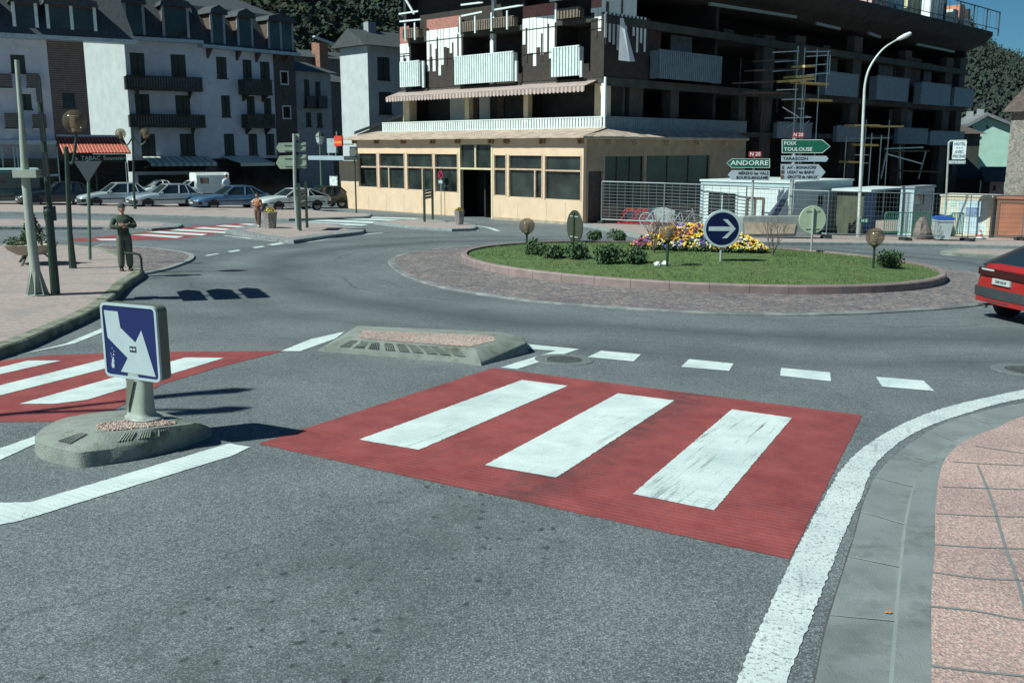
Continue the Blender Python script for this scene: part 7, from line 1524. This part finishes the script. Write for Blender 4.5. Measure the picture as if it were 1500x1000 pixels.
# ---------------- people ----------------
def skin(name,joints,edges,m,parent,sub=2,root=0):
    me=bpy.data.meshes.new(name); bm=bmesh.new(); ly=bm.verts.layers.skin.verify(); vs=[bm.verts.new(j[:3]) for j in joints]; bm.verts.ensure_lookup_table()
    for a,b in edges: bm.edges.new((vs[a],vs[b]))
    for v,j in zip(vs,joints): v[ly].radius=(j[3],j[4] if len(j)>4 else j[3])
    vs[root][ly].use_root=True; bm.to_mesh(me); bm.free()
    o=bpy.data.objects.new('tmp',me); sc.collection.objects.link(o); md=o.modifiers.new('s','SKIN'); md.branch_smoothing=.4; md.use_smooth_shade=True
    ms=o.modifiers.new('d','SUBSURF'); ms.levels=sub; ms.render_levels=sub
    bpy.context.view_layer.update(); r=bpy.data.meshes.new_from_object(o.evaluated_get(bpy.context.evaluated_depsgraph_get())); r.name=name; r.materials.clear(); r.materials.append(m)
    bpy.data.objects.remove(o); ob=bpy.data.objects.new(name,r); sc.collection.objects.link(ob); ob.parent=parent; return ob
def chain(J,E,pts,start=None):
    prev=start
    for q in pts:
        J.append(q); i=len(J)-1
        if prev is not None: E.append((prev,i))
        prev=i
    return prev
def head(parent,c,rz,m_skin,m_hair,hairstyle='short'):
    """face with nose, brow, ears, mouth; c is the middle of the head"""
    s=MB(); n1,n2=14,18; vs=[];fs=[]
    for i in range(n1+1):
        ph=math.pi*i/n1
        for k in range(n2):
            a=2*math.pi*k/n2; x,y,z=math.sin(ph)*math.cos(a),math.sin(ph)*math.sin(a),math.cos(ph)
            fx=x*.098; fy=y*.076*(1-.28*max(0,-z)); fz=z*.118
            if x>.75 and abs(y)<.3 and -.35<z<.15: fx+=.016*(1-abs(y)/.3)
            if x>.7 and .1<abs(y)<.5 and .0<z<.25: fx-=.007
            vs.append((fx+.004*(z<-.5),fy,fz))
    for i in range(n1):
        for k in range(n2): fs.append((i*n2+k,i*n2+(k+1)%n2,(i+1)*n2+(k+1)%n2,(i+1)*n2+k))
    s.add(vs,fs); s.lathe([(.004,.03),(.012,.012),(.016,-.012),(.002,-.02)],(.098,0,-.005),6)
    for sg in (-1,1): s.lathe([(.0,-.008),(.018,-.004),(.02,.004),(.0,.01)],(-.005,sg*.076,0),8,'Y')
    M=Matrix.Translation(c)@Matrix.Rotation(rz,4,'Z'); tr=lambda b:[tuple(M@Vector(v)) for v in b.v]
    s.v=tr(s); hd_=s.build('head',m_skin,parent,smooth=True)
    e=MB()
    for sg in (-1,1): e.lathe([(0,-.006),(.008,-.002),(.008,.002),(0,.006)],(.089,sg*.03,.018),8)
    e.box(.088,.096,-.022,.022,-.052,-.046); e.v=tr(e); e.build('eyes_and_mouth',mat('eye_dark',(0.05,0.025,0.02),.4),hd_)
    hb=MB(); vs=[];fs=[]; 
    for i in range(8):
        ph=math.pi*(.02+.62*i/7)
        for k in range(n2):
            a=2*math.pi*k/n2; x=math.cos(a); lim=.36 if x>.35 else 1; q=min(ph,math.pi*(.30 if x>.45 else .42 if x>.1 else .66 if hairstyle=='short' else .78)); r=1.10 if hairstyle=='short' else 1.2
            vs.append((math.sin(q)*x*.098*r-.006,math.sin(q)*math.sin(a)*.078*r,math.cos(q)*.12*r))
    for i in range(7):
        for k in range(n2): fs.append((i*n2+k,i*n2+(k+1)%n2,(i+1)*n2+(k+1)%n2,(i+1)*n2+k))
    hb.add(vs,fs); hb.v=tr(hb); hb.build('hair',m_hair,hd_,smooth=True); return hd_,tr
def hand(J,E,wrist,i0,d,up,side,curl=.6):
    """palm, four bent fingers of unequal length and a side thumb"""
    d=Vector(d).normalized(); up=Vector(up).normalized(); sd=d.cross(up).normalized()*side; w=Vector(wrist); palm=w+d*.045
    J.append((*palm,.026,.016)); ip=len(J)-1; E.append((i0,ip))
    for k,l in enumerate((.068,.078,.072,.056)):
        b=w+d*.088+sd*(.027-.018*k); J.append((*b,.010)); ib=len(J)-1; E.append((ip,ib)); m_=b+(d*math.cos(curl*.6)-up*math.sin(curl*.6))*l*.5; J.append((*m_,.0088)); E.append((ib,ib+1)); e=m_+(d*math.cos(curl*1.5)-up*math.sin(curl*1.5))*l*.5; J.append((*e,.0075)); E.append((ib+1,ib+2))
    b=w+d*.03+sd*.03; J.append((*b,.012)); ib=len(J)-1; E.append((ip,ib)); m_=b+(d*.7+sd*.7).normalized()*.035; J.append((*m_,.0105)); E.append((ib,ib+1)); e=m_+(d*.95+sd*.2-up*.3).normalized()*.03; J.append((*e,.009)); E.append((ib+1,ib+2))
M_skin=mat('skin',(0.46,0.25,0.17),.6,8,.08); M_hair=mat('grey_hair',(0.13,0.12,0.11),.9); M_brownhair=mat('brown_hair',(0.05,0.025,0.018),.9)
def person(label,px,py,hpx,rz,kind):
    p=G(px,py,.14 if kind!='back' else .0); hh=HT((p.x,p.y),px,hpx)-.14; t=thing('person',label,'person',p,R(rz)); k=hh/1.74; t.scale=(k,k,k)
    # body faces +X, left is +Y
    J=[];E=[]; J+= [(0,0,.93,.14,.11),(0,0,1.08,.13,.10),(.0,0,1.25,.15,.105),(-.01,0,1.40,.13,.09),(-.01,0,1.50,.055),(.01,0,1.57,.052)]; E+=[(0,1),(1,2),(2,3),(3,4),(4,5)]
    step=.0 if kind=='man' else .16
    legs=[]
    for sg in (-1,1):
        st_=step*sg; a=[(0,sg*.09,.86,.10),(st_*.45+.02,sg*.10,.50,.062),(st_*.9-.01,sg*.11,.10,.040)]
        if step and sg<0: a=[(0,sg*.09,.86,.10),(st_*.1+.02,sg*.09,.50,.062),(st_*1.3,sg*.09,.14,.040)]
        i=len(J); J+=a; E+=[(0,i),(i,i+1),(i+1,i+2)]; f_=a[2]; J.append((f_[0]+.02,f_[1],f_[2]-.05,.036)); J.append((f_[0]+.15,f_[1]+sg*.02,f_[2]-.07,.028)); E+=[(i+2,i+3),(i+3,i+4)]; legs.append(a)
    arms=[]
    for sg in (-1,1):
        sh=(-.01,sg*.18,1.39,.040)
        if kind=='man': el=(.10,sg*.30,1.17,.042); wr_=(.24,sg*.02,1.20+.03*sg,.030); d=(.05,-sg*1,.05); up=(1,0,0)
        elif kind=='woman': el=(.08,sg*.24,1.16,.040); wr_=(.28,sg*.07,1.20,.027); d=(.35,-sg*.9,.1); up=(.2,0,1)
        else: el=(.03,sg*.25,1.14,.042); wr_=(.10,sg*.26,.90,.030); d=(.2,0,-1); up=(-1,0,0)
        i=len(J); J+=[sh,el,wr_]; E+=[(3,i),(i,i+1),(i+1,i+2)]; hand(J,E,wr_[:3],i+2,d,up,sg,.7); arms.append((sh,el,wr_))
    skin('body',J,E,M_skin,t,1)
    hz=R({'man':28,'woman':-8,'back':0}[kind]); hd_,tr=head(t,Vector((.02,0,1.645)),hz,M_skin,M_hair if kind=='man' else M_brownhair,'short' if kind!='woman' else 'long')
    C=dict(man=((0.045,0.065,0.042),(0.10,0.115,0.085)),woman=((0.36,0.15,0.085),(0.10,0.055,0.04)),back=((0.50,0.58,0.66),(0.05,0.06,0.08)))[kind]
    mt=mat('top_'+kind,C[0],.9,9,.3,.4,25,wear=((C[0][0]*.6,C[0][1]*.7,C[0][2]*.9),7,.55)); mp_=mat('trousers_'+kind,C[1],.9,9,.2,.4,25)
    g=.034; J=[(0,0,.93 if kind!='woman' else .80,.20,.17),(0,0,1.10,.185,.155),(0,0,1.27,.205,.16),(-.01,0,1.41,.20,.14),(-.01,0,1.49,.085)]; E=[(0,1),(1,2),(2,3),(3,4)]
    if kind=='man': J[0]=(0,0,.86,.20,.17)
    for (sh,el,wr_) in arms:
        i=len(J); w_=Vector(el[:3]).lerp(Vector(wr_[:3]),.93 if kind=='man' else .15 if kind=='woman' else .2); J+=[(sh[0],sh[1],sh[2]+.01,.088),(*el[:3],el[3]+g),(*w_,.030+g)]; E+=[(3,i),(i,i+1),(i+1,i+2)]
    skin('jacket' if kind=='man' else 'shirt',J,E,mt,t,2)
    J=[(0,0,.98,.175,.145),(0,0,1.10,.16,.135)];E=[(0,1)]
    for a in legs: i=len(J); J+=[(a[0][0],a[0][1],a[0][2],a[0][3]+g),(a[1][0],a[1][1],a[1][2],a[1][3]+g*1.2),(a[2][0],a[2][1],a[2][2]-.015,a[2][3]+g*1.5)]; E+=[(0,i),(i,i+1),(i+1,i+2)]
    skin('trousers',J,E,mp_,t,2)
    for a,sg in zip(legs,(-1,1)):
        f_=a[2]; z0=f_[2]-.10; s=MB(); s.prism([(f_[0]-.07,f_[1]-.045),(f_[0]+.08,f_[1]-.05),(f_[0]+.18,f_[1]-.03),(f_[0]+.20,f_[1]),(f_[0]+.18,f_[1]+.04),(f_[0]+.08,f_[1]+.05),(f_[0]-.07,f_[1]+.045)],z0,z0+.06,plane='XY'); s.prism([(f_[0]-.065,f_[1]-.04),(f_[0]+.08,f_[1]-.04),(f_[0]+.08,f_[1]+.04),(f_[0]-.065,f_[1]+.04)],z0+.061,z0+.12,plane='XY'); s.build('shoe',mat('shoe_dark',(0.03,0.022,0.018),.6) if kind!='woman' else mat('shoe_pale',(0.5,0.5,0.42),.7),t)
    if kind!='woman':
        c=MB(); c.lathe([(.108,.035),(.112,.075),(.10,.12),(.05,.145),(0,.15)],(-.005,0,0),16,sy=.85); c.prism([(.07,-.07),(.16,-.05),(.18,0),(.16,.05),(.07,.07)],.045,.058,plane='XY'); c.v=tr(c); c.build('cap',mat('cap_dark',(0.05,0.065,0.06),.9) if kind=='man' else mat('cap_white',(0.65,0.72,0.70),.8),hd_)
    return t
man=person('man in a dark green jacket and flat cap standing with folded arms at the kerb',185,396.5,300,-62,'man')
wom=person('woman in an orange brown blouse walking beside the flower tub with a dark shoulder bag',379,332.5,284,-105,'woman')
bk=thing('shoulder_bag','dark shoulder bag hanging at the side of the woman','bag',wom.location,wom.rotation_euler.z); bk.scale=wom.scale
s=MB(); s.prism([(-.16,.80),(.16,.80),(.19,.98),(.14,1.08),(-.14,1.08),(-.19,.98)],.22,.36); s.build('bag_body',mat('bag_navy',(0.03,0.04,0.055),.7),bk); s=MB(); s.tube([(-.12,.28,1.08),(-.04,.23,1.3),(0,.16,1.48),(.05,.21,1.3),(.12,.28,1.08)],.010,6); s.build('strap',M_darkm,bk)
person('person with a white cap and pale shirt standing behind the blue car',333,296.5,252,150,'back')

# a fallen leaf in the gutter and a few small chips of grit near the kerb
p=G(1301,897,.016); s=MB(); s.add([(-.022,0,0),(-.006,.016,.008),(.018,.012,.004),(.025,-.003,.009),(.006,-.013,.002),(-.013,-.012,.008)],[(0,1,2,3,4,5)]); tag(s.build('fallen_leaf',mat('leaf_orange',(0.50,0.20,0.06),.8),loc=p),'small orange brown leaf lying in the grey gutter','leaf')
